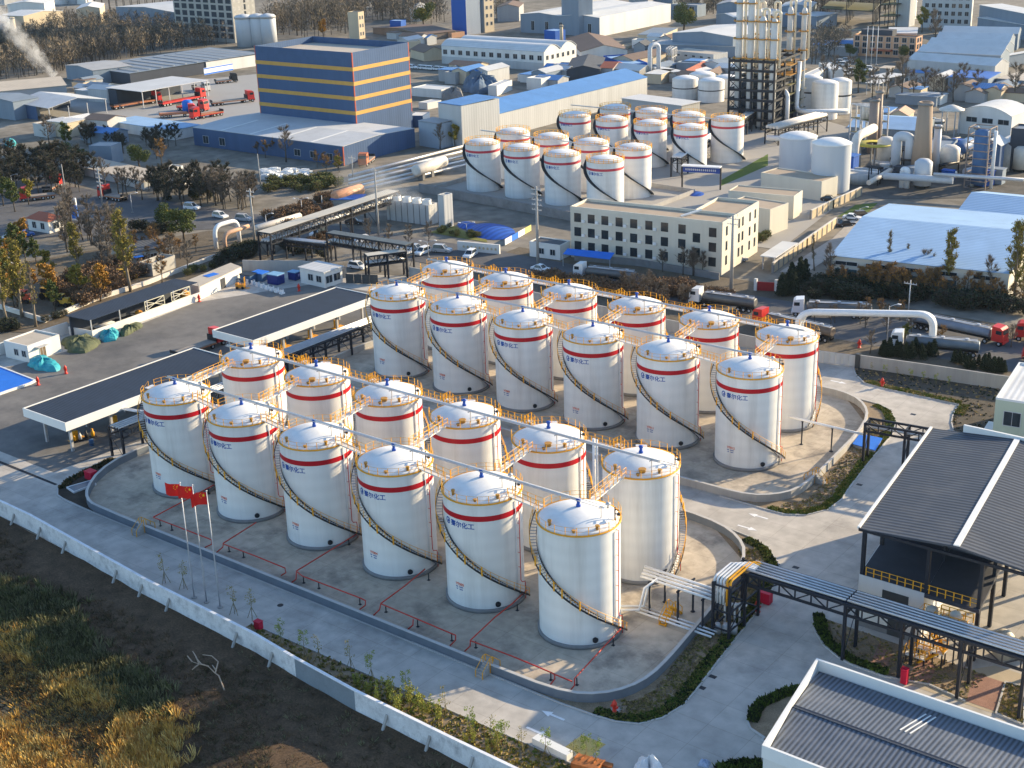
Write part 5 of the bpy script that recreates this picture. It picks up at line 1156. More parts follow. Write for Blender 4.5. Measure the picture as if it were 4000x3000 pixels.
# pipe racks through the far works
a=g(2,1420,1530); b=g(3,330,1090)
rack('pipe_rack','long black and white pipe rack running beside the far tank cluster to the steel tower','pipe rack',(a.x,a.y),(b.x-14,b.y-12),3.2,5.5,14,pp(4,3,.3,.28,whitep),1.5)
rack('pipe_rack','pipe rack loaded with thick white pipes at the foot of the steel tower','pipe rack',tuple(g(3,30,1250))[:2],tuple(g(3,450,1130))[:2],5,5,5,pp(4,5,.5,.55,pale),1.4)
a=g(2,1470,1620);b=g(2,1800,1640)
r=thing('gantry_sign','blue sign board with white lettering on a pipe gantry across the works lane','sign',(a+b)/2)
MB().beam(a+V((0,0,5.2)),b+V((0,0,5.2)),.25,1.5).build('board',M('sign_blue',(.02,.06,.28),.5,.1,.5),r,True)
d=(b-a).normalized(); m=MB()
for i in range(16): p=a+d*(.9+i*.55)+V((.08,-.2,5.1)); m.beam(p,p+d*.36,.04,.12); m.beam(p+V((0,0,.25)),p+d*.36+V((0,0,.25)),.04,.1); m.beam(p+d*.18+V((0,0,-.2)),p+d*.18+V((0,0,.45)),.04,.1)
m.build('lettering',whitep,r,True)
for p in (a,b): MB().beam(p,p+V((0,0,6.2)),.35).build('post',trackm,r,True)
MB().beam(a+V((0,0,6.3)),b+V((0,0,6.3)),2.2,.3).build('gantry',whitep,r,True)
lens(6,(1585,15),(1660,15),(1580,-8),.5,None,'small blue pond cover under the pipe gantry')
# chimneys and plant right
def chimney(n,x,y,ytop,r0,r1,mat,lab,cat='chimney',name='chimney'):
    p=g(n,x,y); h=hgt(zz(n,x,y),zz(n,x,ytop)); t=thing(name,lab,cat,p,0)
    MB().lathe([(r0,0),(r1,h),(r1*.75,h),(r1*.75,h-2)],n=24).build('shaft',mat,t); MB().lathe([(r1+.05,h-.8),(r1+.3,h-.8),(r1+.3,h-.2),(r1+.05,h-.2)],n=24,cap=False).build('collar',concd,t); return t,h
brickc=M('chimney_brick',(.36,.27,.20),.9,.15,.4,stain=.4,sscale=.3,scol=(.12,.10,.09),streak=True); rusts=M('rusty_steel',(.26,.20,.17),.6,.25,.3,stain=.4,sscale=.2,scol=(.16,.08,.04),streak=True)
chimney(3,1315,1530,880,3.0,1.9,brickc,'tall tan brick chimney with sooty top'); chimney(3,895,1320,850,1.5,1.4,rusts,'rust topped steel stack, front one of the close pair'); chimney(3,935,1310,780,1.1,1.0,rusts,'dark steel stack, rear one of the close pair'); chimney(3,1440,1500,1080,1.1,1.0,silv,'slim grey steel stack right of the brick chimney')
t,h=chimney(3,1760,1610,1090,.5,.5,silv,'blue lattice scrubber tower with a white pipe on its side','tower','scrubber_tower')
m=MB()
for dx in (-1.2,4.5):
    for dy in (-2.5,2.5): m.beam((dx,dy,0),(dx,dy,h),.3)
for k in range(9):
    z=h*k/8; 
    for dy in (-2.5,2.5): m.beam((-1.2,dy,z),(4.5,dy,z),.22)
    for dx in (-1.2,4.5): m.beam((dx,-2.5,z),(dx,2.5,z),.22)
m.build('lattice',rusts,t); MB().lathe([(2,1),(2,h*.93),(1,h*.97)],(1.7,0,0),16).build('vessel',M('vessel_blue',(.06,.14,.3),.5,.2,.5),t); MB().tube([(5.2,0,0),(5.2,0,h*.95)],.5,8).build('pipe',whitep,t)
def duct(pts,rad,lab,m_=None): P=[g(n,x,y,z) for n,x,y,z in pts]; tag(MB().tube(curve(P,5),rad,12).build('duct',m_ or silv),lab,'duct')
def at(n,x,y,h): p=g(n,x,y); return (p.x,p.y,h)
def ductw(pts,rad,lab,m_=None): tag(MB().tube(curve(pts,5),rad,12).build('duct',m_ or silv),lab,'duct')
A=at(3,735,1490,0); Bq=at(3,895,1400,0); ductw([A,(A[0],A[1],10),(Bq[0],Bq[1],10)],1.3,'pale bent duct leading into the close pair of stacks',pale)
A=at(3,1095,1510,0); Bq=at(3,1210,1520,0); ductw([A,(A[0],A[1],11),(Bq[0],Bq[1],11),(Bq[0],Bq[1],5)],1.4,'thick grey inverted U duct left of the brick chimney')
A=at(3,1155,1620,0); Bq=at(3,1195,1625,0); ductw([A,(A[0],A[1],5),(Bq[0],Bq[1],5),Bq],.8,'small white inverted U duct below the brick chimney',whitep)
duct(((3,1000,1520,3.5),(3,1600,1560,3.5)),.95,'long grey horizontal duct passing in front of the brick chimney'); duct(((3,1430,1505,5),(3,2212,1555,5)),.5,'thin grey pipe running to the right edge behind the warehouses',steel); duct(((3,870,1580,2),(3,1060,1470,3)),.7,'tan duct slanting up beside the round clarifier',pale)
A=g(3,585,1310); duct(((3,-10,1190,6),(3,330,1212,6),(3,545,1232,6)),.8,'long pale blue pipe crossing above the twin silver tanks',silv)
A=at(3,160,1090,0); Bq=at(3,60,1060,0); ductw([A,(A[0],A[1],11.5),(Bq[0],Bq[1],11.5)],.75,'white bent pipe at the foot of the steel tower',whitep)
A=at(3,240,1050,0); ductw([(A[0],A[1]+1,20),(A[0],A[1],4),(A[0]+4,A[1]-2,4),(A[0]+16,A[1]+6,4)],.75,'white drop pipe on the right flank of the steel tower',whitep)
rw=random.Random(77)
sheet('works_ground',zl(3,(660,1380),(900,1250),(2400,1150),(2700,1500),(2400,1700),(1000,1720),(640,1640)),.03,M('works_ground',(.085,.082,.078),.95,.35,.06,stain=.5,sscale=.1,scol=(.19,.175,.15),fine=.2))
for i in range(46):                                    # small plant houses, skids and vessels in the works
    x,y=rw.uniform(900,2190),rw.uniform(1300,1600); p=g(3,x,y); s=rw.uniform(1.2,3.2); hh=rw.uniform(1.6,4.5); m=MB(); k=i%3
    if k==0: m.box(-s,-s*.6,0,s,s*.6,hh); m.box(-s-.2,-s*.6-.2,hh+.01,s+.2,s*.6+.2,hh+.2); m.box(-s*.4,-s*.62,.05,-s*.1,-s*.6-.003,min(2,hh*.8))
    elif k==1: m.tube([(-s,0,hh*.4+.6),(s,0,hh*.4+.6)],hh*.3,12); m.box(-s*.6,-.4,0,-s*.5,.4,hh*.4); m.box(s*.5,-.4,0,s*.6,.4,hh*.4)
    else:
        for q in (-s,s):
            for w_ in (-1,1): m.beam((q,w_,0),(q,w_,hh*1.4),.25)
        m.beam((-s,-1,hh*1.4),(s,-1,hh*1.4),.3); m.beam((-s,1,hh*1.4),(s,1,hh*1.4),.3); m.tube([(-s-1,0,hh*1.4),(s+1,0,hh*1.4)],.35,8)
    o=m.build(['plant_house','horizontal_vessel','pipe_stand'][k],[[wmat('bluegrey'),wmat('lgrey'),wmat('dark'),wmat('blue')][i%4],[silv,steel,rusts][i%3],[rusts,gal,trackm][i%3]][k],keep=True); o.location=p; o.rotation_euler=(0,0,rw.choice((0,1.57,.1,1.2))); tag(o,['small flat roofed plant house crowded in the works around the brick chimney','small horizontal vessel crowded in the works around the brick chimney','low pipe stand crowded in the works around the brick chimney'][k],['plant house','vessel','pipe stand'][k],['small plant houses in the works','small vessels in the works','low pipe stands in the works'][k])
p=g(3,790,1560); t=thing('clarifier','low round pale clarifier between the stacks and the twin tanks','tank',p); MB().lathe([(5.5,0),(5.5,2.6),(4.8,2.6),(4.8,1.9),(.1,1.7)],n=36).build('basin',wmat('lgrey'),t); MB().box(-5.4,-.4,2.65,5.4,.4,2.95).build('bridge',whitep,t)
p=g(3,900,1440); t=thing('stack_platform','yellow green ring platform round the foot of the close stacks','platform',p); MB().lathe([(2.2,6.5),(5.2,6.5),(5.2,6.8),(2.2,6.8)],n=20,cap=False).build('deck',M('lime_deck',(.40,.36,.06),.6,.2,.6),t)
for k in range(6): a=k*PI/3; MB().beam((4.4*math.cos(a),4.4*math.sin(a),0),(4.4*math.cos(a),4.4*math.sin(a),6.5),.4).build('leg',concd,t)
def frame(n,K,L,R,h,levels,lab,mat=None,name='steel_frame',nx=3,ny=2,zc=0,stuffit=True):
    k,l,r_=toW((n,*K),zc),toW((n,*L),zc),toW((n,*R),zc); t=thing(name,lab,'steel frame',k); P=lambda a,b,z:V((k.x,k.y,0))+(r_-k)*a+(l-k)*b+V((0,0,z-zc*0))
    m=MB()
    for i in range(nx+1):
        for j in range(ny+1): m.beam(P(i/nx,j/ny,0),P(i/nx,j/ny,h),.35)
    m.build('uprights',mat or trackm,t,True)
    for v in range(1,levels+1):
        z=h*v/levels; m=MB()
        for j in range(ny+1): m.beam(P(0,j/ny,z),P(1,j/ny,z),.3)
        for i in range(nx+1): m.beam(P(i/nx,0,z),P(i/nx,1,z),.3)
        m.build('floor_beams',mat or trackm,t,True)
        if stuffit and v<levels: m=MB(); m.prism([P(0,0,0)[:2],P(1,0,0)[:2],P(1,1,0)[:2],P(0,1,0)[:2]],z+.2,z+.3); m.build('floor_grating',MATS['olive_grating'],t,True)
    return t,P
t,P=frame(3,(870,1300),(700,1260),(1020,1300),13,3,'pale pipe structure with small vessels behind the close stacks',gal)
for i in range(5): q=P(.2+.17*i,.5,9); MB().lathe([(.9,0),(.9,3.5),(.4,4.2)],q,12).build('vessel',pale,t,True)
rs=random.Random(5)
# small plant clutter: tanks and boxes among the works
for i,(n,x,y) in enumerate(((3,1330,1620),(3,1010,1440),(3,2000,1500),(3,2100,1380),(3,1560,1480),(3,1500,1330),(3,1900,1440),(3,2180,1480),(3,1250,1420))):
    p=g(n,x,y); rr=rs.uniform(1.6,2.8); hh=rs.uniform(4,8); t=thing('process_vessel',['dark vessel below the brick chimney','vessel left of the brick chimney','vessel behind the scrubber tower','vessel under the hopper house','vessel among the grey roofs right of the slim stack','vessel on the low roof by the slim stack','blue vessel beside the scrubber tower','vessel at the far right edge of the works','squat vessel behind the inverted U duct'][i],'vessel',p)
    MB().lathe([(rr,.8),(rr,hh),(rr*.6,hh+.8),(.2,hh+1)],n=18).build('shell',[silv,pale,concd][i%3],t)
    for k in range(4): a=PI/4+k*PI/2; MB().beam((rr*.8*math.cos(a),rr*.8*math.sin(a),0),(rr*.8*math.cos(a),rr*.8*math.sin(a),1),.3).build('leg',dgrey,t)
hcyl('blue horizontal vessel among the grey roofs near the right edge',g(3,1650,1290,3),g(3,1740,1240,3),2,MATS['vessel_blue'],concd)
# -------- blue striped tower block and its neighbours
K=(1,750,1268); hl=hgt(zz(1,762,1432),zz(*K))
o=B('low_blue_hall','low navy hall with pale ribbed roof in front of the striped tower','industrial hall',K,(0,1665,1103),(1,1332,1108),hl,'gy','navy','silver',rise=.8,ov=.1)
for s in (.2,.4,.6,.8): MB().beam((0.05,o.ly*s,hl+.22),(o.lx/2,o.ly*s,hl+1.02),.9,.05).build('skylight',fascia,o.r)
wins(o,'L',3,6,7,1.2,2.6,2.0); wins(o,'L',2,o.ly-14,8,1.2,2.6,2.4)
rt=M('red_trim',(.45,.09,.05),.6,.1,1.)
MB().box(-.03,-.03,0,.3,.3,hl).build('corner_trim',rt,o.r)
kb=W(*zz(1,870,1078),hl); lo,hi=0,120
for _ in range(40):
    mdl=(lo+hi)/2; d=V((kb.x,kb.y,mdl))-CP; yy=1500-FPX*d.dot(CU)/d.dot(CF)
    if yy>zz(1,0,455)[1]: lo=mdl
    else: hi=mdl
th=lo; k=V((kb.x,kb.y,th)); l=toW((0,2196,396),th); rr_=toW((1,1320,365),th)
o=B('striped_tower','tall navy block with four yellow bands rising from the low hall','tower block',k,l,rr_,th,'flat','navy','beige',par=2.2)
for f0 in (.215,.415,.62,.825):
    z=hl+(th-hl)*(1-f0)-1.0; MB().wallpath([(-.03,-.03),(o.lx+.03,-.03),(o.lx+.03,o.ly+.03),(-.03,o.ly+.03)],.12,z,z+1.25,0,True).build('yellow_band',M('ochre_band',(.50,.29,.07),.6,.1,.5),o.r)
for x,y in ((0,0),(o.lx,0),(0,o.ly)): MB().box(x-(.03 if x==0 else .3),y-(.03 if y==0 else .3),hl,x+(.03 if x else .3),y+(.03 if y else .3),th+.01).build('corner_trim',rt,o.r)
B('annex_tower','blue roofed annex stepping up beside the striped tower, higher part','industrial hall',(1,1770,910),(1,1590,880),(1,2100,845),(1,1740,1275),'mono','lgrey','midblue',rise=.3,ov=.1)
B('annex_tower','small navy and grey annex with flat roof, lower part beside the far tanks','industrial hall',(1,1572,1066),(1,1402,1040),(1,1700,1040),(1,1580,1288),'mono','steelblue','grey',rise=.2,ov=.1)
K=toW((1,2050,995),8); R=toW((2,1168,668),8); d=(R-K).normalized(); n_=V((-d.y,d.x,0))*20
B('long_blue_shed','very long pale shed with blue gable roof behind the far tank cluster','industrial hall',K,K+n_,R,8,'gx','lgrey','midblue',rise=2.6,ov=.2)
B('low_white_hall','low hall with white and blue edged roof behind the far tanks','shed',(2,1465,910),(2,950,845),(2,1575,870),5,'slab','lgrey','white')
# ============================================================ far left: sheds, yard, tower blocks
sheet('truck_yard',zl(0,(900,1130),(300,1000),(200,930),(1000,760),(2212,640))+zl(1,(600,500),(1300,650))+zl(0,(2212,1000),(1660,1110)),.02,M('yard_concrete',(.33,.325,.315),.9,.14,.03,stain=.3,sscale=.03,scol=(.22,.215,.21)))
k=g(0,2035,372);l=g(0,1530,330);q=g(1,20,343)
o=B('concrete_block','unfinished grey concrete apartment block with rows of empty dark openings','apartment block',k,l,q,55,'flat','raw','grey',zc=0)
hole=M('dark_opening',(.04,.05,.065),.9,.2,1.)
wins(o,'L',8,o.ly*.06,o.ly*.125,2,o.ly*.085,2.6,15,3.6,'window_opening',hole,False); wins(o,'R',5,o.lx*.1,o.lx*.2,2,o.lx*.10,2.2,15,3.6,'window_opening',M('grey_infill',(.42,.41,.38),.8,.2,1.),False); wins(o,'R',1,o.lx*.55,1,2,o.lx*.09,2.8,15,3.6,'window_opening',hole,False)
for i,(xx,rr) in enumerate(((2125,4.4),(2240,4.4),(2330,4.2))):
    p=g(0,xx,400) if xx<2212 else g(1,xx-2212,395); t=thing('silo','grey cylindrical silo at the foot of the unfinished block, %s of three'%['left','middle','right'][i],'silo',p); MB().lathe([(rr,0),(rr,15),(rr*.9,15.6),(.1,16.4)],n=24).build('shell',silv,t); MB().lathe([(rr+.05,14),(rr+.3,14),(rr+.3,15)],n=24,cap=False).build('rim',gal,t)
o=B('dark_hall','long dark grey hall with pale roof ridges beyond the truck yard','industrial hall',(0,1120,632),(0,800,560),(1,40,466),(0,1110,735),'mono','dark','steel',rise=.5)
MB().box(o.lx*.56,-.35,0,o.lx,-.01,o.h-.1).build('white_front',wmat('white'),o.r)
for i in range(11): MB().box(o.lx*(.06+.088*i),.4,o.h+.32,o.lx*(.06+.088*i)+.7,o.ly*.9,o.h+.5).build('roof_rib',rmat('grey'),o.r)
r=thing('banner_sign','white and blue banner sign on the white front of the dark hall','sign',g(0,1870,620)); a=toW((0,1742,618),4.8);b=toW((0,1990,575),4.8); d=(b-a).normalized(); nn=V((d.y,-d.x,0)); MB().beam(a+nn*1.5,b+nn*1.5,.2,3.0).build('panel',whitep,r,True); MB().beam(a+nn*1.66+V((0,0,-1.1)),b+nn*1.66+V((0,0,-1.1)),.1,.6).build('stripe',bm,r,True); MB().beam(a+nn*1.66+V((0,0,1.2)),b+nn*1.66+V((0,0,1.2)),.1,.4).build('stripe',bm,r,True)
wins(o,'R',2,o.lx*.60,o.lx*.13,1,3.2,1.8)
for x in (.60,.73): pass
B('grey_hall','lower grey hall behind the left end of the dark hall','industrial hall',(0,800,610),(0,565,565),(0,1000,545),6,'gx','bluegrey','grey',rise=1)
o=B('open_canopy','wide flat pale grey canopy on posts in front of the dark hall','canopy',(0,1225,790),(0,1005,740),(0,1790,690),6.5,'slab','dark','silver',walls=False,cols=5)
MB().box(.5,o.ly*.75,0,o.lx-.5,o.ly-.3,5.8).build('rear_wall',wmat('dark'),o.r)
o=B('open_shed','open gabled shed with pale roof and blue end wall at the truck yard','shed',(0,420,937),(0,105,882),(0,910,857),(0,435,1060),'gy','navy','silver',rise=2.2,walls=False,cols=3); MB().box(0,o.ly*.35,0,.3,o.ly,o.h-.2).build('side_wall',wmat('navy'),o.r); MB().box(.3,o.ly-.3,0,o.lx-.3,o.ly,o.h-.2).build('end_wall',wmat('dark'),o.r)
B('beige_hall','long low hall with sunlit cream roof below the steam plume','industrial hall',(0,570,738),(0,-260,815),(0,650,655),5,'gy','grey','beige',rise=2.0)
B('grey_shed','small dark grey shed at the left edge of the truck yard','shed',(0,110,880),(0,-200,840),(0,140,820),7,'gx','bluegrey','steel',rise=.8)
B('concrete_yard_wall','pale broken yard wall with dark opening beside the open canopy','wall',(0,960,900),(0,740,830),(0,985,770),(0,965,910),'flat','raw','grey',ly=3) if False else None
B('blue_shed','long low shed with pale blue roof along the truck yard','shed',(0,1500,1122),(0,945,1045),(0,1740,1078),3.6,'slab','white','lblue')
B('small_shed','small white shed with cream roof beside the pale blue roofed shed','shed',(0,1210,1135),(0,945,1078),(0,1275,1085),(0,1205,1168),'slab','white','beige',ov=.15)
B('grey_block_house','windowless grey concrete block among the shrubs','building',(0,955,1262),(0,765,1258),(0,1112,1228),(0,965,1425),'flat','bluegrey','grey',par=.2)
B('long_shed','long low shed with flat pale roof beside the dark conifers','shed',(0,1240,1566),(0,500,1392),(0,1440,1497),(0,1238,1640),'slab','lgrey','beige',ov=.2)
for i,(x,y) in enumerate(((1560,1540),(1660,1500),(1500,1450))): B('white_hut','small white hut right of the long pale roofed shed, %s one'%['nearest','right hand','farthest'][i],'hut',(0,x,y),(0,x-90,y-12),(0,x+70,y-22),2.8,'flat','white','beige',par=.2)
mound('tarpaulin_heap',zl(0,(40,1250),(90,1225),(140,1230),(130,1275),(60,1280)),1.6,tealt,'turquoise covered heap at the far left verge','tarpaulin',9)
rb=random.Random(21)
for i in range(30):
    x=60+rb.random()*460; y=1490+(x-60)*-.0+rb.random()*70; p=g(1,x,y); s=rb.uniform(.9,1.6); m=MB().prism([(-s,-s*.7),(s,-s*.7),(s,s*.7),(-s,s*.7)],0,s*.9); m.prism([(-s*.5,-s*.35),(s*.5,-s*.35),(s*.5,s*.35),(-s*.5,s*.35)],s*.9+.002,s*1.05)
    q=m.build('concrete_block',fascia,keep=True); q.location=p; q.rotation_euler=(0,0,rb.uniform(0,1)); tag(q,'pale precast block in the stack yard below the low navy hall','block','pale precast blocks in the stack yard')
# ---- around and behind the striped tower
o=B('beige_tower','slim beige tower with six windows behind the striped tower','tower block',(1,880,105),(1,790,102),(1,985,98),(1,905,338),'flat','beige','dark',par=.3); wins(o,'R',2,o.lx*.28,o.lx*.42,o.h*.12,o.lx*.2,1.8,3,o.h*.3)
B('blue_box_house','blue sheet metal box house right of the slim beige tower','building',(1,1250,180),(1,1155,178),(1,1305,170),(1,1250,296),'flat','blue','lblue',par=.2)
k=g(1,1822,302);o=B('blue_tower','tall tower with bright blue left face and white right face','tower block',k,g(1,1697,280),g(1,1932,288),48,'flat','blue','white',zc=0); MB().box(.02,-.12,0,o.lx,-.005,48).build('white_face',wmat('white'),o.r)
wins(o,'R',2,o.lx*.2,o.lx*.6,4,1.2,2.2,4,8)
k=g(1,1978,282);o=B('beige_tower','beige tower with four window rows beside the blue and white tower','tower block',k,g(1,1930,272),g(1,2060,270),40,'flat','beige','tan',zc=0); wins(o,'R',2,o.lx*.28,o.lx*.45,3.5,1.4,1.8,8,4.2)
o=B('vaulted_hall','white two storey hall with twin vaulted roofs and square windows','industrial hall',(2,275,452),(1,1602,396),(2,572,392),(2,278,612),'ay2','white','white',rise=2.6); wins(o,'L',13,o.ly*.04,o.ly*.077,o.h*.55,2.2,2.,1); wins(o,'R',6,o.lx*.1,o.lx*.16,o.h*.55,1.7,1.8,1)
MB().box(-.2,0,0,-.01,o.ly,o.h*.42).build('lower_band',wmat('lgrey'),o.r)
B('pale_house','gabled beige house between striped tower and vaulted hall','house',(1,1450,455),(1,1335,425),(1,1600,432),(1,1455,530),'gy','beige','brown',rise=2.2)
B('pale_house','flat beige house behind the gabled beige house','house',(1,1310,362),(1,1220,345),(1,1395,345),4,'flat','beige','tan')
B('pale_house','small salmon house at the foot of the blue and white tower','house',(1,1690,285),(1,1570,270),(1,1790,270),(1,1690,330),'flat','salmon','tan')
B('brown_roof_hall','low wide brown roofed hall behind the blue box house','industrial hall',(1,1450,300),(1,1010,240),(1,1700,265),3,'gx','brown','brown',rise=1.5)
B('white_store','low white store with grey openings behind the striped tower','building',(1,1600,775),(1,1345,755),(1,1690,742),(1,1600,850),'flat','white','white',par=.3)
B('white_store','small white store with drums right of the striped tower','building',(1,1480,890),(1,1360,890),(1,1600,865),2.5,'flat','white','silver',par=.2)
mound('material_heap',zl(1,(1780,790),(1880,740),(2000,740),(2120,790),(1950,820)),5,M('slate_heap',(.12,.17,.24),.9,.3,.2),'large blue grey heap of material behind the annex','heap',11); mound('material_heap',zl(1,(1600,860),(1680,810),(1780,830),(1800,870)),3.5,M('grey_heap',(.22,.21,.20),.95,.3,.2),'grey heap of material beside the annex roof','heap',12)
B('roof_plant_house','navy and white plant house on the ground right of the striped tower','building',(1,1440,1000),(1,1340,985),(1,1500,965),4,'flat','navy','white',par=.2)
# ---- centre back
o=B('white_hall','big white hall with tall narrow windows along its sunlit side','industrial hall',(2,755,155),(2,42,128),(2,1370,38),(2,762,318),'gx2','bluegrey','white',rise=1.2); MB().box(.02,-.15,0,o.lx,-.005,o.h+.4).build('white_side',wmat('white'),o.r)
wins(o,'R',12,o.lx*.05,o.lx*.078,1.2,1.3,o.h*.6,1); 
for i in range(5): wins(o,'L',1,o.ly*(.12+.18*i),1,1.5,2,o.h*.5,1)
k=g(2,578,315);o=B('grey_tower','tall slab tower with blue upper face behind the vaulted hall','tower block',k,g(2,432,292),g(2,658,296),50,'flat','bluegrey','grey',zc=0); MB().box(-.15,.05,26,-.005,o.ly-.05,50).build('blue_cladding',wmat('blue'),o.r)
B('brown_roof_hall','hall with broad brown gable roof and pale front beside the slab tower','industrial hall',(2,595,447),(2,468,335),(2,925,378),(2,600,498),'gy','white','brown',rise=2.5)
B('white_wing','long pale wing wall running right from the brown roofed hall','building',(2,925,415),(2,905,400),(2,1190,345),(2,925,440),'flat','beige','tan')
B('blue_box_house','blue sheet metal box house beside the slab tower','building',(2,372,268),(2,278,260),(2,465,255),(2,378,382),'flat','blue','lblue',par=.2)
chimney(2,428,390,215,.9,.8,M('tan_stack',(.5,.42,.3),.7,.15,.5),'thin tan stack in front of the second blue box house')
for K,L,R,h,rt_,wl,rf,lab in (((2,760,600),(2,512,528),(2,800,500),5,'gx','dark','dark','dark roofed house right of the vaulted hall'),((2,985,555),(2,790,480),(2,1005,480),5,'flat','blue','lblue','pale blue roofed house behind the dark roofed one'),
   ((2,1045,520),(2,985,482),(2,1330,462),5,'gx','beige','brown','brown roofed house with tan walls before the white flat building'),((2,870,590),(2,735,598),(2,960,548),5,'gy','grey','red','house with rusty red and grey gable roofs'),
   ((2,1100,612),(2,868,590),(2,1180,582),4.5,'gy','raw','white','white roofed shed above the long blue shed'),((2,1400,620),(2,1190,580),(2,1420,600),4,'slab','beige','white','small white roofed shed right of the tall bent duct'),
   ((2,1560,640),(2,1440,640),(2,1710,565),4,'gx','brick','red','long red roofed house left of the steel tower'),((2,1740,660),(2,1650,650),(2,1840,610),4,'gx','grey','brown','dim grey house against the steel tower'),((2,1290,640),(2,1190,620),(2,1400,600),4,'slab','beige','white','beige shed with flat white roof under the bent duct'),
   ((2,1150,395),(2,1040,400),(2,1200,370),4,'gx','grey','dark','small dark roofed house before the long pale wing'),((2,1300,300),(2,1130,280),(2,1430,240),5,'slab','beige','steel','flat shed at the foot of the big white hall')):
    B('house',lab,'house',K,L,R,h,rt_,wl,rf,rise=1.6)
o=B('white_flat_building','white flat roofed building with small high windows left of the steel tower','building',(2,1740,470),(2,1390,435),(2,1795,442),(2,1738,560),'flat','lgrey','beige',par=.3); wins(o,'L',5,o.ly*.1,o.ly*.19,o.h*.55,1.6,.7,1)
B('grey_hall','wide grey hall with white roof edge behind the white flat building','industrial hall',(2,1930,400),(2,1190,380),(2,2000,360),5,'slab','bluegrey','grey'); B('grey_hall','dark grey hall with white roof left of the steel tower','industrial hall',(2,1910,320),(2,1465,270),(3,50,250),9,'gx','bluegrey','white',rise=1.5)
B('grey_hall','raised white roofed hall behind the dark grey hall','industrial hall',(2,1920,150),(2,1690,130),(3,80,120),9,'gx','bluegrey','white',rise=1.2); B('grey_hall','long bluish hall with pale roof directly behind the steel tower','industrial hall',(3,420,140),(2,1990,100),(3,450,100),(3,425,250),'slab','bluegrey','silver')
o=B('grey_block','dim grey office block behind the big white hall','building',(2,1600,45),(2,1372,35),(2,1650,30),(2,1600,150),'flat','bluegrey','grey'); wins(o,'L',3,o.ly*.2,o.ly*.3,o.h*.5,3,2.5)
A=at(2,1190,690,0); Bq=at(2,1265,680,0); ductw([A,(A[0],A[1],14),(Bq[0],Bq[1],14),Bq],.9,'tall bent grey duct at the right end of the long blue shed')
t,P=frame(2,(1380,570),(1330,560),(1420,545),7,2,'thin pale pipe frame in front of the white flat building',gal)
B('white_store','white store with dark openings behind the long blue shed','building',(2,285,665),(2,48,640),(2,355,635),(2,285,728),'flat','white','white',par=.3); B('white_store','white lorry height store at the end of the heap yard','building',(1,2080,740),(1,2010,735),(1,2212,690),4,'flat','white','silver',par=.2)
# ---- right back
o=B('salmon_block','salmon coloured three storey block with dark roof edge and parking in front','building',(3,1283,322),(3,740,297),(3,1363,306),(3,1278,508),'flat','salmon','dark',par=.6); wins(o,'L',8,o.ly*.06,o.ly*.125,1.2,2.0,2.0,3,(o.h-2.2)/3+.4); wins(o,'R',2,o.lx*.3,o.lx*.4,1.2,1.8,2.,3,(o.h-2.2)/3+.4)
MB().box(-2.4,o.ly*.36,2.8,-.01,o.ly*.7,3.4).build('entrance_canopy',rmat('red'),o.r); MB().box(o.lx*.2,o.ly*.4,o.h-.5,o.lx*.9,o.ly*.9,o.h+2.2).build('roof_block',wmat('dark'),o.r)
for i,x in enumerate((845,890,935)): p=g(3,x,560); t=thing('flagpole','bare white flagpole before the salmon block, %s of three'%['left','middle','right'][i],'flagpole',p,0,'bare flagpoles'); MB().tube([(0,0,0),(0,0,16)],.14,6).build('pole',whitep,t); MB().lathe([(.5,0),(.5,.3)],n=10).build('base',concw,t)
k=g(3,1745,252);o=B('high_rise','grey high rise with white sunlit end at the top right','apartment block',k,g(3,1318,238),g(3,1818,250),45,'flat','lgrey','grey',zc=0); wins(o,'L',7,o.ly*.09,o.ly*.135,2.5,o.ly*.075,2.0,11,3.8); wins(o,'R',2,o.lx*.3,o.lx*.4,2.5,1.6,1.8,11,3.8); MB().box(.02,-.12,0,o.lx,-.005,45).build('white_end',wmat('white'),o.r)
K=toW((3,1955,602),6);L=toW((3,1205,538),6)
for i,(y1,x0,x1,yy) in enumerate(((598,1205,1960,538),(505,1290,2010,468),(438,1370,2050,405),(375,1450,2090,355),(315,1500,2160,300))):
    a=toW((3,x1,y1),6);b=toW((3,x0,yy),6); d=(a-b).normalized(); nn=V((-d.y,d.x,0)); B('ridge_hall',['nearest','second','middle','fourth','farthest'][i]+' of the stepped white roofed halls at the top right','industrial hall',a,b,a+nn*12,7,'gy','bluegrey' if i else 'lgrey','white',rise=2.2,ov=.1)
B('blue_shed','shed with bright blue roof and white stripe before the stepped halls','shed',(3,1905,678),(3,1560,660),(3,2010,622),(3,1900,812),'slab','bluegrey','blue',ov=.2); B('beige_shed','shed with pale beige roof at the right edge beside the blue roofed shed','shed',(3,2500,720),(3,1972,675),(3,2530,640),4.5,'slab','bluegrey','beige',ov=.2)
o=B('vaulted_hall','white vaulted hall with strip windows above the right hand works','industrial hall',(3,2110,1010),(3,1652,965),(3,2260,950),(3,2110,1200),'ax','white','white',rise=2.5); wins(o,'L',3,o.ly*.15,o.ly*.3,o.h*.6,o.ly*.2,1.5)
B('blue_grey_hall','low hall with wide blue grey roof behind the close pair of stacks','industrial hall',(3,1310,1130),(3,735,1070),(3,1440,1020),5,'gy','bluegrey','lblue',rise=1.8); B('peach_house','small house with peach coloured roof above the blue grey hall','house',(3,1210,1000),(3,1050,990),(3,1262,960),4,'gx','beige','peach',rise=1.6)
B('blue_hut','small blue roofed hut above the blue grey hall','hut',(3,1030,970),(3,950,968),(3,1110,925),4,'slab','grey','midblue')
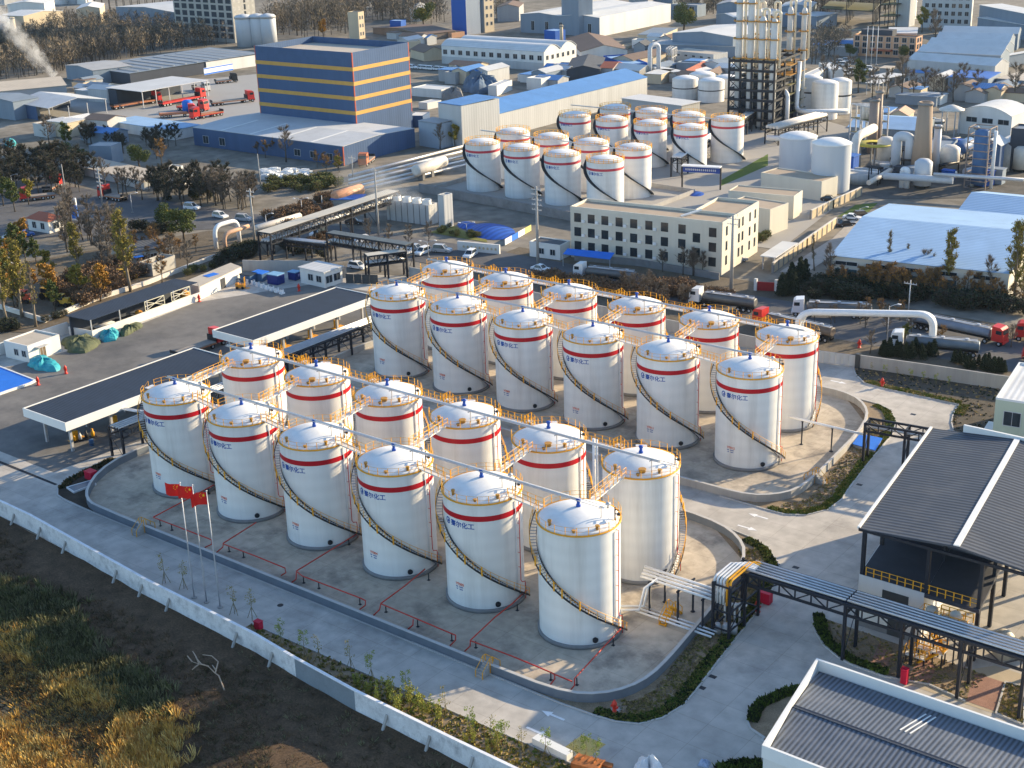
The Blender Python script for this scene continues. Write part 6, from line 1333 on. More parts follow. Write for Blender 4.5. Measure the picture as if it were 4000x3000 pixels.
B('parking_store','white store with pale roof left of the parking area','building',(3,360,655),(3,305,640),(3,535,578),(3,360,740),'flat','white','silver',par=.2); B('parking_store','white store behind the parking area store','building',(3,545,600),(3,440,540),(3,625,580),4,'flat','white','white',par=.2)
B('open_canopy','white canopy with tan struts below the parking area, upper one','canopy',(3,1030,672),(3,890,655),(3,1185,640),4.5,'slab','beige','white',walls=False,cols=2); B('open_canopy','white canopy with tan struts below the parking area, lower one','canopy',(3,960,720),(3,872,705),(3,1040,690),4.5,'slab','beige','white',walls=False,cols=2); B('hut','small cream roofed hut right of the parking area','hut',(3,1050,590),(3,980,580),(3,1095,570),3,'slab','grey','beige')
B('flat_block','grey flat roofed block with white roof hatches behind the slim stack','building',(3,1540,1330),(3,1240,1230),(3,1640,1200),5,'flat','bluegrey','steel'); B('hopper_house','navy hopper house with small gabled roof below the white vaulted hall','building',(3,2010,1260),(3,1870,1230),(3,2080,1220),9,'gx','navy','silver',rise=1.5); B('grey_house','dark grey process house at the right edge of the works','building',(3,2290,1120),(3,2130,1090),(3,2350,1080),12,'flat','dark','steel')
B('blue_shed','deep blue sheet shed behind the twin silver tanks','shed',(3,740,1350),(3,660,1340),(3,790,1330),6,'slab','blue','blue'); t,P=frame(3,(900,230),(450,200),(960,160),30,4,'black open steel frame of an unfinished plant at the top right',None,'steel_frame',5,2); t,P=frame(3,(1110,240),(960,240),(1200,200),34,6,'taller dark steel frame with white floors right of the unfinished plant',None,'steel_frame',2,2)
k=g(3,1215,232); B('pale_silo_house','windowless pale block house below the taller steel frame','building',k,g(3,1095,225),g(3,1250,220),17,'flat','lgrey','grey',zc=0)
for i,(K,L,R,h,w,rf,lab) in enumerate((((3,2400,150),(3,1830,40),(3,2500,120),12,'bluegrey','white','long dark grey hall at the top right corner'),((3,2400,240),(3,1815,150),(3,2500,160),7,'bluegrey','white','white roofed hall below the long dark grey hall'),((3,1285,285),(3,1040,280),(3,1290,235),9,'grey','silver','pale roofed hall behind the salmon block'),((3,2400,420),(3,2060,480),(3,2450,400),5,'bluegrey','white','white roofed hall at the right edge beside the stepped halls'))):
    B('grey_hall',lab,'industrial hall',K,L,R,h,'slab',w,rf)
t=thing('water_tower','small pale pavilion roof on thin posts left of the vaulted hall','shelter',g(3,1570,1170)); p=t.location
MB().lathe([(4,8),(4,8.4),(1,9.6),(.1,9.8)],n=12).build('roof',pale,t)
for k in range(4): a=PI/4+k*PI/2; MB().beam((3*math.cos(a),3*math.sin(a),0),(3*math.cos(a),3*math.sin(a),8),.3).build('post',gal,t)
chimney(3,1450,1130,1035,2.6,2.4,pale,'round pale storage silo right of the brick chimney','silo','silo')
# ---- horizon band
for i,(K,L,R,h,w,rf,lab) in enumerate((((0,540,95),(0,200,140),(0,560,60),9,'beige','white','cream hall on the far left horizon'),((0,860,70),(0,660,80),(0,900,30),9,'beige','white','second cream hall on the far left horizon'),((0,1530,110),(0,1000,60),(0,1560,20),10,'bluegrey','silver','long grey hall behind the steel skeleton'),((0,380,30),(0,60,40),(0,420,5),10,'white','white','white works on the far left horizon'),
   ((1,1440,75),(1,1340,65),(1,1470,40),7,'white','white','white shed among the far trees'),((2,2000,40),(2,1750,50),(2,2050,10),9,'bluegrey','grey','grey block on the horizon left of the steel tower'),((3,380,60),(3,120,50),(3,420,20),9,'bluegrey','silver','grey shed on the horizon right of the steel tower'),((3,1250,30),(3,1150,40),(3,1290,10),9,'lgrey','white','white block on the horizon beside the high rise'),((0,60,190),(0,-150,200),(0,90,150),8,'bluegrey','steel','dark shed on the left edge below the horizon'),((2,60,60),(1,2100,50),(2,100,25),8,'grey','brown','brown roofed shed left of the big white hall'))):
    B('grey_hall',lab,'industrial hall',K,L,R,h,'gx',w,rf,rise=1.5)
t,P=frame(0,(1560,160),(770,95),(1600,130),11,1,'rusty steel skeleton of an unfinished hall before the horizon',trackm,'steel_frame',1,12,stuffit=False); t,P=frame(1,(400,230),(130,180),(440,200),9,1,'dark steel skeleton among the trees behind the striped tower',trackm,'steel_frame',1,6,stuffit=False)
chimney(0,125,300,150,1.6,1.3,M('tan_stack2',(.55,.45,.3),.7,.1,.4),'short tan stack behind the steam plume')

# ---- small sheds filling the far works
rf_=random.Random(91)
for P,n,w_ in ((zl(1,(1350,660),(2000,640),(2212,700),(2212,760),(1900,800),(1720,740)),9,'behind the annex'),(zl(2,(0,650),(480,650),(560,690),(300,760),(0,800)),7,'behind the long blue shed'),(zl(2,(1200,640),(1450,600),(1820,640),(1850,700),(1400,760),(1220,740)),12,'between the long blue shed and the steel tower'),(zl(2,(1000,400),(1900,400),(1900,460),(1000,480)),10,'before the wide grey hall'),
   (zl(3,(700,860),(1500,820),(2100,830),(2212,900),(1500,900),(700,930)),10,'in the belt below the parking area'),(zl(3,(450,300),(720,300),(720,480),(400,500)),6,'left of the salmon block'),(zl(0,(560,740),(900,760),(980,900),(640,860)),8,'between the two open roofs at the truck yard'),(zl(0,(330,1090),(900,1150),(760,1250),(330,1200)),7,'below the open gabled shed'),(zl(1,(1000,330),(1250,330),(1330,480),(1330,420)),4,'behind the striped tower'),(zl(3,(1900,850),(2300,850),(2300,930),(1900,900)),4,'above the white vaulted hall'),(zl(2,(560,40),(900,20),(1400,10),(1400,30),(700,60)),5,'on the horizon behind the big white hall'),(zl(0,(0,20),(700,20),(700,60),(0,80)),7,'on the far left horizon'),(zl(3,(1300,700),(1550,700),(1600,800),(1300,800)),3,'in the yard before the stepped halls')):
    for x,y in scatter([(p.x,p.y) for p in P],n,rf_):
        k=rf_.randrange(5); rf=['white','silver','midblue','brown','steel'][k]; L_=rf_.uniform(6,16); D_=rf_.uniform(5,9); c=V((x,y,0)); a=rf_.choice((0.05,.12,1.6)); ax=V((math.cos(a),math.sin(a),0)); ay=V((-ax.y,ax.x,0))
        B('small_shed','small shed with %s roof crowded %s'%(['white','silver grey','blue','brown','slate grey'][k],w_),'shed',c,c+ay*D_,c+ax*L_,rf_.uniform(3,5.5),rf_.choice(('gx','slab','flat','gx')),rf_.choice(('white','grey','beige','lgrey','bluegrey')),rf,rise=1.2,group='%s roofed sheds %s'%(rf,w_))
# ============================================================ trees and shrubs
barkm=M('bark',(.20,.165,.125),.95,.25,.8); barkd=M('bark_dark',(.09,.075,.06),.95,.25,.8)
twig=M('twigs_grey',(.185,.155,.125),1.,.25,.5); twigb=M('twigs_brown',(.20,.14,.095),1.,.25,.5); twigy=M('twigs_olive',(.20,.17,.075),1.,.25,.5)
leafg=M('leaf_green',(.085,.105,.028),.9,.35,.6); leafy=M('leaf_yellow',(.24,.20,.035),.9,.35,.6); leafo=M('leaf_orange',(.33,.17,.03),.9,.3,.6); leafd=M('leaf_dark',(.028,.040,.022),.95,.35,.6); leafl=M('leaf_lime',(.20,.25,.04),.9,.3,.6)
def limb_tree(seed,h,spread,up,n1,n2,ntw,tw,tl,leaf=0,leafs=.16,crown_from=.3):
    r=random.Random(seed); tm=MB(); cm=MB(); lean=V((r.uniform(-.06,.06),r.uniform(-.06,.06),1))
    def tr(t): return V((lean.x*h*t+.1*math.sin(t*5),lean.y*h*t,h*.92*t))
    tm.tube([tr(i/6) for i in range(7)],[.022*h*(1-.85*i/6)+.015 for i in range(7)],6)
    tips=[]
    for i in range(n1):
        t=crown_from+(1-crown_from)*(i+.5)/n1*.97; a=r.uniform(0,2*PI); L=spread*h*r.uniform(.6,1.1)*(1.15-t*.8) ; d=V((math.cos(a),math.sin(a),up*r.uniform(.7,1.3))).normalized(); p=tr(t); q=p+d*L*.55; e=q+(d+V((0,0,.35))).normalized()*L*.5
        tm.tube([p,q,e],[.009*h*(1-t*.6),.006*h*(1-t*.6),.012],4,cap=False)
        for k in range(n2):
            u=r.uniform(.25,1); b=p.lerp(q,u*2) if u<.5 else q.lerp(e,u*2-1); d2=(d+V((r.uniform(-.8,.8),r.uniform(-.8,.8),r.uniform(-.1,.9)))).normalized(); f=b+d2*L*r.uniform(.25,.5); tm.tube([b,f],[.0032*h,.01],3,cap=False); tips.append((b,f,L))
    tips+= [(tr(.85),tr(1.02),spread*h*.4)]*3
    for i in range(ntw):
        b,f,L=r.choice(tips); s=b.lerp(f,r.uniform(.1,1.05)); d=((f-b).normalized()+V((r.uniform(-1,1),r.uniform(-1,1),r.uniform(-.5,1)))*.8).normalized(); e=s+d*tl*h*r.uniform(.5,1.3); sd=d.cross(V((r.uniform(-1,1),r.uniform(-1,1),r.uniform(-1,1)))).normalized()*tw*r.uniform(.6,1.3)
        cm.add([s-sd,s+sd,e],[(0,1,2)],0)
        if leaf and r.random()<leaf:
            for _ in range(2):
                c=s.lerp(e,r.random())+V((r.uniform(-1,1),r.uniform(-1,1),r.uniform(-1,1)))*.2; a_=V((r.uniform(-1,1),r.uniform(-1,1),r.uniform(-1,1))).normalized()*leafs*r.uniform(.6,1.5); b_=a_.cross(V((r.uniform(-1,1),r.uniform(-1,1),r.uniform(-1,1)))).normalized()*leafs; cm.add([c-a_,c-b_,c+a_,c+b_],[(0,1,2,3)],1)
    return tm,cm
def leafball(r,cm,c,rx,rz,n,s,mi=0):
    for _ in range(n):
        d=V((r.gauss(0,1),r.gauss(0,1),r.gauss(0,1))).normalized()*(r.random()**.35); p=c+V((d.x*rx,d.y*rx,d.z*rz)); a=V((r.uniform(-1,1),r.uniform(-1,1),r.uniform(-1,1))).normalized()*s*r.uniform(.6,1.5); b=a.cross(V((r.uniform(-1,1),r.uniform(-1,1),r.uniform(-1,1)))).normalized()*s
        cm.add([p-a,p-b,p+a,p+b],[(0,1,2,3)],mi)
TT={}
def kind(name,mk,n=3):
    TT[name]=[]
    for s in range(n):
        tm,cm,tmat,cmats=mk(s); TT[name].append((tm.mesh('trunk',tmat),cm.mesh('crown',cmats)))
kind('bare',lambda s:(*limb_tree(s+1,9,.34,.8,16,5,1500,.035,.10),barkd,[twig,leafo]),4)
kind('barebrown',lambda s:(*limb_tree(s+20,8,.34,.8,16,5,1400,.04,.10,.12,.13),barkd,[twigb,leafo]),3)
kind('poplar',lambda s:(*limb_tree(s+40,16,.24,1.8,28,6,3600,.038,.06,.3,.15,.2),barkm,[twigy,leafy]),3)
kind('poplarbare',lambda s:(*limb_tree(s+50,14,.13,2.8,24,4,1500,.03,.06,.06,.12,.25),barkm,[twig,leafy]),3)
kind('baredark',lambda s:(*limb_tree(s+30,8.5,.40,.8,20,6,2600,.045,.10,.1,.14),barkd,[M('twigs_dusk',(.10,.088,.072),1.,.3,.5),leafd]),3)
kind('olive',lambda s:(*limb_tree(s+60,8,.36,.7,16,5,1500,.04,.09,.8,.17,.25),barkd,[twigy,[leafy,leafg,leafo][s%3]]),3)
def mk_round(s):
    r=random.Random(s+70); tm=MB().tube([(0,0,0),(.2,.1,2),(.1,0,4.5)],[.3,.24,.12],7); cm=MB()
    for k in range(9): a=r.uniform(0,6.28); q=r.uniform(.6,2.6); c=V((q*math.cos(a),q*math.sin(a),r.uniform(3.4,6.6))); tm.tube([(.1,.05,2.2),c],[.12,.04],5); leafball(r,cm,c,1.7,1.3,380,.16,r.choice((0,0,1)))
    return tm,cm,barkd,[leafg,[leafy,leafl,leafg][s%3]]
kind('round',mk_round,3)
def mk_con(s):
    r=random.Random(s+80); h=4.; tm=MB().tube([(0,0,0),(0,0,h*.9)],[.12,.03],6); cm=MB()
    for k in range(10): t=k/10; leafball(r,cm,V((r.uniform(-.1,.1),r.uniform(-.1,.1),.5+t*h*.86)),1.15*(1-t)**.8+.18,.5,120,.13,0)
    return tm,cm,barkd,[leafd]
kind('conifer',mk_con,3)
def mk_shrub(cols):
    def f(s):
        r=random.Random(s+90); tm=MB(); cm=MB()
        for k in range(9): a=r.uniform(0,6.28); e=V((1.1*math.cos(a)*r.random(),1.1*math.sin(a)*r.random(),r.uniform(1.0,1.7))); tm.tube([(0,0,0),e*.5+V((0,0,.2)),e],[.06,.04,.02],4)
        for k in range(700):
            a=r.uniform(0,6.28); q=r.random()**.5; z=r.uniform(.2,1.8); rad=1.25*math.sin(min(1,z/1.9)*PI*.8+.35); s0=V((q*rad*.7*math.cos(a),q*rad*.7*math.sin(a),z*.8)); d=V((math.cos(a),math.sin(a),r.uniform(.2,1.6))).normalized()+V((r.uniform(-.4,.4),r.uniform(-.4,.4),0)); e=s0+d*r.uniform(.25,.6); sd=d.cross(V((r.uniform(-1,1),r.uniform(-1,1),1))).normalized()*.03; cm.add([s0-sd,s0+sd,e],[(0,1,2)],0)
            if r.random()<.35: leafball(r,cm,e,.1,.1,1,.1,1)
        return tm,cm,barkd,cols
    return f
kind('shrub',mk_shrub([twigb,M('leaf_brown',(.17,.105,.06),.95,.3,.6)]),3); kind('shrubdark',mk_shrub([M('twigs_dark',(.085,.075,.06),1.,.3,.5),leafd]),3); kind('shrubgreen',mk_shrub([twigy,leafg]),3)
def sapl(s):
    r=random.Random(s+99); tm=MB().tube([(0,0,0),(.05,.02,1.5),(.0,.08,2.9)],[.035,.03,.015],5); cm=MB()
    for k in range(3): a=k*2.1+.4; tm.tube([(.6*math.cos(a),.6*math.sin(a),0),(.03,.02,1.2)],[.03,.03],4)
    for k in range(9): a=r.uniform(0,6.28); b=V((.03,.03,r.uniform(1,2.6))); e=b+V((.4*math.cos(a),.4*math.sin(a),.35)); tm.tube([b,e],[.014,.006],3); leafball(r,cm,e,.28,.28,10+16*(s%2),.06,0)
    return tm,cm,twigy,[[leafy,leafl][s%2]]
kind('sapling',sapl,4)
PL=[]
def plant(kd,x,y,lab,grp,s=1.,name='tree',cat='tree',sz=1.): PL.append((kd,x,y,lab,grp,s,name,cat,sz,RN.uniform(0,6.28)))
def plant_all():
    cnt=0
    for nm in ('tree','shrub'):
        L=[q for q in PL if q[6]==nm]; L.sort(key=lambda q:((q[4] is not None and not q[4].startswith('conifers')), -q[5]/(V((q[1],q[2],0))-CP).length)); rest=L[288:]; hid={}
        for kd,x,y,lab,grp,s_,name,cat,sz,rot in L[:288]:
            cnt+=1; tm,cm=TT[kd][cnt%len(TT[kd])]; t=thing(name,lab,cat,(x,y,0),rot,grp); t.scale=(s_,s_,s_*sz); inst(tm,'trunk',t); inst(cm,'crown',t)
        if rest:
            m=MB(); mats=[]
            for kd,x,y,lab,grp,s_,name,cat,sz,rot in rest:
                cnt+=1
                for me in TT[kd][cnt%len(TT[kd])]:
                    ix=[]
                    for q in me.materials:
                        if q not in mats: mats.append(q)
                        ix.append(mats.index(q))
                    c,sn=math.cos(rot),math.sin(rot); o=len(m.v); m.v+=[(x+s_*(v.co.x*c-v.co.y*sn),y+s_*(v.co.x*sn+v.co.y*c),v.co.z*s_*sz) for v in me.vertices]
                    for f in me.polygons: m.f.append([i+o for i in f.vertices]); m.m.append(ix[f.material_index]); m.sm.append(False)
            o=m.build('woodland' if nm=='tree' else 'shrubbery',mats,keep=True); o['kind']='stuff'
def grove(kd,P,n,lab,grp,s0,s1,name='tree',cat='tree'):
    for x,y in scatter([(p.x,p.y) for p in P],n,RN): plant(kd,x,y,lab,grp,RN.uniform(s0,s1),name,cat)
def gp1(kd,n,x,y,lab,s=1.,sz=1.,grp=None,name='tree',cat='tree'): p=g(n,x,y); return plant(kd,p.x,p.y,lab,grp,s,name,cat,sz)
# left side, single trees
gp1('poplar',4,1130,860,'tallest olive poplar with pale forked trunk behind the dark shed roof',1.15); gp1('poplar',4,690,720,'slim pale poplar left of the tallest poplar',.8); gp1('poplar',4,1060,660,'leaning poplar half behind the tallest poplar',.8)
gp1('poplarbare',4,310,1165,'bare multi stemmed poplar nearest the small office',1.05); gp1('poplar',4,190,1080,'bare spreading poplar at the left picture edge',1.05); gp1('poplar',4,60,1130,'poplar cut by the left picture edge above the blue pit',1.)
gp1('olive',4,870,945,'broad yellow green tree just behind the left end of the dark shed roof',1.05); gp1('olive',4,700,930,'yellow green tree left of the broad one behind the shed',.95); gp1('olive',4,480,1020,'thin olive tree behind the small office',.8)
gp1('round',4,1592,435,'rounded green tree standing alone by the side street',1.12); gp1('round',4,1430,330,'darker rounded green tree beside the lone one',.9); gp1('barebrown',4,1400,790,'reddish bare tree above the long shed roof',.8); gp1('bare',4,1620,700,'grey bare tree right of the reddish one',.85); gp1('bare',4,1500,620,'grey bare tree beside the stone walled house',.8)
gp1('olive',4,130,170,'orange tinted tree at the left edge by the red roofed kiosk',1.1); gp1('olive',4,30,120,'orange tinted tree cut by the left picture edge',1.1); gp1('olive',4,250,110,'orange tinted tree just above the red roofed kiosk',.9)
gp1('round',0,1210,1460,'bright yellow green rounded tree beside the windowless grey block',1.0); gp1('olive',0,840,1410,'small yellow tree left of the windowless grey block',.5); gp1('bare',0,430,1270,'wide bare tree by the truck yard edge, left one',1.2); gp1('olive',0,580,1290,'wide bare tree by the truck yard edge, right one',1.1)
gp1('barebrown',0,1400,1450,'bare tree at the left end of the low navy hall',1.1); gp1('bare',1,260,1400,'round bare tree in front of the low navy hall',1.25); gp1('barebrown',1,610,1500,'small brown tree at the near corner of the low navy hall',.7); gp1('olive',1,720,1490,'small olive tree at the near corner of the low navy hall',.6)
grove('shrubgreen',zl(0,(330,1380),(330,1290),(780,1340),(780,1400)),12,'green shrub in the row above the long pale roofed shed','green shrub row',1.3,1.9,'shrub','shrub')
grove('olive',zl(4,(-100,500),(200,480),(500,800),(400,1000),(0,1000)),20,'olive bare tree among the thicket behind the low pale wall','thicket behind the low pale wall',.7,1.1)
grove('bare',zl(4,(500,200),(900,250),(1100,500),(1000,750),(600,650)),34,'grey bare tree in the thicket between kiosk and tall poplars','thicket between kiosk and poplars',.6,1.05)
grove('shrub',zl(4,(400,850),(1000,650),(1300,600),(1250,780),(700,1000)),60,'brown shrub in the thicket behind the long shed','shrubs behind the long shed',1.1,2.1,'shrub','shrub'); grove('shrubdark',zl(4,(0,1150),(300,1150),(600,1050),(560,1090),(0,1230)),14,'dark shrub along the wall behind the small office','shrubs behind the small office',.8,1.2,'shrub','shrub')
grove('baredark',zl(0,(-100,1440),(450,1400),(830,1520),(820,1680),(-100,1720)),60,'dark bushy tree in the roadside belt at the left','dark roadside belt',.7,1.05); grove('conifer',zl(0,(0,1420),(450,1400),(830,1520),(820,1560),(0,1480)),14,'dark conifer at the rear of the roadside belt','conifers in the dark belt',.9,1.3); grove('bare',zl(0,(850,1620),(1250,1640),(1300,1750),(800,1720)),6,'bare tree before the long pale roofed shed','bare trees before the pale roofed shed',.7,1.)
grove('baredark',zl(0,(1280,1640),(2100,1640),(2300,1760),(1400,1790)),36,'dark bushy tree in the middle of the roadside belt','dark trees, middle belt',.65,1.0); grove('conifer',zl(0,(1330,1660),(1900,1680),(1850,1750),(1400,1740)),8,'dark conifer in the middle of the roadside belt','dark conifers, middle belt',.8,1.1); grove('bare',zl(4,(1700,40),(2200,60),(2212,180),(1800,140)),24,'bare tree along the far side of the public road','bare trees beside the public road',.7,1.1)
grove('shrubdark',zl(4,(1150,330),(1460,300),(1480,380),(1180,400)),10,'dark shrub under the rounded green trees','shrubs under the green trees',1.2,1.8,'shrub','shrub'); grove('shrubdark',zl(4,(1880,560),(2212,480),(2212,560),(1780,680)),24,'dark shrub in front of the white arched pipe','shrubs by the arched pipe',1.0,1.6,'shrub','shrub'); grove('shrubgreen',zl(4,(1500,760),(1850,600),(1900,640),(1560,790)),6,'green shrub along the wall end behind the store block','shrubs behind the store block',.7,1.1,'shrub','shrub')
grove('shrubgreen',zl(1,(60,1659),(80,1580),(600,1540),(760,1600),(500,1680)),34,'yellow green shrub in the waste ground below the block stack yard','shrubs below the block yard',1.0,1.8,'shrub','shrub'); grove('shrub',zl(5,(0,260),(420,120),(640,60),(640,200),(300,330)),44,'brown shrub beside the covered pipe bridge','shrubs beside the pipe bridge',1.0,1.7,'shrub','shrub')
# roadside strips
grove('shrub',zl(5,(330,470),(620,380),(860,420),(640,520)),50,'brown shrub in the verge between the pipe bridges','shrubs between the pipe bridges',.7,1.1,'shrub','shrub')
for i,(x,y) in enumerate(((820,350),(985,440),(1150,490),(1320,500),(1490,470))): gp1('bare',5,x,y,'slim bare street tree above the parked cars, %s from the left'%['first','second','third','fourth','fifth'][i],.62,1.1,'street trees above the parked cars')
grove('shrub',zl(6,(200,740),(500,760),(1300,960),(1280,1000),(700,880),(190,770)),80,'brown shrub in the strip behind the rear tank row, left stretch','brown shrubs behind the tanks, left',1.0,1.6,'shrub','shrub')
grove('shrub',zl(6,(1150,790),(1550,830),(1900,900),(1800,1010),(1300,900)),50,'brown shrub in the strip below the office block','brown shrubs below the office',.9,1.5,'shrub','shrub'); grove('bare',zl(6,(1000,660),(1350,700),(1750,760),(1700,720)),7,'small bare tree at the foot of the office block','bare trees at the office foot',.5,.7)
grove('conifer',zl(7,(60,800),(320,760),(340,860),(80,920)),13,'dark conifer by the red gate','conifers by the red gate',1.,1.4); grove('shrubdark',zl(7,(300,840),(640,800),(1300,900),(1900,960),(2212,1000),(2212,1060),(1300,990),(400,940)),80,'dark shrub in the strip before the blue roofed warehouse','dark shrubs before the blue roofed warehouse',1.3,2.2,'shrub','shrub'); grove('barebrown',zl(7,(420,840),(1000,850),(1900,950),(2212,1030),(1200,930)),34,'bare brown tree in the strip before the blue roofed warehouse','bare trees before the blue roofed warehouse',.55,.85)
for i,(x,y,k,s,l) in enumerate(((1035,790,'poplarbare',.85,'bare poplar before the blue roof, left one'),(1180,770,'poplarbare',.62,'thin bare stem before the blue roof between left and middle poplars'),(1370,820,'bare',.9,'spreading bare tree before the blue roof, right of the thin stem'),(1570,900,'poplar',.88,'leafy upright poplar before the middle of the blue roof'),(1915,940,'bare',1.0,'spreading bare tree before the right part of the blue roof'),(2130,960,'poplar',1.05,'tall upright poplar at the right end of the blue roof'),(530,800,'bare',.95,'bare tree at the left corner of the blue roofed warehouse'),(400,680,'poplarbare',.6,'thin bare pole like tree on the lane by the tan wall'),(2190,1000,'poplar',.8,'second poplar at the right picture edge by the blue roof'))): gp1(k,7,x,y,l,s)
grove('conifer',zl(7,(960,1390),(1400,1400),(1440,1430),(1300,1470),(970,1420)),18,'dark conifer in the row by the arched pipe foot','conifers by the pipe foot',.55,.85); grove('conifer',zl(7,(1600,1470),(2100,1540),(2100,1580),(1600,1510)),20,'dark conifer in the row behind the grey compound wall','conifers behind the compound wall',.5,.75)
for i,(x,y,k,l) in enumerate(((880,1400,'bare','slim bare tree left of the arched pipe foot'),(1180,1320,'olive','olive tree under the arched pipe'),(1500,1330,'barebrown','reddish tree right of the arched pipe'),(860,1080,'barebrown','orange brown tree on the verge under the large pipe, left one'),(970,1080,'barebrown','orange brown tree on the verge under the large pipe, middle one'),(1140,1110,'barebrown','orange brown tree on the verge under the large pipe, right one'),(2100,1340,'bare','bare tree on the verge at the right picture edge'))): gp1(k,7,x,y,l,.5)
grove('shrubgreen',zl(5,(1520,360),(1700,290),(1960,400),(1980,430),(1750,400)),16,'green shrub around the blue domed pond','shrubs round the pond',.6,.9,'shrub','shrub'); grove('shrubgreen',zl(6,(2090,420),(2212,330),(2212,400),(2130,460)),5,'green shrub at the right rear corner of the office block','shrubs behind the office',.8,1.2,'shrub','shrub')
for i,(x,y) in enumerate(((225,620),(420,700),(550,740),(820,800),(1000,900),(1300,1060),(1640,1210),(1860,1400),(2030,1460),(2090,1500))): gp1('sapling',13,x,y,'staked sapling in the wall side bed, number counts none, %s'%['by the red box','left of the patched panel','above the patched panel start','above the patched panel middle','at the patched panel end','by the first yellow bush','where the sun patch begins','beside the sunlit road','past the sunlit road','at the lower picture edge'][i] if False else 'staked sapling in the wall side bed %s'%['by the red box','left of the patched panel','above the patched panel start','above the patched panel middle','at the patched panel end','by the first bushes','where the sunlight begins','beside the sunlit road','past the sunlit road','near the lower picture edge'][i],1.0,1.2)
for i,(n,x,y) in enumerate(((12,1430,60),(12,1590,110),(12,2030,330),(12,2180,370))): gp1('sapling',n,x,y,'leafy young tree behind the boundary wall, %s'%['left of the flagpoles','just left of the flagpoles','just right of the flagpoles','right of the flagpoles by the red box'][i],1.1,1.25)
for i in range(6): gp1('sapling',14,[90,295,530,730,-60,640][i],[1530,1560,1659,1659,1500,1620][i],'bare sapling in the weedy strip %s'%['left of the white bench','behind the white bench','right of the white bench','by the rusty box','near the painted arrows','before the rusty box'][i],.9,1.3)
for i in range(7): p=g(7,850+i*110,1560+i*20); plant('sapling',p.x+1,p.y,'bare staked sapling in the dark rear bed','saplings in the rear bed',.7,'tree','tree')
def mk_bamboo(s):
    r=random.Random(s+120); tm=MB(); cm=MB()
    for k in range(9): a=r.uniform(0,6.28); e=V((.8*math.cos(a)*r.random(),.8*math.sin(a)*r.random(),r.uniform(1.6,2.8))); tm.tube([(e.x*.3,e.y*.3,0),e*.5+V((0,0,.3)),e],[.02,.015,.008],3); [leafball(r,cm,V((e.x*.3,e.y*.3,0)).lerp(e,r.uniform(.35,1.05)),.22,.25,5,.075,r.choice((0,0,1))) for _ in range(12)]
    return tm,cm,twigy,[M('leaf_bamboo',(.26,.25,.05),.9,.3,.6),leafl]
kind('bamboo',mk_bamboo,3)
for i,(x,y) in enumerate(((890,1010),(960,1080),(1150,1090),(1230,1140),(1330,1120),(1400,1190),(1460,1230),(1590,1260),(1220,1230),(1050,1130))): gp1('bamboo',13,x,y,'yellow green bushy plant in the wall side bed, right of the patched panel',RN.uniform(.8,1.2),1.,'bushy plants in the wall side bed','shrub','shrub')
grove('bamboo',zl(13,(1700,1300),(2212,1500),(2212,1620),(1760,1440)),7,'low yellow green plant in the sunlit end of the wall side bed','low plants in the sunlit bed',.35,.6,'shrub','shrub'); grove('barebrown',zl(1,(0,1290),(300,1330),(760,1440),(700,1480),(0,1400)),10,'bare tree along the foot of the low navy hall','bare trees before the low navy hall',.5,.8); grove('shrubdark',zl(5,(230,480),(640,560),(620,590),(200,520)),14,'dark shrub under the low pipe rack','shrubs under the pipe rack',.8,1.1,'shrub','shrub'); grove('baredark',zl(0,(700,1200),(1700,1260),(1750,1320),(1200,1400),(700,1250)),24,'dark bare tree in the waste ground behind the grey block','dark trees behind the grey block',.5,.9); grove('barebrown',zl(4,(1150,500),(1500,430),(1700,520),(1400,700),(1150,640)),16,'brown bare tree around the stone walled house','bare trees around the stone house',.5,.8)
grove('bare',zl(6,(950,860),(1300,930),(1900,1000),(1850,1060),(1250,990),(900,900)),16,'slim bare tree in the verge before the tanker trucks','bare trees before the tanker trucks',.45,.65); grove('bare',zl(7,(380,1100),(900,1130),(1300,1220),(1250,1260),(700,1180),(400,1150)),9,'slim bare tree in the verge under the arched pipe','bare trees under the arched pipe',.4,.55)
# dead tree lying in the field
m=MB(); q=lambda x,y,z:g(12,x,y,z)
for pts in (((1940,990,.1),(1890,860,1.2),(1860,840,1.6),(1800,780,2.0),(1720,760,2.1),(1660,740,2.3)),((1720,760,2.1),(1660,810,1.6)),((1720,760,2.1),(1690,690,2.6),(1665,650,2.8)),((1660,740,2.3),(1620,690,2.4)),((1800,780,2.),(1740,760,2.4),(1690,700,2.7)),((1860,840,1.6),(1885,740,2.2),(1830,690,2.4),(1750,680,2.4)),((1870,820,1.7),(1835,770,2.))):
    m.tube([q(*p) for p in pts],[.09*(1-.75*i/len(pts)) for i in range(len(pts))],5)
tag(m.build('fallen_tree',M('dead_wood',(.36,.29,.23),.9,.2,1.)),'bleached fallen dead tree lying in the rough field','dead tree')
# far woods
def wood(P,n,lab,h0,h1,mats):
    m=MB(); r=random.Random(len(P)*7+n)
    for x,y in scatter([(p.x,p.y) for p in P],n,r):
        h=r.uniform(h0,h1); k=r.randrange(len(mats)-1); m.tube([(x,y,0),(x,y,h*.7)],[.2,.08],3,len(mats)-1)
        for i in range(70):
            a=r.uniform(0,6.28); z=h*r.uniform(.25,1.0); rad=h*.3*math.sin(min(1,(z/h))*PI*.85+.25)*r.random()**.5; s=V((x+rad*.6*math.cos(a),y+rad*.6*math.sin(a),z*.92)); d=V((math.cos(a),math.sin(a),r.uniform(.5,2))).normalized(); e=s+d*h*r.uniform(.08,.18); sd=d.cross(V((r.uniform(-1,1),r.uniform(-1,1),r.uniform(-1,1)))).normalized()*r.uniform(.1,.22); m.add([s-sd,s+sd,e],[(0,1,2)],k)
    o=m.build('far_wood',mats,keep=True); o['kind']='stuff'
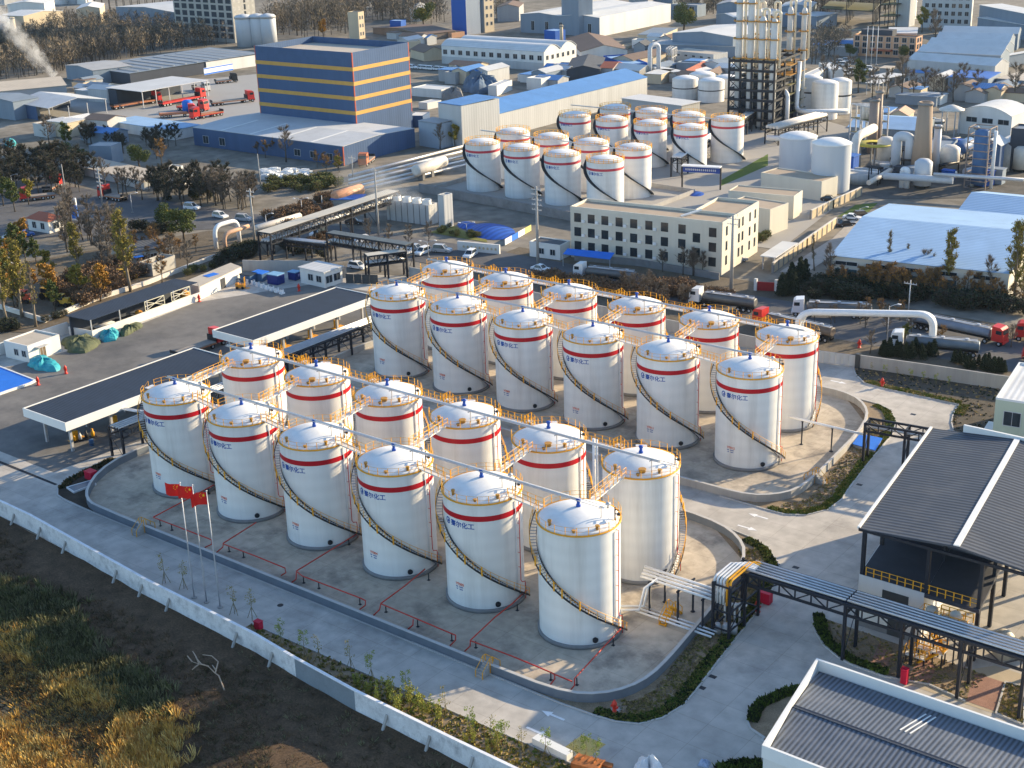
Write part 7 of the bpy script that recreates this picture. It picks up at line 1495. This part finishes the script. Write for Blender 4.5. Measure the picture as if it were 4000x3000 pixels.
wm_=[M('wood_grey',(.155,.135,.11),1.,.3,.1),M('wood_dark',(.085,.08,.07),1.,.3,.1),M('wood_tan',(.21,.17,.12),1.,.3,.1),barkd]
wood(zl(0,(-300,700),(-100,430),(250,420),(1150,430),(1900,330),(1970,385),(800,545),(560,620),(200,680)),520,'',9,15,wm_)
wood(zl(0,(200,330),(560,230),(1300,250),(1920,230),(1990,330),(1200,430),(300,430)),330,'',8,12,wm_)
wood(zl(1,(60,330),(130,200),(400,130),(800,60),(1300,40),(1650,90),(1660,200),(1320,240),(1000,180),(770,300),(500,330)),380,'',10,17,wm_)
wood(zl(1,(1950,60),(2150,40),(2212,120),(2100,200),(2060,150))+zl(2,(60,100),(30,60)),40,'',8,13,wm_)
wood(zl(3,(320,560),(330,400),(430,360),(660,370),(720,440),(560,500),(380,570)),60,'',7,12,wm_)
wood(zl(3,(0,90),(500,40),(1150,20),(1150,100),(500,110),(0,120)),160,'',9,14,wm_)
wood(zl(0,(100,120),(700,130),(1500,150),(1500,200),(700,220),(200,190)),160,'',4,7,wm_)
wood(zl(2,(1380,60),(1900,20),(1900,80),(1700,130),(1500,150)),70,'',8,12,wm_)
for n,x,y,k,s,l in ((2,1480,290,'round',2.0,'big round dark tree beside the big white hall'),(1,1450,250,'round',1.9,'big round dark tree behind the blue box house'),(1,590,330,'olive',1.2,'yellowish tree behind the striped tower roof'),(3,780,800,'olive',1.5,'green tinted bare tree left of the white canopies'),(3,1150,880,'bare',1.8,'large bare tree below the white canopies'),(3,680,780,'bare',1.4,'grey bare tree right of the tank trio'),(3,1680,850,'bare',1.4,'bare tree before the blue roofed shed'),(3,1600,880,'bare',1.2,'smaller bare tree left of the one before the blue roofed shed'),(3,2130,880,'bare',1.5,'bare tree at the right edge below the beige shed'),(3,1440,420,'bare',1.9,'pale bare tree right of the salmon block'),(3,1330,280,'olive',1.5,'bare tree behind the salmon block'),(3,710,500,'round',.8,'small round tree at the left end of the salmon block'),(3,1170,520,'round',.8,'small round tree at the right end of the salmon block'),(1,1590,1290,'bare',.9,'bare tree before the lower annex, left one'),(1,1720,1270,'olive',.9,'bare tree before the lower annex, right one')): gp1(k,n,x,y,l,s)
for i,(x,y) in enumerate(((1350,840),(1430,850),(1250,870),(1500,900),(1800,860),(1020,850),(900,840),(560,720),(480,720))): gp1('bare',3,x,y,'bare tree in the belt above the blue grey hall',1.2,grp='belt above the blue grey hall')

plant_all()
# ============================================================ vehicles
def carmesh(L,Wd,H,kind_):
    b=MB(); h0=.28; hb=H*.56; w=Wd/2
    prof=[(-L/2,.45),(-L/2+.05,h0),(L/2-.05,h0),(L/2,.5),(L/2-.1,hb*.86),(L/2-1.0,hb),(-L/2+.1,hb*1.02),(-L/2,hb*.8)]
    n=len(prof); b.add([(x,-w,z) for x,z in prof]+[(x,w,z) for x,z in prof],[tuple(range(n)),tuple(range(2*n-1,n-1,-1))]+[((i+1)%n,i,n+i,n+(i+1)%n) for i in range(n)])
    x0,x1=(-L/2+.15,L/2-1.25) if kind_!='sedan' else (-L/2+.75,L/2-1.3); t=.18
    cab=[(x0,hb),(x1,hb),(x1-.75,H),(x0+(.3 if kind_!='sedan' else .7),H)]
    g_=MB(); g_.add([(x,-w+.06+(t if z>hb else 0),z*.995) for x,z in cab]+[(x,w-.06-(t if z>hb else 0),z*.995) for x,z in cab],[(0,1,2,3),(7,6,5,4),(1,0,4,5),(2,1,5,6),(3,2,6,7),(0,3,7,4)])
    b.box(cab[3][0]-.02,-w+.2,H-.05,cab[2][0]+.05,w-.2,H+.02)
    for i in (0,1):
        for s in (-1,1): a=cab[[0,1][i]];c=cab[[3,2][i]]; b.beam((a[0],s*(w-.07),a[1]),(c[0],s*(w-.25),c[1]),.1)
    whl=MB().tube([(0,-.1,0),(0,.1,0)],.32,12).tube([(0,-.11,0),(0,.11,0)],.18,8,1)
    hl=MB().box(L/2-.06,-.22,.55,L/2+.02,.22,.7); tlm=MB().box(-L/2-.02,-.15,.6,-L/2+.04,.15,.78)
    return b,g_,whl,hl,tlm
lampm=M('headlight',(.7,.72,.74),.2,.05,1.); tailm=M('taillight',(.45,.02,.02),.3,.05,1.)
carcol={'white':M('car_white',(.76,.77,.78),.3,.04,1.,spec=.5),'dark':M('car_dark',(.05,.04,.04),.3,.1,1.,spec=.5),'silver':M('car_silver',(.5,.52,.55),.3,.05,1.,metal=.3),'blue':M('car_blue',(.03,.10,.35),.3,.05,1.)}
CM={}
def car(p,rot,col,kd,lab,grp=None,s=1.):
    dim={'sedan':(4.6,1.8,1.42),'suv':(4.6,1.85,1.68),'van':(4.7,1.75,1.9)}[kd]
    if kd not in CM:
        b,g_,w_,hl,tl=carmesh(*dim,kd); CM[kd]=(b,g_.mesh('cabin_glass',glass),w_.mesh('wheel',[black,gal]),hl.mesh('headlight',lampm),tl.mesh('taillight',tailm),{})
    b,gm_,wm2,hm,tm2,D=CM[kd]
    if col not in D: D[col]=b.mesh('body',carcol[col])
    t=thing('parked_car',lab,'car',p,rot,grp); t.scale=(s,)*3; inst(D[col],'body',t); inst(gm_,'cabin_glass',t)
    for x in (-1.35,1.35):
        for y in (-dim[1]/2+.1,dim[1]/2-.1): inst(wm2,'wheel',t,(x,y,.32))
    for y in (-.6,.6): inst(hm,'headlight',t,(0,y,0)); inst(tm2,'taillight',t,(0,y,0))
for n,x,y,r,c,k,l in ((5,905,435,-1.9,'white','suv','white car facing the camera under the street trees, leftmost'),(5,1050,450,-1.4,'dark','suv','dark brown car among the white ones under the street trees'),(5,1300,500,.05,'white','sedan','white saloon standing sideways under the street trees'),(5,1385,500,.05,'silver','sedan','silver saloon just behind the sideways white one'),(5,1440,535,-1.5,'white','suv','white car facing the camera by the lamp post'),(5,880,660,.1,'white','suv','white car behind the black gate'),(5,540,375,-1.6,'white','van','white van on the verge between the pipe bridges'),(5,850,275,.5,'dark','suv','dark car under the covered pipe bridge'),
    (6,250,680,0,'white','sedan','white saloon on the road behind the rear tanks, at the office lodge'),(5,1850,560,-1.3,'white','suv','white car half hidden by brown shrubs below the sign wall'),(5,1610,520,.3,'silver','van','pale van below the left end of the sign wall'),(4,105,400,.5,'white','sedan','white saloon in the side street, leftmost'),(4,220,385,1.2,'blue','suv','blue car beside the leftmost white saloon'),(4,1905,222,.0,'white','suv','white car alone on the side street by the green tree'),(4,2110,250,.3,'silver','van','pale van behind the tall pole'),(4,70,640,.4,'white','van','white van under trees at the left edge'),(4,45,595,.8,'silver','suv','pale car beside the van at the left edge'),(4,1660,150,.2,'white','van','white van beyond the rounded green tree'),
    (7,600,835,.2,'silver','suv','pale car in the shrubs by the blue roofed warehouse'),(7,815,215,.8,'dark','suv','dark car at the end of the green lawn'),(7,725,235,.2,'white','sedan','white car beside the green lawn'),(7,670,290,.9,'dark','sedan','dark car on the lane beside the tan wall'),(6,1945,600,.9,'silver','suv','pale car behind the right corner of the office block'),(7,530,75,.3,'dark','sedan','dark car behind the cream blocks')):
    car(g(n,x,y),r,c,k,l)
for i,(x,y) in enumerate(((1350,592),(1440,598),(1470,600),(1515,604),(1580,608),(1630,612),(1735,618),(1775,622))): car(g(1,x,y),.1+1.2*(i%2)*0,'white','suv','white car in the far row right of the striped tower, %s'%['first','second','third','fourth','fifth','sixth','seventh','eighth'][i],'far row of white cars',1.1)
for i,(x,y,c) in enumerate(((690,535,'white'),(660,568,'white'),(630,545,'silver'),(680,645,'white'),(775,648,'white'),(725,622,'silver'),(845,615,'white'),(885,605,'white'),(800,628,'dark'))): car(g(3,x,y),.25,c,'suv','%s car in the parking area of the salmon block, %s'%(c,['back row right','back row left','back row end','front row left','front row middle','between the rows','right group front','right group end','behind the front row'][i]),'cars before the salmon block',1.05)
redcab=M('cab_red',(.55,.03,.025),.4,.08,1.,spec=.5); tankg=M('tanker_grey',(.135,.135,.135),.5,.15,.6,metal=.3,stain=.3,sscale=.4,scol=(.16,.15,.14)); bedr=M('bed_rust',(.42,.17,.09),.8,.25,.6); bedg=M('bed_grey',(.28,.25,.22),.9,.2,.6)
def truck(p,rot,cab,kd,lab,L=10.5,grp=None,col2=None,s=1.,name=None):
    t=thing(name or ('tanker_truck' if kd=='tank' else 'flatbed_truck'),lab,'truck',p,rot,grp); t.scale=(s,)*3
    b=MB(); b.box(L/2+.6,-1.25,.9,L/2+2.8,1.25,2.2); pr=[(L/2+.6,2.2),(L/2+2.8,2.2),(L/2+2.65,3.2),(L/2+2.2,3.55),(L/2+.6,3.7)]; n=5
    b.add([(x,-1.22,z) for x,z in pr]+[(x,1.22,z) for x,z in pr],[tuple(range(n)),tuple(range(2*n-1,n-1,-1))]+[((i+1)%n,i,n+i,n+(i+1)%n) for i in range(n)]); b.box(L/2+2.8,-1.2,.5,L/2+2.95,1.2,1.1); b.build('cab',cab,t)
    MB().add([(L/2+2.83,-1.1,2.25),(L/2+2.83,1.1,2.25),(L/2+2.70,1.1,3.1),(L/2+2.70,-1.1,3.1)],[(0,1,2,3)]).box(L/2+1.4,-1.27,2.3,L/2+2.5,1.27,3.0).build('cab_window',glass,t)
    MB().box(-L/2,-.45,.75,L/2+2.5,.45,1.05).build('chassis',dgrey,t)
    if kd=='tank':
        m=MB(); N=20
        def sec(x,k=1.): return [(x,1.22*k*math.cos(2*PI*i/N),1.98+.88*k*math.sin(2*PI*i/N)) for i in range(N)]
        S_=[(-L/2-.15,.8),(-L/2,1),(L/2-.1,1),(L/2+.05,.8)]; m.v=[q for x,k in S_ for q in sec(x,k)]; 
        for a in range(3):
            for i in range(N): m.f.append([a*N+i,a*N+(i+1)%N,(a+1)*N+(i+1)%N,(a+1)*N+i]); m.m.append(0); m.sm.append(True)
        m.f+= [list(range(N-1,-1,-1)),[3*N+i for i in range(N)]]; m.m+=[0,0]; m.sm+=[False,False]; m.build('tank',col2 or tankg,t)
        m=MB(); m.box(-L/2+.3,-.5,2.87,L/2-.4,.5,2.95)
        for s_ in (-.5,.5): m.tube([(-L/2+.3,s_,3.15),(L/2-.4,s_,3.15)],.04,4)
        for k in range(3): m.lathe([(.35,0),(.35,.3)],(-L/3+k*L/3,0,2.9),10)
        m.build('walkway',gal,t)
    else:
        MB().box(-L/2,-1.25,1.06,L/2+.3,1.25,1.3).build('bed',col2 or bedr,t); MB().box(-L/2,-1.27,.85,L/2+.3,-1.2,1.05).box(-L/2,1.2,.85,L/2+.3,1.27,1.05).build('side_rail',cab if kd=='flatred' else bedr,t); MB().box(L/2+.2,-1.25,1.31,L/2+.32,1.25,2.5).build('headboard',dgrey,t); MB().box(-L/2-.02,-1.2,1.31,-L/2+.1,1.2,1.9).build('tail_frame',dgrey,t)
    for x in (-L/2+.8,-L/2+2.0,-L/2+3.2,L/2-.6,L/2+2.1):
        for y in (-1.05,1.05): inst(TRW,'wheel',t,(x,y,.5))
TRW=MB().tube([(0,-.17,0),(0,.17,0)],.5,14).tube([(0,-.18,0),(0,.18,0)],.25,8,1).mesh('wheel',[black,gal])
cabw=carcol['white']
P_=lambda n,x,y:g(n,x,y)
def tr2(pa,pb,*a,**k):                        # cab end, tail end
    d=pa-pb; L=max(6,d.length-3.2); c=(pa+pb)/2; d.normalize(); truck(c-d*1.3,math.atan2(d.y,d.x),*a,L=L,**k)
tr2(g(6,545,740),g(6,1075,800),cabw,'tank','grey tanker truck with white cab below the left half of the office block'); tr2(g(6,1545,960),g(6,2110,1040),cabw,'tank','grey tanker truck with white cab below the right corner of the office block'); tr2(g(7,205,1060),g(7,900,1090),cabw,'tank','grey tanker truck with white cab beyond the large arched pipe')
tr2(g(6,2100,1140),g(7,565,1300),redcab,'tank','dark tanker truck with red cab behind the last rear tank',col2=M('tanker_dark',(.14,.11,.09),.5,.2,.6)); tr2(g(7,2050,1330),g(7,1250,1160),redcab,'tank','blue grey tanker truck under trees right of the arched pipe',col2=M('tanker_blue',(.20,.23,.28),.4,.15,.6)); tr2(g(7,1050,1350),g(7,1830,1420),cabw,'tank','dark tanker truck with orange stripe behind the arched pipe foot',col2=M('tanker_slate',(.12,.15,.18),.4,.15,.6)); tr2(g(7,2130,1270),g(7,2700,1330),redcab,'tank','tanker truck with red cab at the right picture edge, farther lane'); tr2(g(7,2190,1440),g(7,2700,1480),redcab,'tank','tanker truck with red cab at the right picture edge, nearer lane')
p=g(4,1830,1330); truck(p+V((.5,-5,0)),PI/2+.0,redcab,'flat','red cabbed lorry standing between the two canopies',L=9,col2=bedg)
for ca,ta,k,c2,l in (((1340,890),(1000,945),'flat',None,'flatbed lorry with red cab nearest the open gabled shed'),((1720,860),(1415,920),'flatred',redcab,'all red flatbed lorry, second from the left'),((2150,880),(1850,915),'flat',bedg,'flatbed lorry with red cab and grey deck, rightmost'),((1760,960),(1560,950),'flatred',redcab,'red lorry in the middle of the group of three'),((1660,1000),(1395,1018),'flat',bedr,'flatbed lorry with brown deck at the front of the group'),((1690,1030),(1905,995),'flatred',bedr,'red flatbed lorry facing left at the front of the group')):
    tr2(g(0,*ca),g(0,*ta),redcab,k,l,grp='flatbed lorries in the truck yard',col2=c2,s=1.25)
p=g(0,1625,960); o=MB().lathe([(2,0),(2,3.6),(1.4,4.2),(.1,4.4)],n=16).build('blue_container',bm,keep=True); o.location=p; tag(o,'blue drum shaped container among the red lorries','container')
for i,(n,x,y,c,l) in enumerate(((1,1800,700,M('lorry_orange',(.5,.16,.08),.6,.15,1.),'orange lorry with dark bed by the heap yard'),(0,1925,720,dgrey,'dark lorry cab before the white front of the dark hall'),(0,440,1650,redcab,'red lorry cab beyond the conifer belt'),(4,1010,70,redcab,'red lorry at the side street corner'),(4,380,60,redcab,'red lorry cab at the upper left street'),(1,970,1405,MATS['lorry_orange'],'orange lorry at the near corner of the low navy hall'),(0,1720,780,gal,'grey lorry beside the open canopy'))): truck(g(n,x,y),.2+i,c,'flat',l,L=6,col2=bedg,s=1.1)
# machines under the trees on the left
def machine(n,x,y,rot,c1,lab,arm=True):
    t=thing('tractor',lab,'machine',g(n,x,y),rot); MB().box(-1.6,-.7,.7,1.6,.7,1.5).box(.4,-.5,1.5,1.7,.5,1.9).build('body',c1,t); MB().box(-1.4,-.65,1.5,.3,.65,2.5).build('cab_window',glass,t); MB().box(-1.5,-.75,2.5,.4,.75,2.62).build('roof',c1,t)
    for xx,rr in ((-1,.75),(1.2,.5)):
        for yy in (-.85,.85): MB().tube([(xx,yy-.18,rr),(xx,yy+.18,rr)],rr,14).build('wheel',black,t)
    if arm: MB().beam((1.6,-.5,1.2),(2.9,-.5,.9),.16).beam((1.6,.5,1.2),(2.9,.5,.9),.16).box(2.8,-1.,.3,3.3,1.,1.1).build('bucket',c1,t)
mach=M('machine_yellow',(.60,.36,.05),.55,.15,1.)
machine(4,545,985,.4,mach,'yellow loader under the bare trees behind the long shed'); machine(4,225,950,.3,M('tractor_red',(.5,.09,.05),.55,.15,1.),'tractor with red roof under the bare trees at the left',False); machine(4,1060,760,1.,mach,'small orange loader half hidden beside the tall poplar'); machine(4,420,925,.2,mach,'yellow machine between the tractor and the loader')
# ---- red roofed kiosk, stone walled house
o=B('kiosk','white kiosk with red hipped roof at the left street corner','kiosk',(4,415,255),(4,235,225),(4,530,220),3.2,'hip','white','red',rise=1.6); wins(o,'R',1,o.lx*.5,1,.9,o.lx*.4,1.6,1); wins(o,'L',2,o.ly*.3,o.ly*.4,.9,1.4,1.6,1)
o=B('stone_house','low stone walled house with dark flat roof behind the tall poplars','house',(4,1120,530),(4,940,440),(4,1425,425),3.4,'slab','raw','dark',ov=.15); wins(o,'R',3,o.lx*.25,o.lx*.28,.8,1.6,1.5,1); MB().beam((o.lx*.05,-.9,2.5),(o.lx*.25,-.9,2.5),1.6,.08).build('awning',bm,o.r)
o=B('ruined_annex','roofless pale annex right of the stone walled house','building',(4,1310,620),(4,1240,590),(4,1510,545),3.0,'flat','raw','grey',par=1.2); 
p=g(4,655,245); t=thing('sign_pylon','blue and white sign pylon by the side street','sign',p,.3); MB().box(-.9,-.2,.0,.9,.2,6).build('panel',bm,t); MB().box(-.92,-.22,4.2,.92,.22,6.1).box(-.92,-.22,0,.92,.22,.5).build('white_band',whitep,t)
# ---- poles and lamps
def pole(n,x,y,yt,lab,arms=0,r0=.22,lamp=None,name='utility_pole',cat='utility pole'):
    p=g(n,x,y); h=hgt(zz(n,x,y),zz(n,x,yt)); t=thing(name,lab,cat,p,0); MB().tube([(0,0,0),(0,0,h)],[r0,r0*.55],8).build('pole',gal if r0<.2 else concw,t); MB().lathe([(r0*2,0),(r0*2,.25)],n=8).build('base',concw,t)
    for k in range(arms): z=h-.8-1.15*k; m=MB(); m.beam((-1.3,0,z),(1.3,0,z),.14); [m.lathe([(.06,0),(.06,.25)],(s,0,z+.06),6) for s in (-1.2,-.6,.6,1.2)]; m.build('crossarm',gal,t)
    if lamp:
        for s in ([-1,1] if lamp==2 else [1]):
            MB().tube(curve([(0,0,h-.2),(s*.8*.79,.8*.61*s,h+.2),(s*1.8*.79,1.8*.61*s,h+.3)],3),.06,6).build('arm',gal,t); MB().box(s*1.8*.79-.35,1.8*.61*s-.15,h+.22,s*1.8*.79+.35,1.8*.61*s+.15,h+.36).build('lamp_head',whitep,t)
pole(6,1893,855,200,'tall tapered steel pole at the right corner of the office block',2,.42); pole(6,225,640,-50,'tall steel pole with stacked crossarms left of the office block',5,.38); pole(5,1062,392,-205,'tall pole before the cooling towers',1,.3); pole(4,2205,455,-30,'tall pole with insulators by the arched pipes at the left',2,.32)
pole(4,890,140,-215,'pole with five crossarms above the dark conifer belt',5,.28); pole(4,570,30,-240,'plain slim pole above the dark conifer belt',0,.2); pole(1,40,1620,1330,'slim pole left of the block stack yard',0,.2); pole(1,840,1560,1345,'wooden pole at the near corner of the low navy hall',1,.22); pole(1,1715,1260,1100,'wooden pole before the lower annex',1,.2); pole(2,215,1060,915,'wooden pole before the long blue shed',1,.2); pole(2,95,1070,960,'small pole left of the one before the long shed',1,.18); pole(2,790,810,740,'small pole at the right part of the long blue shed',0,.18)
pole(7,1207,1112,760,'slim white pole standing on the verge behind the arched pipe',1,.16); pole(5,575,155,30,'slim pole on the verge beside the cooling towers',0,.16)
for n,x,y,yt,l,d in ((7,1027,1312,985,'street lamp beside the arched pipe',1),(5,95,345,195,'street lamp at the left end of the covered pipe bridge',1),(5,1490,560,430,'street lamp among the parked cars',2),(5,1822,355,272,'double street lamp by the blue domed pond',2),(5,400,200,62,'double street lamp above the covered pipe bridge',2),(7,790,215,140,'lamp post on the green lawn',1),(0,115,1659,1515,'street lamp at the left edge above the conifers',1),(4,1145,180,15,'street lamp behind the rounded green tree',1),(0,1545,1659,1540,'street lamp right of the long pale roofed shed',1),(0,1095,500,400,'pole behind the dark hall roof',0)): pole(n,x,y,yt,l,0,.12,d,'street_lamp','street lamp')
# ---- things at the lower edge
a=g(14,200,1440);b=g(14,500,1590); d=(b-a).normalized(); s=V((-d.y,d.x,0)); 
r=thing('concrete_beam','long white concrete beam lying at the kerb below the painted arrows','beam',(a+b)/2); MB().beam(a+V((0,0,.45)),b+V((0,0,.45)),1.0,.8).build('beam_body',fascia,r,True)
rustm=M('rust_plate',(.36,.13,.04),.8,.3,1.,stain=.5,sscale=.8,scol=(.12,.05,.03)); a=g(14,540,1640);b=g(14,760,1700); MB_=MB().beam(a+V((0,0,.5)),b+V((0,0,.5)),1.8,.9); [MB_.beam(a.lerp(b,k/4)+V((0,0,1.0)),a.lerp(b,k/4)+V((0,.9,1.0)),.12) for k in range(5)]; tag(MB_.build('rusty_skip',rustm),'rusty orange skip at the lower picture edge','skip')
m=MB().beam(g(14,720,1600,.3),g(14,870,1640,.3),.4,.3); m.beam(g(14,720,1612,.5),g(14,860,1652,.5),.3,.2); tag(m.build('steel_beams',rustm),'pair of rusty beams beside the orange skip','beams')
P=zl(14,(1060,1650),(1080,1610),(1150,1590),(1260,1620),(1330,1660),(1320,1720),(1060,1720)); mound('sack_heap',P,.75,M('white_sheet',(.68,.69,.70),.7,.15,1.5),'heap of crumpled white sheeting at the lower picture edge','heap',31,None,1.3)
P=zl(14,(1600,1640),(1640,1590),(1720,1620),(1690,1659)); mound('sack_heap',P,.5,M('blue_white_bag',(.35,.42,.55),.7,.3,3.),'small blue and white bags on the road at the lower edge','heap',32)
r=thing('valve_skid','yellow and grey pump skid under the corner of the near canopy','pump skid',g(8,700,500))
for i in range(4): p=g(8,640+i*55,500-i*14); MB().lathe([(.3,.2),(.3,.9),(.15,1.1),(.15,1.5)],p,10).build('pump',[yellow,gal,dgrey,yellow][i],r,True); MB().box(p.x-.5,p.y-.4,0,p.x+.5,p.y+.4,.2).build('skid',dgrey,r,True)
r=thing('blue_bucket','small blue grey drum below the near canopy','drum',g(8,795,530)); MB().lathe([(.4,0),(.4,1.0),(.42,1.02),(.1,1.05)],n=12).build('body',MATS['vessel_blue'],r); MB().lathe([(.43,.3),(.43,.36)],n=12,cap=False).build('ring',dgrey,r)
P=zl(8,(580,905),(790,845),(830,875),(640,945)); r=thing('cover_plate','flat glass like cover plate in the dark bed left of the bund','cover',P[0]); MB().prism([(p.x,p.y) for p in P],.03,.25).build('plate',M('plate_blue',(.12,.16,.2),.3,.1,1.),r,True); MB().wallpath([(p.x,p.y) for p in P],.14,.03,.32,0,True).build('edge',whitep,r,True)
for n,x,y,l in ((13,210,253,'round manhole cover on the road below the front bund'),(11,1255,262,'rectangular drain grate on the rear side road'),(11,790,870,'square drain grate on the kerb of the side road'),(14,1735,870,'square drain grate at the kerb below the pipe tower'),(14,1640,965,'grey drain cover on the road near the lawn corner'),(11,240,1585,'drain grate in the shade by the warehouse road')):
    p=g(n,x,y,.006); o=(MB().lathe([(.4,0),(.4,.02)],n=16) if 'round' in l else MB().box(-.42,-.3,0,.42,.3,.02)).build('drain_cover',dgrey,keep=True); o.location=p; tag(o,l,'drain cover')
# ---- steam
def steam(base,tip,r0,r1,dens,nscale,seed):
    ax=tip-base; Lh=ax.length; mt=bpy.data.materials.new('steam'); mt.use_nodes=True; nt=mt.node_tree; N=nt.nodes; L=nt.links; N.remove(N['Principled BSDF'])
    pv=N.new('ShaderNodeVolumePrincipled'); pv.inputs['Color'].default_value=(.98,.98,.99,1); pv.inputs['Anisotropy'].default_value=.1
    tc=N.new('ShaderNodeTexCoord'); sx=N.new('ShaderNodeSeparateXYZ')
    def mth(op,a,b=None,c=None):
        n=N.new('ShaderNodeMath'); n.operation=op
        for i,v in enumerate((a,b,c)):
            if v is None: continue
            if isinstance(v,(int,float)): n.inputs[i].default_value=v
            else: L.new(v,n.inputs[i])
        return n.outputs[0]
    nv=N.new('ShaderNodeTexNoise'); nv.inputs['Scale'].default_value=nscale*.6; nv.inputs['Detail'].default_value=3; L.new(tc.outputs['Object'],nv.inputs['Vector'])
    sb=N.new('ShaderNodeVectorMath'); sb.operation='SUBTRACT'; L.new(nv.outputs['Color'],sb.inputs[0]); sb.inputs[1].default_value=(.5,.5,.5)
    sc_=N.new('ShaderNodeVectorMath'); sc_.operation='SCALE'; L.new(sb.outputs[0],sc_.inputs[0]); sc_.inputs['Scale'].default_value=r1*1.1
    ad=N.new('ShaderNodeVectorMath'); L.new(tc.outputs['Object'],ad.inputs[0]); L.new(sc_.outputs[0],ad.inputs[1]); L.new(ad.outputs[0],sx.inputs[0])
    rr=mth('SQRT',mth('ADD',mth('MULTIPLY',sx.outputs[0],sx.outputs[0]),mth('MULTIPLY',sx.outputs[1],sx.outputs[1])))
    t=mth('DIVIDE',sx.outputs[2],Lh); R=mth('MULTIPLY_ADD',t,(r1-r0)*.8,r0*.8); f=mth('SUBTRACT',1.,mth('DIVIDE',rr,R))
    f=mth('MAXIMUM',f,0.); f=mth('MINIMUM',mth('MULTIPLY',f,2.2),1.); fade=mth('MAXIMUM',mth('SUBTRACT',1.05,t),0.)
    nz=N.new('ShaderNodeTexNoise'); nz.inputs['Scale'].default_value=nscale; nz.inputs['Detail'].default_value=5; L.new(tc.outputs['Object'],nz.inputs['Vector'])
    mr=N.new('ShaderNodeMapRange'); mr.inputs[1].default_value=.35; mr.inputs[2].default_value=.6; L.new(nz.outputs['Fac'],mr.inputs[0])
    L.new(mth('MULTIPLY',mth('MULTIPLY',mth('MULTIPLY',f,fade),mr.outputs[0]),dens),pv.inputs['Density']); L.new(pv.outputs[0],N['Material Output'].inputs['Volume'])
    o=MB().box(-r1*1.5,-r1*1.5,-1,r1*1.5,r1*1.5,Lh).build('steam_plume',mt,keep=True); o.location=base; o.rotation_euler=ax.to_track_quat('Z','Y').to_euler(); o['kind']='stuff'
def up(n,x,y,z0,dx,dz): p=g(n,x,y,z0); return p+V((CR.x,CR.y,0)).normalized()*dx+V((0,0,dz))
steam(up(0,462,640,6,0,0),up(0,462,640,6,-27,36),3.4,7.5,.55,.3,1)
steam(up(5,1500,110,5,0,0),up(5,1500,110,5,-22,10),3.,8.,.10,.25,2)
# ============================================================ sky, sun, haze, view
SUN_AZ, SUN_EL = math.radians(64), math.radians(16.5)
wd = bpy.data.worlds.new('World'); SC.world = wd; wd.use_nodes = True
nt = wd.node_tree; bg = nt.nodes['Background']; sk = nt.nodes.new('ShaderNodeTexSky'); sk.sky_type = 'NISHITA'; sk.sun_disc = False
sk.sun_elevation = SUN_EL; sk.sun_rotation = PI/2-SUN_AZ; sk.altitude = 50; sk.air_density = 1.0; sk.dust_density = 0.5; sk.ozone_density = 2.4
nt.links.new(sk.outputs[0], bg.inputs['Color']); bg.inputs['Strength'].default_value = .125
sl = bpy.data.lights.new('sun','SUN'); so = bpy.data.objects.new('sun', sl); COL.objects.link(so)
sl.energy = 4.2; sl.angle = math.radians(.5); sl.color = (1.,.79,.50)
sd = V((math.cos(SUN_EL)*math.cos(SUN_AZ), math.cos(SUN_EL)*math.sin(SUN_AZ), math.sin(SUN_EL)))
so.rotation_euler = sd.to_track_quat('Z','Y').to_euler(); so.location = (0,0,120)
vs = SC.view_settings; vs.view_transform = 'Standard'; vs.look = 'None'; vs.exposure = 1.35; vs.gamma = 1
SC.cycles.max_bounces = 5; SC.cycles.diffuse_bounces = 3; SC.cycles.glossy_bounces = 2; SC.cycles.transmission_bounces = 2; SC.cycles.volume_bounces = 0
SC.cycles.use_denoising = True
hm = bpy.data.materials.new('haze'); hm.use_nodes = True; hn = hm.node_tree; hn.nodes.remove(hn.nodes['Principled BSDF'])
hv = hn.nodes.new('ShaderNodeVolumePrincipled'); hv.inputs['Color'].default_value = (.62,.80,1,1); hv.inputs['Density'].default_value = .000025; hv.inputs['Anisotropy'].default_value = .3
hn.links.new(hv.outputs[0], hn.nodes['Material Output'].inputs['Volume'])
o = MB().box(-2600,-700,-9,1500,3200,130).build('haze', hm, keep=True); o['kind'] = 'stuff'
SC.cycles.volume_step_rate = 2.0; SC.cycles.volume_max_steps = 128
